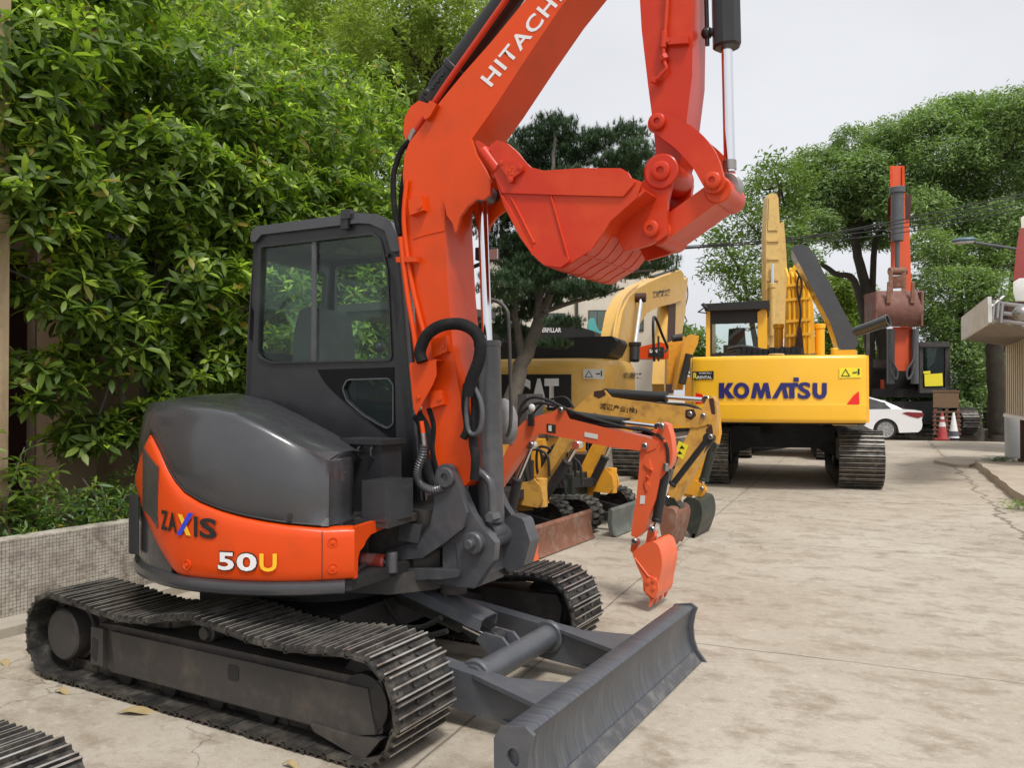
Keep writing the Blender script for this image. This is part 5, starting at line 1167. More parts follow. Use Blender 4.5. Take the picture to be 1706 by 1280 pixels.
for q in ([(1412, 674), (1424, 659), (1433, 652), (1434, 674)], [(1157, 655), (1168, 657), (1176, 672), (1157, 674)]):
    b = MB(); b.prism(kq(q), -K.f*.003); b.build('reflector', M['decred'], cwt)
b = MB(); b.prism(kq([(1399, 613), (1437, 612), (1437, 629), (1399, 630)]), -K.f*.001); st = b.build('warning_sign', M['labelyellow'], cwt)
b = MB(); tri = [kq([p])[0]-K.f*.004 for p in [(1402, 627), (1410, 614), (1418, 627)]]; c = sum(tri, Vector())/3
b.plate(tri, [[c+(p-c)*.72 for p in tri]], -K.f*.001); b.prism([kq([p])[0]-K.f*.004 for p in [(1422, 620), (1430, 619), (1430, 621), (1422, 622)]], -K.f*.001)
b.prism([kq([p])[0]-K.f*.004 for p in [(1431, 614), (1434, 614), (1434, 624), (1431, 624)]], -K.f*.001); b.build('symbol', M['letblack'], st)
def zbox(B, x0, x1, y0, y1, z0, z1, m, name, root, bev=.02):
    b = MB(); b.box(((x0+x1)/2, (y0+y1)/2, (z0+z1)/2), (abs(x1-x0), abs(y1-y0), abs(z1-z0)), M=B.T, bev=bev); return b.build(name, m, root)
trw = .66; xr = (K.b(1436, 780, -2.0)-K.o).dot(K.x); xl = xr-2.32
big_track(K, xr, trw, 4.1, .92, kr); big_track(K, xl, trw, 4.1, .92, kr)
b = MB(); q = [K.b(x, y, -.5) for x, y in [(1215, 712), (1400, 712), (1400, 775), (1385, 770), (1350, 764), (1290, 762), (1262, 766), (1250, 790), (1215, 800)]]
b.prism([K.w(x, -.6, z) for x, z in [(xl+.3, .92), (xr-.3, .92), (xr-.3, .42), (xr-.6, .55), (xl+.7, .55), (xl+.3, .42)]], K.f*1.2, bev=.02)
b.cyl(K.w((xl+xr)/2, 0, .8), K.w((xl+xr)/2, 0, 1.05), .7, 32); b.build('centre_frame', M['under'], kr)
zbox(K, kx0+.05, kx1-.05, -2.2, 1.9, 1.02, 1.12, M['under'], 'floor_plate', kr)
zbox(K, kx0+.02, kx1-1.05, -1.9, -.5, 1.12, 1.95, M['komyellow'], 'side_door', kr); zbox(K, kx1-.95, kx1-.02, -1.9, 1.2, 1.12, 1.95, M['komyellow'], 'side_door', kr)
zbox(K, kx0+.7, kx1-.9, -2.0, -1.0, 1.2, 2.12, M['under'], 'engine', kr)
zbox(K, xl+1.9, xl+2.25, -2.1, -1.9, 1.0, 1.13, M['palecream'], 'bracket', kr)
# engine bits standing above the counterweight
b = MB()
for i in range(12): b.box(K.w(kx0+.75+.085*i, -1.7+.03*(i % 3), 2.14+.03*rnd.random()), (.07, .2, .12+.1*rnd.random()), bev=.01)
p0 = [K.b(x, y, -1.6) for x, y in [(1212, 582), (1235, 578), (1262, 582), (1292, 590)]]; b.tube(spline(p0, 5), .035, 10); b.tube([p-Vector((0, 0, .05)) for p in spline(p0, 5)], .025, 8)
b.build('engine_top', M['black'], kr)
b = MB(); b.cyl(K.w(kx0+1.32, -2.3, 2.08), K.w(kx0+1.32, -2.3, 2.11), .12, 18, .01); b.build('cap', M['palecream'], kr)
# cab of the yellow machine
cbp = K.b
b = MB(); yb_ = -.6
def kb(px, y): return [K.b(x, y2, y) for x, y2 in px]
b.plate(kb([(1178, 516), (1274, 514), (1272, 592), (1178, 594)], yb_), [kb([(1186, 540), (1262, 538), (1262, 588), (1186, 590)], yb_)], K.f*.05)
kcab = b.build('cab', M['black'], kr)
b = MB(); b.prism(kb([(1176, 518), (1183, 518), (1183, 596), (1176, 596)], yb_-.02), K.f*1.4, bev=.01); b.build('cab_side', M['komyellow'], kcab)
b = MB(); b.prism(rounded(kb([(1262, 520), (1275, 512), (1278, 520), (1278, 592), (1263, 592)], yb_-.02), .03, 2), K.f*.06, bev=.01); b.build('pillar', M['komyellow'], kcab); b = MB()
b.plate(rounded(kb([(1262, 517), (1276, 515), (1278, 592), (1262, 592)], yb_+1.4), .03, 2), [kb([(1265, 525), (1274, 525), (1275, 580), (1265, 580)], yb_+1.4)], K.f*.05); b.build('pillar', M['komyellow'], kcab)
b = MB(); b.prism(kb([(1186, 540), (1262, 538), (1262, 588), (1186, 590)], yb_+.02), K.f*.01); b.build('rear_window', M['glass'], kcab)
b = MB(); b.plate(kb([(1183, 516), (1272, 514), (1272, 592), (1183, 594)], yb_+1.45), [kb([(1190, 530), (1262, 528), (1262, 588), (1190, 588)], yb_+1.45)], K.f*.05); b.build('front_frame', M['black'], kcab)
b = MB(); b.prism(kb([(1214, 548), (1240, 546), (1244, 590), (1212, 590)], yb_+.5), K.f*.15, bev=.05); b.prism(kb([(1205, 575), (1225, 575), (1225, 592), (1205, 592)], yb_+.3), K.f*.2, bev=.03); b.build('seat', M['seat'], kcab)
b = MB(); b.prism(kb([(1172, 508), (1280, 503), (1280, 514), (1174, 518)], yb_-.15), K.f*1.75, bev=.02); rf = b.build('roof', M['black'], kcab)
b = MB(); z_ = K.b(1200, 506, yb_).z
for k in range(7): bar(b, K.b(1168, 508, yb_-.1)+K.f*k*.25, K.b(1282, 502, yb_-.1)+K.f*k*.25, .04, .03)
bar(b, K.b(1172, 506, yb_-.15), K.b(1178, 514, yb_-.3), .03, .03); bar(b, K.b(1163, 520, yb_-.3), K.b(1182, 507, yb_-.15), .02, .02); bar(b, K.b(1163, 520, yb_-.3), K.b(1178, 522, yb_-.3), .02, .02); b.build('head_guard', M['black'], kcab)
lettering('KOMATSU', lambda u, v: K.b(1222+30*(1-u), 552-6*v, yb_+1.40), M['letblack'], kcab, bold=.02)
# boom seen from behind: two cheeks with pipes, cylinders either side
b = MB(); b.prism(kb([(1306, 588), (1310, 480), (1316, 452), (1324, 440), (1336, 442), (1350, 470), (1356, 520), (1358, 588)], .6), K.f*.5, bev=.03); kb_ = b.build('boom', M['komyellow'], kr)
b = MB()
for x in (1315, 1323, 1331, 1339, 1347): b.tube([K.b(x, 590, .50), K.b(x, 500, .50), K.b(x-2, 462, .52), K.b(x-6, 448, .7)], .03, 8)
for y in (560, 536, 500, 476): bar(b, K.b(1309, y, .47), K.b(1353, y-4, .47), .03, .05)
b.build('pipe', M['komyellow'], kb_)
b = MB(); b.tube(spline(kb([(1332, 455), (1328, 480), (1334, 520), (1330, 560), (1334, 590)], .44), 5), .018, 8); b.tube(spline(kb([(1326, 450), (1336, 470), (1332, 500)], .44), 5), .018, 8); b.build('hose', M['black'], kb_)
b = MB(); b.prism(kb([(1329, 545), (1335, 545), (1340, 592), (1323, 592)], .40), -K.f*.05, bev=.01); b.build('bracket', M['brown'], kb_)
for x in (1297, 1366): b = MB(); b.cyl(K.b(x, 592, .9), K.b(x, 545, .9), .085, 18, .01); b.cyl(K.b(x, 548, .9), K.b(x, 540, .9), .1, 18, .01); b.build('boom_cylinder', M['komyellow'], kr)
# raised engine bonnet and exhaust
b = MB(); q = kb([(1317, 411), (1334, 407), (1346, 410), (1356, 422), (1427, 560), (1431, 572), (1424, 582), (1404, 586), (1396, 578), (1384, 540)], -1.0)
b.prism(rounded(q, .05, 3), K.f*.9, bev=.05, seg=3); hd = b.build('bonnet', M['grey'], kr)
b = MB()
for t in np.linspace(.08, .92, 8): p = K.b(1350+76*t, 421+142*t, -.85); b.box(p, (.035, .12, .02), bev=.005)
b.build('hinge', M['black'], hd)
b = MB(); e0, e1 = K.b(1418, 556, -.9), K.b(1480, 534, -1.15); dv = (e1-e0).normalized()
b.lathe([(.085, 0), (.09, .45), (.105, (e1-e0).length), (.092, (e1-e0).length), (.08, .35)], e0, dv, 26); b.mi = 1; b.cyl(e0+dv*.36, e0+dv*.37, .079, 20)
b.build('exhaust', [M['grey'], M['under']], hd)
b = MB(); b.cyl(K.b(1390, 592, -1.2), K.b(1390, 580, -1.2), .06, 14, .01); b.box(K.b(1410, 588, -1.3), (.3, .3, .08), bev=.02); b.build('fittings', M['komyellow'], kr)
b = MB(); bar(b, K.b(1446, 592, 0), K.b(1447, 508, 0), .05, .05); b.build('mirror_post', M['frame'], kr)
# ---- dull yellow machine left of it, rear right corner
Ct = Big(Vector((-3.05, 11.45, 0)))
cr = thing('excavator', 'large dull yellow excavator behind the minis, white letters on a black panel', 'excavator', Ct.o)
cx1 = (Ct.b(1020, 650, -2.55)-Ct.o).dot(Ct.x); cx0 = cx1-2.75
cz1 = Ct.b(930, 597, -2.6).z; cz0 = 1.02
# plan: flat back, large round corner, long flank
def cplan(s):
    pts = [(cx0, -1.2), (cx0, -2.2), (cx0+.3, -2.5), (cx0+.9, -2.62), (cx1-1.0, -2.66), (cx1-.45, -2.60), (cx1-.12, -2.40), (cx1+.02, -2.0), (cx1+.06, -1.4), (cx1+.06, -.6)]
    return spline([Vector((x, y, 0)) for x, y in pts], 5)
pl = cplan(0); b = MB(); prof = [(cz0, .12), (cz0+.03, .03), (cz0+.12, 0), (cz0+.5, 0), (cz1-.30, .0), (cz1-.14, .02), (cz1-.04, .09), (cz1, .22), (cz1+.02, .6)]
rows = []; cc = Vector((cx0+1.4, -1.0, 0))
for p in pl:
    rows.append([Ct.w(p.x+(cc.x-p.x)*d/2.0, p.y+(cc.y-p.y)*d/2.0, z) for z, d in prof])
b.grid(rows); ccw = b.build('counterweight', M['catyellow'], cr, sharp=40)
b = MB(); b.prism([Ct.w(p.x+(cc.x-p.x)*.04, p.y+(cc.y-p.y)*.04, cz0+.02) for p in pl], (0, 0, cz1-cz0-.1)); b.build('house', M['catyellow'], cr)
def cb(px, y=-2.66): return [Ct.b(x, yy, y) for x, yy in px]
b = MB(); b.prism(cb([(790, 624), (952, 624), (952, 684), (790, 684)], -2.67), -Ct.f*.015, bev=.004); pn = b.build('name_panel', M['letblack'], ccw)
for ch, xa, xb in (('C', 857, 884), ('A', 884, 912), ('T', 907, 931)):
    a, c, d = Ct.b(xa, 679, -2.69), Ct.b(xb, 679, -2.69), Ct.b(xa, 631, -2.69)
    lettering(ch, lambda u, v, a=a, c=c, d=d: a+(c-a)*u+(d-a)*v, M['letwhite'], pn, bold=.06)
b = MB(); b.prism(cb([(884, 684), (898, 659), (912, 684)], -2.695), -Ct.f*.002); b.build('triangle', M['catyellow'], pn)
b = MB(); b.prism(cb([(972, 616), (1006, 615), (1006, 632), (972, 631)], -2.675), -Ct.f*.002); wp = b.build('warning_sign', M['labelwhite'], ccw)
b = MB(); tri = cb([(974, 629), (981, 617), (988, 629)], -2.68); c = sum(tri, Vector())/3; b.plate(tri, [[c+(p-c)*.75 for p in tri]], -Ct.f*.001)
b.prism(cb([(993, 622), (1000, 622), (1000, 624), (993, 624)], -2.68), -Ct.f*.001); b.prism(cb([(1001, 618), (1003, 618), (1003, 627), (1001, 627)], -2.68), -Ct.f*.001); b.build('symbol', M['letblack'], wp)
# recessed flank vent and writing on the flank
sd0 = cx1+.065
b = MB(); b.prism(rounded([Ct.sd(x, y, sd0+.005) for x, y in [(1046, 660), (1080, 661), (1094, 668), (1104, 682), (1048, 682)]], .03, 2), Ct.x*.01, bev=.003); vt = b.build('vent', M['under'], ccw)
b = MB()
for k in range(6): bar(b, Ct.sd(1048, 664+k*3, sd0+.016), Ct.sd(1086+k*3, 664+k*3, sd0+.016), .008, .015)
b.build('louvre', M['cabgrey'], vt)
tx = 'WAKI BEST'
lettering(u'株川建設工業', lambda u, v: Ct.sd(1041+28*u, 631-11*v+1*u, sd0+.012), M['letblack'], ccw, bold=.03)
big_track(Ct, (Ct.b(1034, 780, -2.0)-Ct.o).dot(Ct.x), .66, 4.1, .92, cr); big_track(Ct, (Ct.b(1034, 780, -2.0)-Ct.o).dot(Ct.x)-2.35, .66, 4.1, .92, cr)
zbox(Ct, cx0+.3, cx1-.3, -1, 1, .55, 1.02, M['under'], 'centre_frame', cr, .03)
# black engine hood with hole, raised at the right
b = MB(); q = cb([(800, 598), (1004, 598), (1016, 590), (1026, 568), (1020, 560), (960, 562), (880, 568), (800, 574)], -2.1)
b.prism(rounded(q, .05, 3), Ct.f*1.2, bev=.05, seg=3); eh = b.build('engine_hood', M['black'], cr)
b = MB(); bar(b, Ct.b(1008, 597, -1.95), Ct.b(1034, 568, -1.95), .05, .06); b.build('grab_rail', M['frame'], eh); b = MB(); bar(b, Ct.b(985, 596, -1.95), Ct.b(1010, 597, -1.95), .05, .06); b.build('grab_rail', M['frame'], eh); 
zbox(Ct, cx0-.75, cx0+.2, .1, 1.9, 1.1, 2.95, M['black'], 'cab', cr, .08)
# arched boom seen along its side plane
bx = 0.1
def cs(px, x=bx): return [Ct.sd(a, c, x) for a, c in px]
bo = [(1028, 604), (1030, 560), (1037, 520), (1049, 494), (1064, 480), (1082, 470), (1106, 460), (1134, 450), (1139, 456), (1141, 478), (1136, 500), (1120, 506), (1096, 512), (1078, 522), (1066, 540), (1056, 570), (1050, 612)]
b = MB(); b.prism(cs(bo, bx+.22), -Ct.x*.33, bev=.02); cbm = b.build('boom', M['catyellow'], cr)
b = MB()
for k in range(4): b.tube(spline([p for p in [Ct.sd(x, y, bx-.08+.09*k)-Ct.f*.09+UZ*.03 for x, y in [(1022, 600), (1024, 560), (1031, 522), (1044, 494), (1064, 478)]]], 6), .025, 8)
b.build('pipe', M['catyellow'], cbm)
b = MB(); b.prism([Ct.sd(x, y, bx+.16) for x, y in [(1116, 500), (1136, 470), (1146, 462), (1142, 520), (1130, 600), (1122, 660), (1108, 664), (1106, 640), (1110, 560)]], -Ct.x*.32, bev=.02); carm = b.build('arm', M['catyellow'], cr)
b = MB(); b.prism([Ct.sd(x, y, bx+.165) for x, y in [(1114, 508), (1126, 505), (1122, 655), (1109, 655)]], Ct.x*.003); b.build('stain', M['brown'], carm)
lettering(u'株川建設工業', lambda u, v: Ct.sd(1088+29*u, 497-12*v-4*u, bx+.225), M['letblack'], cbm, bold=.04)
b = MB(); cc0, cc1 = Ct.sd(1057, 602, bx+.34), Ct.sd(1058, 572, bx+.34); rod = Ct.sd(1068, 496, bx+.34)
b.cyl(cc0, cc1, .10, 20, .01); b.cyl(cc1-UZ*.06, cc1+UZ*.02, .125, 20, .01); bc2 = b.build('boom_cylinder', M['black'], cr); b = MB(); b.cyl(cc1, rod, .05, 18); b.mi = 1; b.cyl(rod-Ct.x*.12, rod+Ct.x*.1, .10, 18, .01); b.build('rod', [M['chrome'], M['brown']], bc2)
b = MB(); b.cyl(Ct.sd(1085, 464, bx), Ct.sd(1128, 450, bx), .07, 16); b.build('arm_cylinder', M['black'], cr)
b = MB(); b.tube(spline([Ct.sd(1090, 602, 1.1), Ct.sd(1088, 540, 1.1), Ct.sd(1092, 530, 1.1), Ct.sd(1104, 560, 1.1), Ct.sd(1112, 580, 1.1), Ct.sd(1104, 588, 1.1)], 5), .025, 8); b.tube([Ct.sd(1097, 602, 1.1), Ct.sd(1097, 560, 1.1)], .02, 8); b.build('handrail', M['black'], cr)
b = MB(); b.tube(spline([Ct.sd(1141, 460, bx), Ct.sd(1146, 490, bx), Ct.sd(1140, 520, bx), Ct.sd(1144, 534, bx)], 5), .02, 8); b.build('hose', M['brown'], carm)
# ---- dark machine further back with white letters
Dk = Big(Vector((-7.2, 17.5, 0)))
dr = thing('excavator', 'dark excavator top with white letters on its bonnet, seen past the pine trunk', 'excavator', Dk.o)
zbox(Dk, -1.3, 1.4, -2.6, 1.6, 1.1, 2.0, M['catyellow'], 'body', dr, .08); big_track(Dk, 1.1, .6, 4, .9, dr, .25); big_track(Dk, -1.1, .6, 4, .9, dr, .25)
zbox(Dk, -.8, .8, -.8, .8, .6, 1.1, M['under'], 'centre_frame', dr)
b = MB(); q = [Dk.b(x, y, -2.3) for x, y in [(885, 582), (885, 548), (905, 541), (952, 540), (990, 552), (994, 582)]]; b.prism(rounded(q, .06, 3), Dk.f*1.8, bev=.05, seg=3); dh = b.build('bonnet', M['black'], dr)
lettering('CATERPILLAR', lambda u, v: Dk.b(888+47*u, 554-8*v-2*u*0, -2.315), M['letwhite'], dh, bold=.03)
# ---- small teal machine head
tl_ = thing('lifting_machine', 'small teal blue machine head beyond the dark bonnet before the cream building', 'machine', atD(990, 590, 24).to_3d()*1 if False else Vector((atD(990, 590, 24).x, atD(990, 590, 24).y, 0)))
b = MB(); bar(b, Vector((atD(992, 590, 24).x, atD(992, 590, 24).y, 0)), atD(990, 552, 24), .45, .45); b.build('mast', M['teal'], tl_)
b = MB(); b.prism([atD(x, y, 23.6) for x, y in [(980, 552), (980, 540), (984, 530), (991, 530), (993, 540), (1003, 562), (998, 570), (992, 552)]], FW*.4, bev=.02); b.build('head', M['teal'], tl_)
# ---- orange yellow machine between the two big ones
Sn = Big(Vector((-2.6, 19.5, 0)), Vector((.25, .97, 0)).normalized())
sr = thing('excavator', 'amber excavator in the gap between the two big yellow ones with its arm leaning right', 'excavator', Sn.o)
DS = 20.
def dq(px, D): return [atD(x, y, D) for x, y in px]
b = MB(); b.prism(dq([(1125, 650), (1132, 600), (1140, 570), (1152, 557), (1165, 560), (1163, 572), (1150, 600), (1142, 625), (1138, 650)], DS), FW*.4, bev=.03); sb = b.build('boom', M['amber'], sr)
b = MB(); b.prism(dq([(1112, 572), (1140, 560), (1146, 566), (1130, 600), (1124, 640), (1112, 640)], DS+.6), FW*.35, bev=.03); b.build('arm', M['amber'], sr)
b = MB(); b.cyl(atD(1136, 640, DS-.2), atD(1148, 590, DS-.2), .09, 14, .01); b.cyl(atD(1120, 564, DS-.2), atD(1136, 562, DS-.2), .09, 12); b.build('boom_cylinder', M['under'], sr)
b = MB(); b.box(Sn.w(0, 0, 1.5), (2.2, 2.4, .9), bev=.1); b.build('body', M['amber'], sr)
b = MB(); b.prism(dq([(1066, 598), (1066, 578), (1100, 570), (1114, 574), (1114, 598)], DS-1), FW*.8, bev=.05); bd = b.build('bonnet', M['orange'], sr)
b = MB(); b.prism(dq([(1080, 594), (1082, 580), (1106, 578), (1106, 596)], DS-1.01), -FW*.01); pn = b.build('name_panel', M['letblack'], bd)
lettering('SANY', lambda u, v: atD(1082+18*u, 588-6*v, DS-1.04), M['letwhite'], pn, bold=.04)
big_track(Sn, 1.0, .6, 3.8, .9, sr, .25); big_track(Sn, -1.0, .6, 3.8, .9, sr, .25)
# ---- pale machine with its boom folded upright behind the bright yellow one
Pl = Big(Vector((-.9, 17.3, 0)))
prr = thing('excavator', 'pale weathered excavator whose folded boom stands upright behind the bright yellow cab', 'excavator', Pl.o)
DP = (Pl.o-CAMP).dot(FW)
b = MB(); b.prism(rounded(dq([(1277, 575), (1276, 480), (1276, 380), (1279, 328), (1283, 322), (1293, 322), (1297, 330), (1299, 370), (1299, 470), (1298, 575)], DP), .03, 2), FW*.35, bev=.03); pb = b.build('arm', M['palecream'], prr)
b = MB(); b.prism(dq([(1299, 372), (1306, 368), (1310, 420), (1313, 480), (1308, 560), (1299, 575), (1298, 470)], DP+.3), FW*.4, bev=.03); b.build('boom', M['palecream'], prr)
b = MB(); b.prism(dq([(1281, 330), (1294, 330), (1296, 384), (1279, 384)], DP-.012), -FW*.02, bev=.005); b.build('cover_plate', M['palecream'], pb)
for y in (400, 430, 465): b = MB(); b.prism(dq([(1278, y), (1297, y), (1297, y+3), (1278, y+3)], DP-.01), -FW*.03); b.build('clamp_strip', M['palecream'], pb)
b = MB(); b.cyl(atD(1287, 560, DP-.1), atD(1287, 478, DP-.1), .07, 16, .01); b.cyl(atD(1287, 480, DP-.1), atD(1287, 472, DP-.1), .09, 14, .01); pc = b.build('cylinder', M['palecream'], prr); b = MB(); b.cyl(atD(1287, 476, DP-.1), atD(1287, 440, DP-.1), .04, 12); b.build('rod', M['chrome'], pc)
b = MB(); b.prism(dq([(1284, 600), (1280, 560), (1292, 556), (1304, 560), (1302, 600)], DP), FW*.5, bev=.04); b.box(Pl.w(0, 0, 1.5), (2.4, 2.6, .9), bev=.1); b.build('body', M['palecream'], prr)
big_track(Pl, 1.0, .6, 3.8, .9, prr, .25); big_track(Pl, -1.0, .6, 3.8, .9, prr, .25)
# ---- far orange machine facing us, bucket hanging
DF = 31.
fo = atD(1510, 700, DF); fr0 = thing('excavator', 'tall red orange excavator far back with its brown bucket hanging in front of the trees', 'excavator', (fo.x, fo.y, 0))
ff_ = -Vector((FW.x, FW.y, 0)).normalized(); Fr = Big(Vector((fo.x, fo.y, 0)), ff_)
RY = (atD(1500, 600, 1)-CAMP); RY.z = 0; RY.normalize()
def fpr(px, D, t, m, name, parent, bev=.02, rr=0):
    b = MB(); q = dq(px, D); q = rounded(q, rr, 2) if rr else q; b.prism(q, RY*t, bev=bev); return b.build(name, m, parent)
M['farorange'] = paint('red orange paint of the far machine', (.62, .085, .025), .45, var=.1, vs=1.5, dirt=(.3, .1, .05), dirt_amt=.3, ds=2)
b1 = fpr([(1487, 545), (1520, 545), (1519, 608), (1510, 618), (1496, 618), (1487, 608)], DF-1.6, .6, M['farorange'], 'boom', fr0)
b2 = fpr([(1483, 290), (1485, 276), (1505, 276), (1507, 290), (1510, 450), (1484, 450)], DF-2.4, .55, M['farorange'], 'arm', fr0)
b3 = fpr([(1504, 330), (1514, 330), (1518, 470), (1520, 545), (1500, 545)], DF-1.9, .4, M['farorange'], 'boom_side', fr0)
fpr([(1480, 330), (1486, 325), (1486, 360), (1479, 360)], DF-2.0, .4, M['brown'], 'hose_guard', fr0); fpr([(1508, 326), (1519, 322), (1517, 362), (1509, 362)], DF-2.0, .4, M['brown'], 'hose_guard', fr0)
for x0, x1 in ((1483, 1487), (1503, 1507)): fpr([(x0, 276), (x1, 276), (x1, 330), (x0, 330)], DF-2.46, .06, M['orange'], 'edge_rib', fr0)
b = MB(); b.cyl(atD(1495, 315, DF-2.7), atD(1495, 402, DF-2.7), .20, 20, .02); b.cyl(atD(1495, 312, DF-2.7), atD(1495, 322, DF-2.7), .26, 20, .02); fc = b.build('bucket_cylinder', M['steelgrey'], fr0)
b = MB(); b.cyl(atD(1495, 402, DF-2.7), atD(1495, 450, DF-2.7), .08, 14); b.build('rod', M['steelgrey'], fc)
b = MB(); b.cyl(atD(1481, 452, DF-2.7), atD(1510, 452, DF-2.7), .14, 16, .02)
for x in (1484, 1506): bar(b, atD(x, 452, DF-2.75), atD(x, 490, DF-2.9), .14, .14)
b.box(atD(1495, 470, DF-2.7), (.4, .3, .4), bev=.05); b.build('linkage', M['rust'], fr0)
b = MB(); D_ = DF-3.2
rows = []
for y, d in ((486, .35), (500, .12), (515, 0), (532, .10), (543, .35)): rows.append([atD(1459, y, D_+d), atD(1475, y, D_+d-.02), atD(1500, y, D_+d-.03), atD(1525, y, D_+d-.02), atD(1538, y, D_+d)])
b.grid(rows); b.solidify(.04); b.prism(dq([(1459, 486), (1462, 486), (1462, 543), (1459, 543)], D_+.0), FW*.9); b.prism(dq([(1535, 486), (1538, 486), (1538, 543), (1535, 543)], D_), FW*.9)
b.build('bucket', M['brownbucket'], fr0)
for x in (1478, 1518):
    b = MB(); b.prism(dq([(x, 470), (x+5, 470), (x+6, 505), (x-2, 505)], D_-.02), -FW*.06); b.build('bucket_ear', M['rust'], fr0)
for x in (1484, 1524): b = MB(); b.cyl(atD(x, 640, DF-1.7), atD(x, 548, DF-1.7), .13, 16, .01); b.build('boom_cylinder', M['steelgrey'], fr0)
b = MB()
for s in (-1, 1): b.tube(spline(dq([(1503+s*20, 580), (1503+s*18, 600), (1503+s*8, 618), (1503+s*10, 632), (1503+s*17, 622), (1503+s*20, 605)], DF-1.9), 5), .035, 8)
b.build('hose', M['steelgrey'], fr0)
fpr([(1450, 600), (1580, 600), (1585, 660), (1450, 660)], DF, 2.0, M['under'], 'house', fr0, .05); fpr([(1452, 648), (1592, 648), (1592, 662), (1452, 662)], DF-.8, 3.0, M['under'], 'floor_plate', fr0)
b = MB(); q = dq([(1532, 573), (1580, 573), (1583, 580), (1583, 655), (1532, 655)], DF-1.5); h = dq([(1538, 580), (1575, 580), (1576, 646), (1538, 646)], DF-1.5); b.plate(q, [h], FW*.1); fcab = b.build('cab', M['frame'], fr0)
b = MB(); b.prism(dq([(1538, 580), (1575, 580), (1576, 646), (1538, 646)], DF-1.45), FW*.02); b.build('windscreen', M['darkglass'], fcab)
fpr([(1532, 570), (1582, 570), (1584, 578), (1532, 578)], DF-1.6, 1.7, M['frame'], 'roof', fcab)
b = MB(); b.prism(dq([(1575, 575), (1583, 578), (1583, 655), (1575, 655)], DF-1.5), FW*1.5); b.build('cab_side', M['frame'], fcab)
b = MB(); b.prism(dq([(1540, 624), (1570, 622), (1571, 643), (1541, 644)], DF-1.56), FW*.02); b.prism(dq([(1538, 619), (1550, 618), (1550, 623), (1539, 623)], DF-1.56), FW*.02); b.build('notice', M['labelyellow'], fcab)
b = MB(); b.prism(dq([(1545, 580), (1562, 580), (1556, 605), (1544, 616), (1540, 616)], DF-1.50), FW*.02); b.build('window', M['glass'], fcab)
fpr([(1467, 633), (1473, 633), (1473, 648), (1467, 648)], DF-.6, .1, M['orange'], 'lamp', fr0)
fpr([(1455, 600), (1484, 600), (1484, 612), (1455, 612)], DF-.7, .6, M['steelgrey'], 'deck', fr0)
for s in (-1, 1): big_track(Fr, s*1.25, .6, 4.4, 1.0, fr0, .3)
zbox(Fr, -.9, .9, -.9, .9, .5, 1.2, M['under'], 'centre_frame', fr0)
# ---- next machine's crawler reaching in at the lower left
T5 = thing('excavator', 'neighbouring excavator of which only the ribbed steel crawler end shows in the near left corner', 'excavator', (-.45, -2.87, 0))
T0 = Matrix.Translation((-.45, -2.87, 0)) @ Matrix.Rotation(R(-1.2), 4, 'Z')
b = MB(); chain(racetrack(-1.0, .98, .178, .02, n=12), .60, 1.0, .112, b, Mx=T0); tk = b.build('track', [M['shoe'], M['under'], M['shoe_edge']], T5)
b = MB(); b.box((0, .80, .18), (1.8, .22, .2), M=T0, bev=.02); b.build('track_frame', M['frame'], tk)
b = MB(); b.lathe([(.12, 0), (.13, .02), (.13, .06), (.08, .075)], T0 @ Vector((.98, .80, .178)), (0, 1, 0), 24); b.build('idler', M['under'], tk)
# ------------------------------------------------------------------ foliage tools
def leaf_mat(name, cols, rough=.42, trans=.25, spec=.45, tvar=.5, old=False):
    m, nt, bs = nmat(name); g = N(nt, 'NewGeometry'); out = nt.nodes['Material Output']
    c = ramp(nt, g.outputs['Random Per Island'], [(.965*i/(len(cols)-1), q) for i, q in enumerate(cols)]+([(.985, (.34, .26, .05))] if old else []))
    n = noise(nt, tvar, 3); c = mixc(nt, 1., c, ramp(nt, n, [(.3, (.72, .74, .72)), (.7, (1.2, 1.16, 1.0))]), 'MULTIPLY')
    nt.links.new(c, bs.inputs['Base Color']); bs.inputs['Roughness'].default_value = rough; bs.inputs['Specular IOR Level'].default_value = spec
    t = N(nt, 'BsdfTranslucent'); nt.links.new(mixc(nt, 1., c, (1.3, 1.5, .55), 'MULTIPLY'), t.inputs[0])
    a = N(nt, 'MixShader'); a.inputs[0].default_value = trans; nt.links.new(bs.outputs[0], a.inputs[1]); nt.links.new(t.outputs[0], a.inputs[2]); nt.links.new(a.outputs[0], out.inputs[0])
    return m
def rotm(z, tilt, az, roll=0):
    """batch rotations: spin about z by roll, tilt, then turn to azimuth az"""
    cr, sr = np.cos(roll), np.sin(roll); ct, st = np.cos(tilt), np.sin(tilt); ca, sa = np.cos(az), np.sin(az)
    Z = np.zeros_like(ct); O = np.ones_like(ct)
    A = np.stack([cr, -sr, Z, sr, cr, Z, Z, Z, O], -1).reshape(-1, 3, 3)
    B = np.stack([ct, Z, st, Z, O, Z, -st, Z, ct], -1).reshape(-1, 3, 3)
    C = np.stack([ca, -sa, Z, sa, ca, Z, Z, Z, O], -1).reshape(-1, 3, 3)
    return C @ B @ A
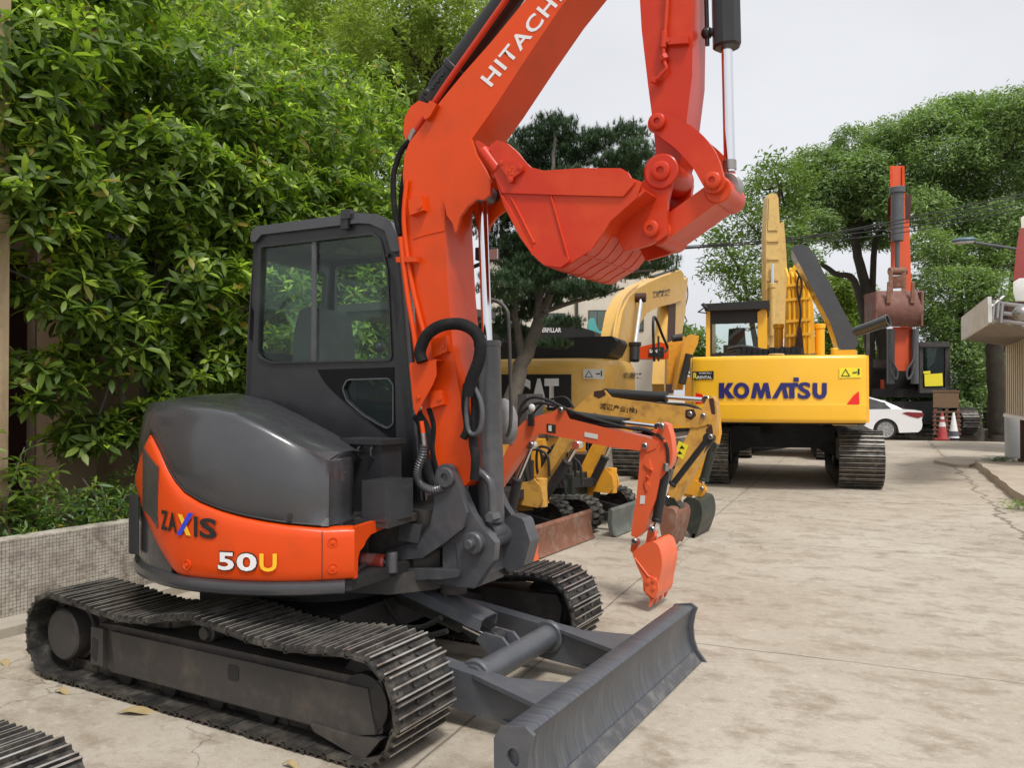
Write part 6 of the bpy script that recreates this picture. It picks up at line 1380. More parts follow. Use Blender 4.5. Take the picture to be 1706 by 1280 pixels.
def scatter(name, tv, tf, tm, P, Rm, sc, mats, parent=None):
    """one mesh of many copies of a template (verts, faces, face material)"""
    tv = np.asarray(tv, np.float32); n = len(P); k = len(tv)
    V = (np.einsum('nij,kj->nki', Rm, tv)*sc[:, None, None]+P[:, None, :]).reshape(-1, 3).astype(np.float32)
    ln = np.array([len(f) for f in tf], np.int32); lf = np.concatenate([np.array(f, np.int32) for f in tf])
    loops = (lf[None, :]+(np.arange(n, dtype=np.int32)*k)[:, None]).ravel(); tot = np.tile(ln, n); st = np.concatenate([[0], np.cumsum(tot)[:-1]]).astype(np.int32)
    me = bpy.data.meshes.new(name); me.vertices.add(len(V)); me.vertices.foreach_set('co', V.ravel())
    me.loops.add(len(loops)); me.loops.foreach_set('vertex_index', loops)
    me.polygons.add(len(tot)); me.polygons.foreach_set('loop_start', st)
    me.polygons.foreach_set('material_index', np.tile(np.array(tm, np.int32), n)); me.update(calc_edges=True)
    me.polygons.foreach_set('use_smooth', [True]*len(tot))
    for m in mats: me.materials.append(m)
    return link(name, me, parent)
LV = [(0, 0, 0), (.30, .13, .03), (.30, -.13, .03), (.68, .15, -.02), (.68, -.15, -.02), (1, 0, -.16), (.30, 0, 0), (.68, 0, -.06)]
LF = [(0, 6, 1), (0, 2, 6), (1, 6, 7, 3), (6, 2, 4, 7), (3, 7, 5), (7, 4, 5)]
def rosette(nl, seed, up=.9, down=-.55, wdt=1., young=True):
    r = random.Random(seed); V, F, Mi = [], [], []
    for i in range(nl):
        t = i/(nl-1); el = up+(down-up)*t+r.uniform(-.2, .2); az = i*2.4+r.uniform(-.3, .3); s = .55+.45*min(1, t*1.8)+r.uniform(-.08, .08)
        rm = Matrix.Rotation(az, 3, 'Z') @ Matrix.Rotation(-el, 3, 'Y') @ Matrix.Rotation(r.uniform(-.5, .5), 3, 'X'); b = len(V)
        for v in LV: q = rm @ Vector((v[0]*s+.03, v[1]*s*wdt, v[2]*s)); V.append((q.x, q.y, q.z-.12*t))
        F += [tuple(b+j for j in f) for f in LF]; Mi += [0 if (t > .5 or not young) else 1]*6
    return V, F, Mi
def blobpts(blobs, dens, shell=.55, rs=None, zmin=None, gap=0, gf=3.):
    """points in ellipsoids, crowded to the outer shell. blobs: (cx,cy,cz,rx,ry,rz). returns P, outward normal"""
    rs = rs or nrg; P, Nn = [], []
    for c in blobs:
        cx, cy, cz, rx, ry, rz = c; n = int(dens*(rx*ry+ry*rz+rx*rz)*4.2/3*3)
        d = rs.normal(size=(n, 3)); d /= np.linalg.norm(d, axis=1)[:, None]; u = shell+(1-shell)*rs.random(n)**.6
        # bumpy radius
        bmp = 1+.16*np.sin(d[:, 0]*5+cx*3)*np.cos(d[:, 1]*6+cy*2)+.12*np.sin(d[:, 2]*8+cz*5)
        p = np.array([cx, cy, cz])+d*np.array([rx, ry, rz])*(u*bmp)[:, None]; P.append(p); Nn.append(d)
    P, Nn = np.concatenate(P), np.concatenate(Nn)
    if gap > 0:
        f_ = gf; q = P+np.array([.7, 1.3, 2.1])
        v_ = np.sin(q[:, 0]*f_+1.7*np.sin(q[:, 2]*f_*.6))+np.sin(q[:, 1]*f_*1.1+1.3*np.sin(q[:, 0]*f_*.7))+np.sin(q[:, 2]*f_*1.3+1.5*np.sin(q[:, 1]*f_*.5))
        k = v_ > -3+gap*3+rs.normal(0, .35, len(P)); P, Nn = P[k], Nn[k]
    if zmin is not None: k = P[:, 2] > zmin; P, Nn = P[k], Nn[k]
    return P, Nn
def limb(b, pts, r0, r1, seg=8, n=5):
    q = spline(pts, n); L = len(q)-1; b.tube([p+Vector((rnd.uniform(-1, 1), rnd.uniform(-1, 1), 0))*r0*.12 for p in q], [r0+(r1-r0)*(i/L)**.8 for i in range(L+1)], seg)
M['bark'] = paint('grey brown bark', (.125, .108, .088), .9, var=.45, vs=7, dirt=(.20, .18, .14), dirt_amt=.5, ds=12, bmp=.9, bsc=18)
M['darkbark'] = paint('dark bark', (.045, .036, .028), .9, var=.4, vs=4, bmp=.8, bsc=10)
M['leafA'] = leaf_mat('glossy evergreen leaves', [(.06, .105, .025), (.12, .20, .04), (.19, .285, .055), (.27, .36, .07)], .42, .48, old=True)
M['leafyoung'] = leaf_mat('young yellow green leaves', [(.27, .40, .04), (.36, .52, .05), (.44, .58, .075)], .36, .28)
M['leafB'] = leaf_mat('fresh light green leaves', [(.17, .235, .06), (.25, .325, .085), (.33, .40, .12)], .5, .42, tvar=.25)
M['leafC'] = leaf_mat('camphor leaves', [(.11, .19, .085), (.17, .262, .11), (.225, .325, .135), (.285, .38, .16)], .55, .35, tvar=.14)
M['leafD'] = leaf_mat('airy small leaves', [(.07, .14, .03), (.13, .21, .045), (.18, .26, .07)], .55, .35, tvar=.2)
M['leafW'] = leaf_mat('yellow green willow leaves', [(.12, .20, .025), (.18, .26, .035), (.23, .30, .05)], .55, .4, tvar=.3)
M['needle'] = leaf_mat('dark pine needles', [(.035, .075, .045), (.06, .115, .06), (.09, .15, .07)], .6, .1, tvar=.6)
M['ivy'] = leaf_mat('dark ground leaves', [(.026, .065, .018), (.042, .10, .025), (.07, .145, .032)], .42, .3, tvar=.8)
# ---- big leaved evergreen trees over the planter wall
def leafy(name, label, cat, base, trunk, blobs, dens, size, mats, group=None, seed=1, tilt=.55, nl=8, bark='bark', limbs=True, wdt=1., up=.9, down=-.55):
    rs = np.random.default_rng(seed); root = thing(name, label, cat, base, 0, group)
    b = MB()
    for pts, r0, r1 in trunk: limb(b, [Vector(p) for p in pts], r0, r1)
    if limbs:
        hub = Vector(trunk[0][0][-1])
        for c in blobs:
            e = Vector(c[:3]); mdl = hub.lerp(e, .5)+Vector((rnd.uniform(-.1, .1), rnd.uniform(-.1, .1), -.1*(e-hub).length)); st = Vector(trunk[rnd.randrange(len(trunk))][0][-1])
            limb(b, [st, st.lerp(e, .5)+Vector((0, 0, -.06*(e-st).length)), e], trunk[0][2]*.6, trunk[0][2]*.15, 6, 4)
    b.build('trunk', M[bark], root)
    P, Nn = blobpts(blobs, dens, .45, rs, gap=.42, gf=5.); n = len(P); vs = [rosette(nl, seed*10+i, up, down, wdt, i == 0) for i in range(3)]; idx = rs.integers(1, 3, n); idx[(rs.random(n) < .16+.30*(Nn[:, 2] > .1))] = 0
    # one crown mesh from three sprig shapes
    cr = []
    for i, (V, F, Mi) in enumerate(vs):
        k = idx == i; m_ = k.sum(); az = np.arctan2(Nn[k, 1], Nn[k, 0])+rs.normal(0, .7, m_); tl = np.clip(rs.normal(tilt, .35, m_), 0, 1.6)
        cr.append(scatter('crown', V, F, Mi, P[k], rotm(None, tl, az, rs.random(m_)*6.28), size*rs.uniform(.7, 1.25, m_), mats, root))
    a = cr[0]; bm = None
    # join the three meshes' data by hand (no operators)
    return root, cr
def joinmesh(objs, name, parent):
    Vs, Ls, Ts, Ms, o = [], [], [], [], 0
    for ob in objs:
        me = ob.data; v = np.empty(len(me.vertices)*3, np.float32); me.vertices.foreach_get('co', v); l = np.empty(len(me.loops), np.int32); me.loops.foreach_get('vertex_index', l)
        t = np.empty(len(me.polygons), np.int32); me.polygons.foreach_get('loop_total', t); mi = np.empty(len(me.polygons), np.int32); me.polygons.foreach_get('material_index', mi)
        Vs.append(v); Ls.append(l+o); Ts.append(t); Ms.append(mi); o += len(me.vertices)
    V, Lp, T, Mi = np.concatenate(Vs), np.concatenate(Ls), np.concatenate(Ts), np.concatenate(Ms)
    me = bpy.data.meshes.new(name); me.vertices.add(len(V)//3); me.vertices.foreach_set('co', V); me.loops.add(len(Lp)); me.loops.foreach_set('vertex_index', Lp)
    me.polygons.add(len(T)); me.polygons.foreach_set('loop_start', np.concatenate([[0], np.cumsum(T)[:-1]]).astype(np.int32)); me.polygons.foreach_set('material_index', Mi); me.update(calc_edges=True)
    me.polygons.foreach_set('use_smooth', [True]*len(T))
    for m in objs[0].data.materials: me.materials.append(m)
    for ob in objs:
        d = ob.data; bpy.data.objects.remove(ob); bpy.data.meshes.remove(d)
    return link(name, me, parent)
AM_ = [M['leafA'], M['leafyoung']]
GA = 'evergreen trees along the planter'
def evergreen(label, base, trunk, blobs, dens, size, seed, **kw):
    r, c = leafy('evergreen_tree', label, 'tree', base, trunk, blobs, dens, size, AM_, GA, seed, **kw); joinmesh(c, 'crown', r); return r
evergreen('broad leaved evergreen tree nearest the left edge, leaning over the tiled wall', (-3.15, -.35, .44),
    [([(-3.15, -.35, .4), (-3.1, -.3, 1.4), (-3.2, -.2, 2.4)], .06, .035), ([(-3.15, -.35, .5), (-3.3, -.5, 1.6), (-3.2, -.7, 2.8)], .045, .03)],
    [(-2.9, -.9, 3.3, .7, .7, .7), (-3.0, -.2, 3.9, .8, .8, .7), (-2.75, -.1, 3.0, .55, .6, .5), (-3.1, -1.2, 4.2, .7, .8, .6), (-3.2, .6, 4.6, .8, .9, .7), (-3.0, -.55, 2.35, .45, .45, .32), (-2.75, .15, 2.25, .30, .35, .25), (-3.0, .1, 1.6, .3, .4, .22), (-2.9, .55, 2.75, .4, .45, .4)], 66, .15, 3)
evergreen('broad leaved evergreen tree with drooping sprigs between the left edge and the cab', (-3.3, 1.3, .44),
    [([(-3.3, 1.3, .4), (-3.25, 1.2, 1.5), (-3.2, 1.4, 2.6)], .06, .035), ([(-3.3, 1.3, .5), (-3.1, .9, 1.3), (-3.0, .8, 2.0)], .04, .025), ([(-3.3, 1.35, .5), (-3.2, 1.8, 1.6), (-3.1, 2.0, 2.4)], .045, .03)],
    [(-2.9, 1.2, 2.5, .55, .6, .5), (-3.0, .8, 1.9, .45, .5, .35), (-3.0, 1.6, 1.75, .5, .55, .40), (-3.0, 1.3, 1.3, .45, .6, .25), (-2.8, 2.0, 2.3, .55, .6, .5), (-3.0, 1.2, 3.4, .7, .8, .6), (-3.0, 2.0, 3.3, .7, .7, .6), (-3.2, 1.9, 4.2, .8, .9, .6), (-2.9, 2.1, 1.5, .5, .5, .35), (-3.1, .6, 1.15, .3, .35, .2)], 64, .15, 4)
evergreen('tall bushy evergreen tree right behind the cab with bright young tips', (-3.3, 3.2, .44),
    [([(-3.3, 3.2, .4), (-3.3, 3.1, 1.6), (-3.3, 3.3, 2.8)], .06, .035), ([(-3.3, 3.2, .5), (-3.1, 3.6, 1.6), (-3.2, 3.9, 2.8)], .045, .03)],
    [(-2.9, 2.9, 2.6, .65, .7, .6), (-2.9, 3.7, 2.7, .65, .7, .6), (-2.8, 3.2, 1.7, .6, .7, .5), (-3.0, 4.0, 1.9, .5, .5, .5), (-3.1, 3.0, 3.5, .75, .8, .6), (-3.1, 3.9, 3.5, .7, .7, .6), (-3.3, 3.3, 4.4, .9, .9, .7), (-3.2, 4.3, 3.0, .5, .5, .6)], 66, .128, 5)
evergreen('bushy evergreen tree farther along the planter, its right side against the orange boom', (-3.7, 5.2, .44),
    [([(-3.7, 5.2, .4), (-3.7, 5.1, 1.8), (-3.7, 5.2, 3.0)], .06, .035)],
    [(-3.5, 4.9, 3.4, .7, .7, .7), (-3.5, 5.3, 2.5, .6, .6, .6), (-3.7, 4.8, 4.4, .9, .9, .7), (-3.9, 5.9, 3.6, .5, .6, .5), (-4.2, 5.0, 5.3, 1.0, 1.0, .7)], 60, .12, 6)
evergreen('narrow background evergreen tree against the cream wall, mostly hidden by the others', (-4.0, 1.9, .44),
    [([(-4.0, 1.9, .4), (-4.0, 1.9, 2.6), (-4.0, 2.0, 4.0)], .07, .035)],
    [(-3.95, .6, 4.4, .5, .9, .8), (-3.95, 2.0, 5.0, .5, 1.0, .8), (-3.95, 3.3, 5.3, .5, 1.0, .8), (-3.95, -1.0, 4.9, .5, .9, .7)], 36, .14, 8)
# ---- pale green fine leaved tree beyond
def plainleaf():
    return [(0, 0, 0), (.5, .17, .03), (.5, -.17, .03), (1, 0, -.12)], [(0, 2, 3, 1)], [0]
def spray(nl, seed, L=1., spread=1.1):
    """a little twig of leaves"""
    r = random.Random(seed); V, F, Mi = [], [], []
    for i in range(nl):
        rm = Matrix.Rotation(r.uniform(0, 6.28), 3, 'Z') @ Matrix.Rotation(r.uniform(-.9, .5), 3, 'Y') @ Matrix.Rotation(r.uniform(-.8, .8), 3, 'X'); o = Vector((r.uniform(-1, 1), r.uniform(-1, 1), r.uniform(-.7, .7)))*spread; b = len(V); s = r.uniform(.7, 1.2)
        for v in plainleaf()[0]: V.append(tuple(rm @ (Vector(v)*s)+o))
        F.append((b, b+2, b+3, b+1)); Mi.append(0)
    return V, F, Mi
def broad(name, label, cat, base, trunks, blobs, dens, size, mat, group, seed, nl=10, spread=1.3, shell=.6, bark='darkbark', tilt=.5, limbs=True):
    rs = np.random.default_rng(seed); root = thing(name, label, cat, base, 0, group); b = MB()
    for pts, r0, r1 in trunks: limb(b, [Vector(p) for p in pts], r0, r1, 8)
    if limbs:
        ends = [Vector(t[0][-1]) for t in trunks]+[Vector(t[0][len(t[0])//2]) for t in trunks]
        for c in blobs:
            e = Vector(c[:3]); st = min(ends, key=lambda q: (q-e).length); limb(b, [st, st.lerp(e, .5)-Vector((0, 0, .08*(e-st).length)), e], trunks[0][2]*.7+.02, .02, 6, 4)
    b.build('trunk', M[bark], root); P, Nn = blobpts(blobs, dens, shell, rs, gap=.5, gf=2.6/max(.5, np.mean([c[3] for c in blobs]))); cr = []; idx = rs.integers(0, 2, len(P))
    for i in range(2):
        k = idx == i; V, F, Mi = spray(nl, seed+i, 1, spread); m_ = k.sum(); az = np.arctan2(Nn[k, 1], Nn[k, 0])+rs.normal(0, .6, m_)
        cr.append(scatter('crown', V, F, Mi, P[k], rotm(None, np.clip(rs.normal(tilt, .4, m_), -.3, 1.6), az, rs.random(m_)*6.28), size*rs.uniform(.7, 1.3, m_), [mat], root))
    joinmesh(cr, 'crown', root); return root
def pb(lst, D, dep=1., jit=0., seed=0):
    """blobs measured in the photo: centre pixel, radius in pixels, at D metres"""
    r = random.Random(seed); out = []
    for q in lst:
        x, y, rr = q[:3]; d = D+r.uniform(-jit, jit); c = atD(x, y, d); w_ = rr*d/FPX; ry = (q[3] if len(q) > 3 else rr*.8)*d/FPX; out.append((c.x, c.y, c.z, w_, w_*dep, ry))
    return out
def base(D, x): c = atD(x, 660, D); return (c.x, c.y, 0)
def up_(pts, D): return [tuple(atD(x, y, D)) for x, y in pts]
def trk(pts, D, r0, r1):
    p = up_(pts, D); p[0] = (p[0][0], p[0][1], -.1); return (p, r0, r1)
M['leafB'].name = 'fresh light green leaves'
broad('broadleaf_tree', 'pale yellow green tree with fine leaves filling the top left behind the evergreens', 'tree', base(15, 600), [trk([(600, 700), (600, 400), (620, 200)], 15, .2, .12), trk([(600, 600), (680, 300), (720, 120)], 15, .12, .06)],
    pb([(470, 40, 90), (560, 30, 100), (650, 40, 100), (740, 40, 90), (800, 20, 60), (600, 130, 100), (700, 130, 90), (780, 90, 55), (520, 150, 90), (650, 220, 80), (720, 200, 50), (560, 240, 90), (380, 60, 90), (420, 160, 90), (300, 20, 80), (690, 290, 40)], 15, .9, 1.2, 2), 40, .12, M['leafB'], 'background trees', 21, 12, 1.2)
broad('broadleaf_tree', 'dull green tree far behind the pale one, seen through its gaps', 'tree', base(22, 300), [trk([(300, 700), (300, 400), (320, 150)], 22, .25, .12)],
    pb([(100, 60, 120), (250, 50, 130), (400, 80, 130), (540, 100, 130), (680, 120, 90), (20, 180, 120)], 22, .8, 1, 3), 30, .18, M['leafD'], 'background trees', 23, 10, 1.3)
# ---- pine
def tuft(seed):
    r = random.Random(seed); V, F, Mi = [], [], []
    for i in range(22):
        el = r.uniform(-.3, 1.45); az = i*2.4; d = Vector((math.cos(az)*math.cos(el), math.sin(az)*math.cos(el), math.sin(el))); s = Vector((-math.sin(az), math.cos(az), 0))*.05; L = r.uniform(.75, 1.1); b = len(V)
        o = Vector((0, 0, .35*r.random())); V += [tuple(o+s), tuple(o-s), tuple(o+d*L)]; F.append((b, b+1, b+2)); Mi.append(0)
    return V, F, Mi
DPN = 12.6; pine = thing('pine_tree', 'dark green pine tree with a leaning grey trunk just behind the orange boom', 'tree', base(DPN, 860))
b = MB()
def px3(pts, D=DPN): return [atD(x, y, D) for x, y in pts]
tb = px3([(832, 800), (846, 700), (862, 630), (880, 580), (905, 520)]); tb[0].z = 0; limb(b, tb, .17, .09, 12)
for pts, r0, r1 in (([(905, 520), (925, 470), (960, 430), (1010, 400)], .08, .03), ([(895, 540), (900, 470), (905, 380), (920, 290), (925, 220)], .08, .02), ([(872, 600), (860, 540), (850, 460), (835, 380)], .08, .03), ([(905, 520), (950, 505), (1000, 492), (1040, 480)], .045, .015),
                    ([(910, 400), (960, 340), (1020, 290), (1060, 230)], .04, .015), ([(850, 460), (820, 420), (800, 380)], .04, .02), ([(925, 470), (980, 470), (1040, 455), (1090, 450)], .04, .012), ([(900, 450), (870, 400), (860, 330)], .04, .015), ([(960, 430), (1030, 400), (1090, 380)], .03, .01)): limb(b, px3(pts), r0, r1, 8)
b.build('trunk', M['bark'], pine)
pbl = pb([(925, 215, 40, 22), (885, 240, 38, 24), (965, 245, 40, 22), (925, 270, 60, 26), (1000, 235, 30, 20), (1045, 225, 34, 20), (1060, 255, 36, 20), (1030, 275, 45, 20), (870, 290, 45, 26), (950, 310, 60, 24), (1060, 300, 40, 20), (1095, 320, 40, 20), (1000, 340, 60, 24), (880, 350, 60, 26),
          (1080, 385, 55, 20), (860, 420, 60, 28), (840, 480, 50, 26), (930, 400, 70, 26), (1010, 430, 70, 22), (1090, 440, 40, 16), (900, 460, 60, 24), (970, 485, 60, 14), (870, 520, 40, 18), (940, 540, 35, 8), (820, 360, 50, 40), (800, 300, 40, 40), (835, 260, 34, 24), (1035, 455, 50, 14), (925, 575, 30, 7), (880, 455, 50, 30), (905, 500, 40, 18), (860, 560, 30, 14), (930, 350, 60, 30), (900, 310, 50, 26), (820, 540, 30, 20)], DPN, 1.1, .7, 5)
rs = np.random.default_rng(9); P, Nn = blobpts(pbl, 300, .35, rs); V, F, Mi = tuft(4); n = len(P)
scatter('crown', V, F, Mi, P, rotm(None, rs.uniform(0, .7, n), rs.random(n)*6.28, rs.random(n)*6.28), .085*rs.uniform(.7, 1.3, n), [M['needle']], pine)
# ---- camphor trees at the right
GC = 'big trees behind the yard'
T1 = pb([(1205, 400, 30), (1235, 360, 32), (1262, 315, 30), (1290, 285, 30), (1320, 300, 38), (1192, 450, 24), (1225, 440, 34), (1270, 380, 40), (1250, 475, 36), (1285, 430, 36), (1240, 520, 22), (1275, 520, 26), (1215, 485, 18), (1310, 350, 40), (1300, 480, 26)], 30, .9, 1.5, 7)
broad('camphor_tree', 'airy thin leaved tree left of the pale upright boom', 'tree', base(30, 1270), [trk([(1270, 720), (1262, 600), (1250, 520), (1235, 450)], 30, .16, .06), trk([(1270, 640), (1285, 520), (1290, 400), (1300, 310)], 30, .12, .05)], T1, 17, .20, M['leafD'], GC, 31, 10, 1.5, .3)
T2 = pb([(1390, 285, 42), (1350, 270, 30), (1420, 245, 38), (1470, 240, 45), (1520, 225, 42), (1500, 275, 50), (1440, 290, 50), (1380, 330, 50), (1340, 320, 40), (1430, 340, 50), (1480, 330, 50), (1360, 375, 36), (1320, 400, 30), (1410, 385, 36), (1465, 385, 40), (1340, 430, 24), (1300, 440, 22)], 36, .9, 2, 11)
broad('camphor_tree', 'large rounded camphor tree with a forked dark trunk right of the pale upright boom', 'tree', base(36, 1478), [trk([(1480, 740), (1475, 600), (1462, 530), (1440, 470), (1425, 400), (1440, 340)], 36, .38, .14), trk([(1466, 560), (1430, 487), (1390, 455), (1345, 425), (1310, 400)], 36, .2, .06), trk([(1450, 500), (1455, 430), (1480, 370), (1500, 300)], 36, .18, .06)], T2, 34, .19, M['leafC'], GC, 33, 10, 1.4, .62)
T3 = pb([(1550, 215, 45), (1590, 195, 45), (1635, 195, 45), (1680, 190, 45), (1715, 200, 45), (1560, 265, 50), (1610, 250, 50), (1660, 245, 55), (1710, 250, 50), (1570, 320, 50), (1625, 305, 55), (1685, 310, 55), (1540, 350, 40), (1600, 370, 50), (1660, 370, 50), (1710, 380, 50), (1755, 300, 60), (1750, 220, 60)], 34, .9, 2, 12)
broad('camphor_tree', 'tallest camphor tree at the right, its dense crown above the hut', 'tree', base(34, 1662), [trk([(1660, 730), (1662, 620), (1650, 520), (1640, 400), (1640, 300)], 34, .45, .15), trk([(1655, 560), (1690, 440), (1700, 330)], 34, .2, .07), trk([(1650, 520), (1600, 420), (1560, 320)], 34, .18, .06)], T3, 34, .19, M['leafC'], GC, 35, 10, 1.4, .62)
T4 = pb([(1545, 410, 36), (1580, 430, 42), (1630, 420, 45), (1680, 430, 40), (1560, 470, 36), (1610, 480, 45), (1660, 490, 40), (1540, 520, 30), (1585, 535, 40), (1640, 545, 36), (1560, 580, 34), (1600, 600, 40), (1570, 640, 34), (1610, 655, 36), (1700, 520, 40), (1640, 620, 36), (1595, 690, 30), (1560, 540, 30), (1550, 610, 30), (1625, 590, 36)], 32, .9, 1.2, 13)
broad('camphor_tree', 'lower bushy tree reaching the ground between the far excavator and the hut', 'tree', base(32, 1615), [trk([(1625, 740), (1620, 640), (1600, 540), (1600, 450)], 32, .3, .1)], T4, 32, .18, M['leafC'], GC, 37, 10, 1.3, .6)
T5b = pb([(1395, 480, 28), (1425, 495, 30), (1410, 520, 30), (1440, 540, 26), (1390, 540, 26), (1415, 570, 30), (1395, 600, 26), (1440, 600, 30), (1380, 510, 20), (1370, 580, 26), (1360, 630, 30), (1460, 640, 30), (1420, 640, 36)], 44, .9, 1, 14)
broad('willow_tree', 'small yellow green tree with soft drooping foliage framed by the camphor trunk', 'tree', base(44, 1410), [trk([(1410, 720), (1410, 600), (1410, 520)], 44, .2, .08)], T5b, 20, .24, M['leafW'], GC, 39, 12, 1.4, .6)
broad('bush', 'light green bush in the far gap left of the bright yellow cab', 'bush', base(46, 1150), [trk([(1155, 700), (1150, 600)], 46, .1, .05)], pb([(1140, 560, 20), (1165, 575, 22), (1120, 580, 20), (1150, 600, 24), (1180, 600, 20), (1105, 600, 20)], 46, .9, 1, 15), 20, .26, M['leafD'], None, 41, 10, 1.4)
for k, (x, lb) in enumerate(((1560, 'dark low hedge bush left of the brown far trunk'), (1625, 'dark low hedge bush at the foot of the far trunk beside the hut'), (1500, 'dark low hedge bush behind the white car'))):
    broad('bush', lb, 'bush', base(35, x), [trk([(x, 730), (x, 700)], 35, .1, .05)], pb([(x-30, 690, 34, 40), (x+10, 680, 34, 44), (x+35, 695, 26, 36), (x-10, 640, 34, 40)], 35, .8, .8, 16+k), 22, .2, M['ivy'], 'dark hedge bushes at the back', 43+k, 8, 1.3, .6)
# trunk standing free beside the hut
tr_ = thing('tree_trunk', 'thick brown ivy marked trunk standing left of the hut wall', 'tree', base(27, 1662)); b = MB(); p = px3([(1664, 800), (1662, 700), (1660, 620), (1655, 560), (1650, 500)], 27); p[0].z = -.05; limb(b, p, .32, .24, 14); b.build('trunk', paint('dark mossy bark', (.032, .023, .017), .95, var=.5, vs=3, dirt=(.035, .05, .02), dirt_amt=.8, ds=4, bmp=1., bsc=9), tr_)
# ---- planting at the foot of the wall
def plants(name, label, y0, y1, n, hgt, seed, kind='ivy', x0=-2.95, x1=-2.36, size=.07):
    rs = np.random.default_rng(seed); P = np.stack([rs.uniform(x0, x1, n), rs.uniform(y0, y1, n), .47+hgt*rs.random(n)**1.5], -1); V, F, Mi = rosette(7, seed, .7, -.3, .8)
    ridge_ = 1+.5*np.sin(P[:, 1]*3.1)+.35*np.sin(P[:, 1]*7.3+2); P[:, 2] = .47+(P[:, 2]-.47)*np.clip(ridge_, .25, 2)
    return scatter(name, V, F, Mi, P, rotm(None, rs.uniform(0, 1., n), rs.random(n)*6.28, rs.random(n)*6.28), size*rs.uniform(.7, 1.3, n), [M['ivy'], M['leafA']])
tag(plants('ground_cover', '', -3, 7, 2600, .26, 5), 'leafy ground cover spilling over the top of the tiled planter wall', 'ground cover', kind='stuff')
def sapling(label, x, y, h, seed, sz=.09, n=40):
    rs = np.random.default_rng(seed); root = thing('leafy_plant', label, 'plant', (x, y, .44), 0, 'young plants in the raised bed'); b = MB(); st = []
    for k in range(3): a = rnd.uniform(0, 6.28); e = Vector((x+.16*math.cos(a), y+.2*math.sin(a), .44+h*rnd.uniform(.75, 1))); limb(b, [Vector((x, y, .42)), Vector((x, y, .44)).lerp(e, .5)+Vector((0, 0, .05)), e], .009, .004, 6); st.append(e)
    b.build('stem', M['bark'], root); P = []
    for i in range(n): e = st[i % 3]; t = rs.random()*.85+.15; q = Vector((x, y, .44)).lerp(e, t); P.append((q.x+rs.normal(0, .03), q.y+rs.normal(0, .03), q.z))
    P = np.array(P); V, F, Mi = rosette(5, seed, .5, -.3, .75); scatter('leaves', V, F, Mi, P, rotm(None, rs.uniform(0, .7, n), rs.random(n)*6.28, rs.random(n)*6.28), sz*rs.uniform(.7, 1.3, n), [M['leafA'], M['leafA']] if seed % 2 else [M['ivy'], M['leafA']], root)
sapling('upright young plant with narrow leaves at the far left of the raised bed', -2.62, -.42, .85, 61, .12, 46)
sapling('bright green young plant standing just left of the dark engine hood', -2.6, .42, .42, 62, .10, 30)
sapling('dark leafy plant low against the tan wall, left of the engine hood', -2.9, -.05, .62, 63, .11, 50)
sapling('low dark plant at the left edge under the narrow leaved one', -2.7, -.75, .5, 64, .12, 60)
for i, (x, y) in enumerate(((-2.7, 1.4), (-2.75, 2.4))): sapling(('leafy plant in the bed hidden partly behind the engine hood', 'leafy plant in the bed under the cab window')[i], x, y, .7, 65+i, .1, 60)
# ------------------------------------------------------------------ buildings and walls
def wallmat(name, col, stain, amt=.5, sc=1.2, vstreak=True):
    m, nt, bs = nmat(name); tc = N(nt, 'TexCoord').outputs['Object']; mp = N(nt, 'Mapping'); mp.inputs['Scale'].default_value = (2.2, 2.2, .5); nt.links.new(tc, mp.inputs[0])
    a = noise(nt, sc, 8, .65, mp.outputs[0], .4); b_ = noise(nt, 14, 5, .6, tc)
    c = mixc(nt, ramp(nt, a, [(.42, (0, 0, 0)), (.68, (amt, amt, amt))]), col, stain); c = mixc(nt, mth(nt, 'MULTIPLY', b_, .25), c, tuple(x*.7 for x in col))
    nt.links.new(c, bs.inputs['Base Color']); bs.inputs['Roughness'].default_value = .85; bump(nt, bs, b_, .3, .01); return m
M['tanwall'] = wallmat('stained tan plaster', (.34, .245, .16), (.13, .08, .055), .7)
M['cream'] = wallmat('cream plaster', (.58, .52, .40), (.35, .29, .2), .4)
M['palewall'] = wallmat('pale building plaster', (.66, .62, .54), (.45, .40, .33), .3)
M['post'] = wallmat('tan post', (.38, .29, .17), (.16, .09, .05), .8, 2)
hb = thing('building', 'tan and cream plastered building standing behind the evergreen trees and the raised bed', 'building', (-4.6, 3, 0))
X_ = -4.6
segs = [(-6, -.55), (-.25, .55), (1.0, 5.6)]
b = MB()
for a, c in segs: b.box((X_-.1, (a+c)/2, 2.0), (.2, c-a, 4.0), bev=.01)
b.box((X_-.1, (-.55-.25)/2, 3.4), (.19, .3, 1.2)); b.box((X_-.1, .775, 3.4), (.19, .45, 1.2))
b.build('wall', M['tanwall'], hb)
b = MB(); b.box((X_-.1, -.2, 4.15), (.24, 11.6, .3), bev=.01); b.build('upper_wall', M['cream'], hb)
b = MB(); b.box((X_-3, -.2, 2.1), (.2, 11.6, 4.2)); b.box((X_-1.6, 5.5, 2.1), (2.7, .18, 4.2)); b.box((X_-1.5, -.2, 4.37), (3.6, 11.8, .14)); b.build('roof', M['cream'], hb)
for y in (-.4, .775):
    b = MB(); b.box((X_-.16, y, 1.4), (.06, .30 if y < 0 else .45, 2.8)); b.build('door', paint('dark red door', (.035, .012, .010), .5, var=.3), hb)
for y in (-3.2, 2.0, 4.2):
    b = MB(); b.box((X_+.015, y, 3.3 if y > 2.5 else 2.7), (.03, 1.1, 1.1), bev=.006); wn = b.build('window', M['frame'], hb); b = MB(); b.box((X_+.033, y-.26, 3.3 if y > 2.5 else 2.7), (.01, .48, 1.0)); b.box((X_+.033, y+.26, 3.3 if y > 2.5 else 2.7), (.01, .48, 1.0)); b.build('pane', M['darkglass'], wn)
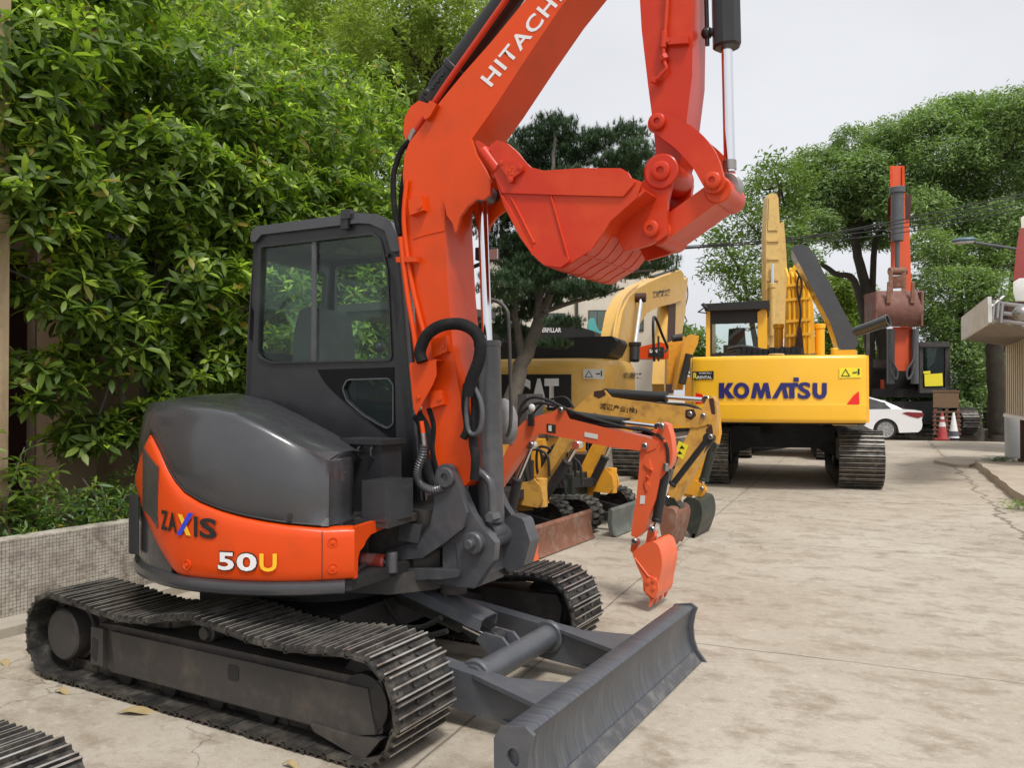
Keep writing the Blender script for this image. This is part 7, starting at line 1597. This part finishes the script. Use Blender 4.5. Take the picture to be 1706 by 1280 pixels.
def post(label, x, y, w_, h, m):
    b = MB(); b.box((x, y, h/2), (w_, w_, h), bev=.012); b.box((x, y, .5), (w_*1.15, w_*1.15, .14), bev=.01); tag(b.build('post', m), label, 'post', 'tan posts in the raised bed')
c = atX(2, 600, -2.75); post('weathered tan post cut by the left edge of the photo', -2.75, c.y-.08, .17, 6, M['post'])
c = atX(112, 600, -3.75); post('broad tan pillar among the leaves between the left edge and the dark hood', -3.75, c.y, .34, 6, M['tanwall'])
# pale building behind the dull yellow excavator
DB = 27
pbd = thing('building', 'pale plastered building behind the dull yellow excavator with a grey window', 'building', (atD(1000, 660, DB).x, atD(1000, 660, DB).y, 0))
a, c = atD(800, 420, DB), atD(1108, 420, DB); dep = Vector((-.45, .89, 0))*7
b = MB(); b.prism([Vector((a.x, a.y, 0)), Vector((c.x, c.y, 0)), Vector((c.x, c.y, 0))+dep, Vector((a.x, a.y, 0))+dep], (0, 0, atD(950, 425, DB).z), bev=.03); b.build('wall', M['palewall'], pbd)
b = MB(); b.prism([Vector((a.x, a.y, 6.1))-dep*.03, Vector((c.x, c.y, 6.1))-dep*.03, Vector((c.x, c.y, 6.1))+dep*1.03, Vector((a.x, a.y, 6.1))+dep*1.03], (0, 0, .25), bev=.02); b.build('roof', M['concrete'], pbd)
for x0, x1, y0, y1 in ((980, 1010, 517, 552), (908, 942, 522, 552), (840, 870, 522, 552), (1046, 1072, 517, 552)):
    b = MB(); q = [atD(x, y, DB-.0) for x, y in [(x0, y0), (x1, y0), (x1, y1), (x0, y1)]]; b.prism(q, -FW*.06, bev=.008); wn = b.build('window', M['bracket'], pbd)
    for u0, u1 in ((.06, .48), (.52, .94)):
        xa, xb = x0+(x1-x0)*u0, x0+(x1-x0)*u1; b = MB(); b.prism([atD(x, y, DB-.065) for x, y in [(xa, y0+2), (xb, y0+2), (xb, y1-2), (xa, y1-2)]], -FW*.01); b.build('pane', paint('grey green pane', (.10, .14, .13), .15, bmp=0, coat=.5), wn)
b = MB(); b.cyl(atD(961, 555, DB-.1), atD(961, 425, DB-.1), .05, 8); b.build('drainpipe', M['frame'], pbd)
# ---- hut with a broken canopy at the right
DH = 18.1
hut = thing('hut', 'cream boarded hut raised on posts at the right edge with a broken white canopy', 'hut', (atD(1730, 690, DH).x, atD(1730, 690, DH).y, 0))
M['boards'] = paint('cream painted boards', (.62, .53, .38), .6, var=.08, vs=2, dirt=(.34, .26, .17), dirt_amt=.5, ds=5)
a = atD(1675, 690, DH); zb = a.z; zt = atD(1675, 500, DH).z; rgt = (lambda p, q: Vector((q.x-p.x, q.y-p.y, 0)).normalized())(atD(1675, 660, 18.1), atD(1706, 660, 15.9)); bk_ = Vector((-rgt.y, rgt.x, 0)); bk_ = bk_ if bk_.y > 0 else -bk_
b = MB(); b.prism([Vector((a.x, a.y, zb))+q for q in (Vector(), rgt*3.4, rgt*3.4+bk_*3, bk_*3)], (0, 0, atD(1675, 575, DH).z-zb), bev=.01); hw = b.build('wall', M['boards'], hut)
b = MB()
for k in range(12): p = Vector((a.x, a.y, zb))+rgt*(.10+.27*k)-bk_*.004; b.box(p+Vector((0, 0, (atD(1675, 575, DH).z-zb)/2)), (.02, .012, atD(1675, 575, DH).z-zb-.04), rot=Matrix.Rotation(math.atan2(rgt.y, rgt.x), 3, 'Z'))
b.build('board_joint', paint('board gap', (.22, .17, .11), .8), hw)
b = MB(); b.prism([Vector((a.x, a.y, zb-.06))+q for q in (-rgt*.03-bk_*.04, rgt*3.5-bk_*.04, rgt*3.5, -rgt*.03)], (0, 0, .06), bev=.005); b.build('sill', M['white'], hut)
b = MB(); c = atD(1690, 700, DH+.8); b.cyl(Vector((c.x, c.y, 0)), Vector((c.x, c.y, zb)), .20, 20, .01); b.build('support', paint('pale blue grey concrete', (.42, .45, .47), .7, var=.15), hut)
c2 = atZ(1700, 770, .12); b = MB(); b.cyl((c2.x+.08, c2.y, 0.1), (c2.x+.08, c2.y, zb), .085, 18, .005); b.cyl((c2.x+.08, c2.y, .1), (c2.x+.08, c2.y, .19), .13, 18, .02); b.build('support', M['brown'], hut)
# canopy box: fascia, soffit, broken sheet and pipes above
cf = [atD(1606, 529, 16.0), atD(1606, 567, 16.0), atD(1653, 537, 11.9), atD(1652, 494, 11.9)]
M['fascia'] = paint('chalky white sheet metal', (.62, .62, .60), .55, var=.08, vs=2, dirt=(.30, .27, .24), dirt_amt=.5, ds=5)
b = MB(); t_ = (cf[2]-cf[1]).cross(Vector((0, 0, 1))).normalized()*.05
b.prism([cf[0], cf[1], cf[1].lerp(cf[2], 1), cf[3]], t_, bev=.006)
for k in range(1, 6): p = cf[1].lerp(cf[2], k/6); q = cf[0].lerp(cf[3], k/6); bar(b, p-t_*.05, q-t_*.05, .02, .012)
cn = b.build('fascia', M['fascia'], hut)
b = MB(); s0, s1 = cf[1]+Vector((0, 0, .01)), cf[2]+Vector((0, 0, .01)); ex = rgt*3.2
s0b = atD(1674, 577, 18.1); dr = Vector((s0b.x-s0.x, s0b.y-s0.y, 0)).normalized()*3
b.prism([s0, s0+dr, s1+dr, s1], (0, 0, .04)); b.build('soffit', paint('stained soffit boards', (.20, .165, .125), .8, var=.25, vs=2, dirt=(.1, .07, .05), dirt_amt=.6), hut)
b = MB()
for yy, d in ((504, .3), (520, .25), (533, .2)): b.tube([atD(1655, yy, 12.1), atD(1720, yy+8, 12.4)], .03, 8)
for x, y0, y1 in ((1656, 500, 540), (1664, 497, 530), (1670, 505, 538)): b.tube([atD(x, y0, 12.05), atD(x-3, y1, 12.05)], .025, 8)
b.tube([atD(1650, 512, 12.05), atD(1672, 494, 12.05)], .025, 8); b.ball(atD(1702, 522, 12), .13, sc=(1, 1, .9)); b.build('sign_frame', M['steel'], hut)
b = MB(); b.box(atD(1706, 520, 12.8), (.7, .5, .28), rot=Matrix.Rotation(.4, 3, 'Z'), bev=.02); b.build('sign_box', M['brown'], hut)
# taller white walled block with a red edge behind the hut
tw = thing('building', 'sliver of white wall with a dark red edge above the hut, far right', 'building', (atD(1760, 660, 20).x, atD(1760, 660, 20).y, 0))
b = MB(); b.prism([atD(x, y, 20) for x, y in [(1701, 362), (1760, 330), (1760, 700), (1704, 700), (1703, 500)]], Vector((.3, .95, 0))*3, bev=.01); b.build('wall', M['palewall'], tw)
b = MB(); b.prism([atD(x, y, 19.9) for x, y in [(1699, 380), (1703, 380), (1704, 460), (1690, 472), (1688, 466), (1694, 410)]], bk_*.3, bev=.006); b.build('edge_trim', paint('dull red tiles', (.30, .05, .045), .6, var=.2), tw)
b = MB(); b.prism([atD(x, y, 19.85) for x, y in [(1688, 470), (1704, 460), (1704, 500), (1692, 502), (1688, 488)]], bk_*.3, bev=.02); b.build('bracket', M['fascia'], tw)
M['silver'] = paint('silver rim paint', (.45, .46, .47), .35, var=.05, bmp=0)
# ---- white car
DC = 27.3
cb_ = atZ(1465, 731, 0); fwd = Vector((-.955, -.295, 0)).normalized()      # nose to the left
car = thing('car', 'white saloon car parked at the back, its tail showing right of the bright yellow excavator', 'car', (cb_.x, cb_.y, 0))
def Cc(x, y, z): s_ = Vector((-fwd.y, fwd.x, 0)); return Vector((cb_.x, cb_.y, 0))+fwd*x+s_*y+Vector((0, 0, z))
SC = .96
# side profile: x forward from the rear axle
low_ = [(-1.02, .36), (-.98, .27), (-.42, .26)]
arch = [(-.36*math.cos(a), .33+.36*math.sin(a)) for a in np.linspace(0.1, math.pi-.1, 12)]
prof = [(-1.08, .50), (-1.05, .36), (-.95, .26), (-.40, .24)]+[(-.375*math.cos(a), .32+.375*math.sin(a)) for a in np.linspace(.15, math.pi-.15, 11)]+[(.40, .22), (2.45, .22)]+[(2.83-.375*math.cos(a), .32+.375*math.sin(a)) for a in np.linspace(.15, math.pi-.15, 11)]+[(3.25, .24), (3.65, .28), (3.72, .50), (3.62, .68), (3.3, .80), (2.55, .92), (2.2, .96), (-.45, .99), (-.85, .97), (-1.06, .93), (-1.09, .80), (-1.06, .65)]
b = MB(); b.prism([Cc(x, -.92, z) for x, z in prof], Cc(0, .92, 0)-Cc(0, -.92, 0), bev=.05, seg=3); cbody = b.build('body', M['carwhite'], car, sharp=50)
b = MB(); rows = []
for x, z, w_ in [(-.62, .97, .66), (-.05, 1.25, .60), (.45, 1.39, .56), (1.0, 1.41, .56), (1.6, 1.33, .58), (2.35, .95, .68)]: rows.append([Cc(x, -w_-.12*(1.41-z)/.44, .95), Cc(x, -w_-.02, z-.03), Cc(x, -w_+.06, z), Cc(x, w_-.06, z), Cc(x, w_+.02, z-.03), Cc(x, w_+.12*(1.41-z)/.44, .95)])
b.grid(rows); b.build('roof', M['carwhite'], cbody, sharp=60)
b = MB()
for s in (-1, 1):
    b.prism([Cc(x, s*(w_+.02), z) for x, z, w_ in [(-.20, .99, .74), (-.02, 1.20, .66), (.45, 1.33, .61), (1.0, 1.35, .60), (1.5, 1.27, .63), (2.1, .99, .75)]], Cc(0, s*.02, 0)-Cc(0, 0, 0), bev=.004)
b.build('window', M['blackgloss'], cbody); b = MB(); b.prism([Cc(-.58, -.56, 1.0), Cc(-.58, .56, 1.0), Cc(-.08, .50, 1.25), Cc(-.08, -.50, 1.25)], Cc(-.03, 0, .03)-Cc(0, 0, 0)); b.build('rear_window', M['blackgloss'], cbody)
for s in (-1, 1):
    b = MB(); b.prism([Cc(x, s*.78, z) for x, z in [(-1.1, .88), (-1.12, .78), (-.95, .70), (-.72, .76), (-.48, .86), (-.62, .90)]], Cc(0, s*.15, 0)-Cc(0, 0, 0), bev=.015); b.build('tail_light', paint('dark red tail lamp', (.20, .008, .02), .15, bmp=0, coat=.6), car)
b = MB(); b.box(Cc(-1.06, 0, .38), (.08, 1.5, .20), rot=Matrix.Rotation(math.atan2(fwd.y, fwd.x), 3, 'Z'), bev=.03); b.build('diffuser', M['black'], car)
for x in (0, 2.83):
    for s in (-1, 1):
        c = Cc(x, s*.80, .33); b = MB(); ax = Cc(0, s, 0)-Cc(0, 0, 0); b.lathe([(.22, -.10), (.33, -.09), (.335, .06), (.31, .09), (.245, .10), (.24, .04)], c, ax, 30); wh = b.build('wheel', M['black'], car)
        b = MB(); b.lathe([(.235, .05), (.245, .095), (.225, .095), (.215, .04), (.05, .02)], c, ax, 28); t1 = ax.cross(Vector((0, 0, 1)))
        for k in range(10): a_ = 2*math.pi*k/10; d_ = t1*math.cos(a_)+Vector((0, 0, 1))*math.sin(a_); bar(b, c+ax*.07+d_*.04, c+ax*.085+d_*.235, .025, .03, up=ax)
        b.build('rim', M['silver'], wh)
# ---- wet patch, cones, crate stack
m_, nt_, bs_ = nmat('wet dark ground'); bs_.inputs['Base Color'].default_value = (.045, .035, .026, 1); bs_.inputs['Roughness'].default_value = .12; bump(nt_, bs_, noise(nt_, 3, 4), .08, .01)
b = MB(); q = [atZ(x, y, 0) for x, y in [(1440, 733), (1500, 734), (1570, 735), (1640, 736), (1706, 738), (1760, 739)]]; q2 = [Vector((p.x-.8, p.y+9+.6*math.sin(i*2), 0)) for i, p in enumerate(q)][::-1]
b.poly([(p.x, p.y, .006) for p in q+q2], [tuple(range(len(q+q2)))]); tag(b.build('wet_ground', m_), 'dark wet ground and shallow puddle along the back of the yard', 'puddle', kind='structure')
def cone(label, x, y, red, D=None):
    p = atZ(x, y, .012); root = thing('traffic_cone', label, 'traffic cone', (p.x, p.y, .012), 0, None, local=True); h = .86
    b = MB(); b.box((0, 0, .02), (.42, .42, .04), bev=.01); b.build('base', M['black'] if not red else M['decred2'], root)
    b = MB(); b.lathe([(.16, .035), (.155, .06), (.03, h), (.022, h), (.02, h-.02)], (0, 0, 0), seg=24); bd = b.build('body', M['decred2'] if red else M['white'], root)
    r_ = lambda z: .158+(z-.06)/(h-.06)*(.03-.158)
    for z0, z1 in (((.42, .56), (.66, .74)) if red else ((.10, .26),)):
        b = MB(); b.lathe([(r_(z0)+.004, z0), (r_(z1)+.004, z1)], (0, 0, 0), seg=24); b.build('band', M['labelwhite'] if red else M['steelgrey'], bd)
M['decred2'] = paint('faded red plastic', (.42, .05, .05), .6, var=.2, vs=5, dirt=(.3, .2, .18), dirt_amt=.4)
cone('red traffic cone with white bands at the back of the yard', 1570, 733, True); cone('white traffic cone standing right of the red one', 1589, 732, False)
cr2 = thing('crate_stack', 'red brown slatted crate with a brown board on it behind the cones', 'crate', tuple(atZ(1577, 729, 0)))
cc = atZ(1577, 729, 0)
for k in range(6):
    b = MB(); b.box((cc.x, cc.y+.5, .10+k*.15), (.85, .8, .05), bev=.006)
    for s in (-.35, 0, .35): b.box((cc.x+s, cc.y+.5, .16+k*.15), (.08, .8, .08))
    b.build('slat_layer', M['rust'], cr2)
b = MB(); b.box((cc.x-.02, cc.y+.3, 1.28), (.78, .06, .55), bev=.01); b.box((cc.x-.02, cc.y+.3, 1.57), (.84, .1, .05), bev=.01); b.build('board', paint('brown board', (.20, .125, .07), .8, var=.25), cr2)
# ---- street lamp and overhead cables
lp = thing('street_lamp', 'grey street lamp head on a thin arm in front of the right hand trees', 'street lamp', base(28, 1720))
b = MB(); b.tube([Vector((atD(1720, 660, 28).x, atD(1720, 660, 28).y, 0)), atD(1720, 440, 28), atD(1700, 416, 28), atD(1650, 408, 28), atD(1624, 404, 28)], .05, 10); b.build('pole', M['steelgrey'], lp)
b = MB(); b.ball(atD(1606, 400, 28), .36, sc=(1.1, .6, .26)); b.mi = 1; b.ball(atD(1606, 402, 28)-Vector((0, 0, .03)), .30, sc=(1.1, .55, .22)); b.build('lamp_head', [paint('blue grey lamp housing', (.10, .17, .22), .4), M['lampglass']], lp)
cabs = [([(1100, 418), (1145, 413), (1300, 398), (1430, 382), (1560, 362), (1706, 328), (1800, 300)], .014), ([(1100, 414), (1145, 410), (1300, 400), (1430, 388), (1560, 370), (1706, 338), (1800, 312)], .012), ([(1100, 419), (1145, 414), (1300, 402), (1440, 378), (1570, 352), (1706, 322), (1800, 296)], .016), ([(1100, 415), (1145, 412), (1300, 404), (1430, 396), (1560, 378), (1706, 346), (1800, 320)], .012)]
for i, (pp, r_) in enumerate(cabs):
    b = MB(); b.tube(spline([atD(x, y, 21) for x, y in pp], 8), r_, 6); tag(b.build('cable', M['black']), ('overhead cable, the second one down of the four crossing the right hand trees', 'thin overhead cable just under the thick one before the right hand trees', 'thick overhead cable, topmost of the four crossing the right hand trees', 'overhead cable hanging lowest of the four before the right hand trees')[i], 'cable', 'overhead cables')
# ---- small things on the ground
def fallen(label, x, y, L, rz):
    p = atZ(x, y, .004); root = thing('fallen_leaf', label, 'leaf', tuple(p), rz, 'fallen leaves', local=True); b = MB(); n = 8; rows = []
    for i in range(n+1): t = i/n; w_ = .16*L*math.sin(math.pi*t)+.002; rows.append([Vector((t*L, -w_, .012*math.sin(t*5)+.006)), Vector((t*L, 0, .002+.014*math.sin(t*5))), Vector((t*L, w_, .016*math.sin(t*4)+.006))])
    b.grid(rows); b.build('blade', M['dryleaf'], root)
M['dryleaf'] = paint('dry tan leaf', (.33, .25, .12), .8, var=.3, vs=20)
fallen('long dry tan leaf lying against the near crawler', 195, 1190, .19, R(35)); fallen('small dry leaf under the rear end of the near crawler', 92, 1153, .10, R(10)); fallen('dark dry leaf at the left edge of the yard', 2, 1103, .11, R(-10)); fallen('dry leaf at the bottom edge near the front of the crawler', 470, 1276, .08, R(15))
rs = np.random.default_rng(77); n = 60; a = atZ(1700, 850, 0); P = np.stack([a.x+rs.normal(0, .10, n), a.y+rs.normal(0, .14, n), .02+.08*rs.random(n)], -1); V, F, Mi = rosette(5, 3, .6, -.2, .6)
tag(scatter('weed_tuft', V, F, Mi, P, rotm(None, rs.uniform(0, .8, n), rs.random(n)*6.28, rs.random(n)*6.28), .06*rs.uniform(.6, 1.3, n), [M['ivy'], M['leafB']]), 'low weeds growing at the near end of the broken slab edge', 'weeds', kind='stuff')
a = atZ(1666, 769, .13); P = np.stack([a.x+rs.normal(0, .12, n), a.y+rs.normal(0, .12, n), .14+.08*rs.random(n)], -1)
tag(scatter('weed_tuft', V, F, Mi, P, rotm(None, rs.uniform(0, .8, n), rs.random(n)*6.28, rs.random(n)*6.28), .08*rs.uniform(.6, 1.3, n), [M['ivy'], M['ivy']]), 'small weed clump on top of the raised slab', 'weeds', kind='stuff')
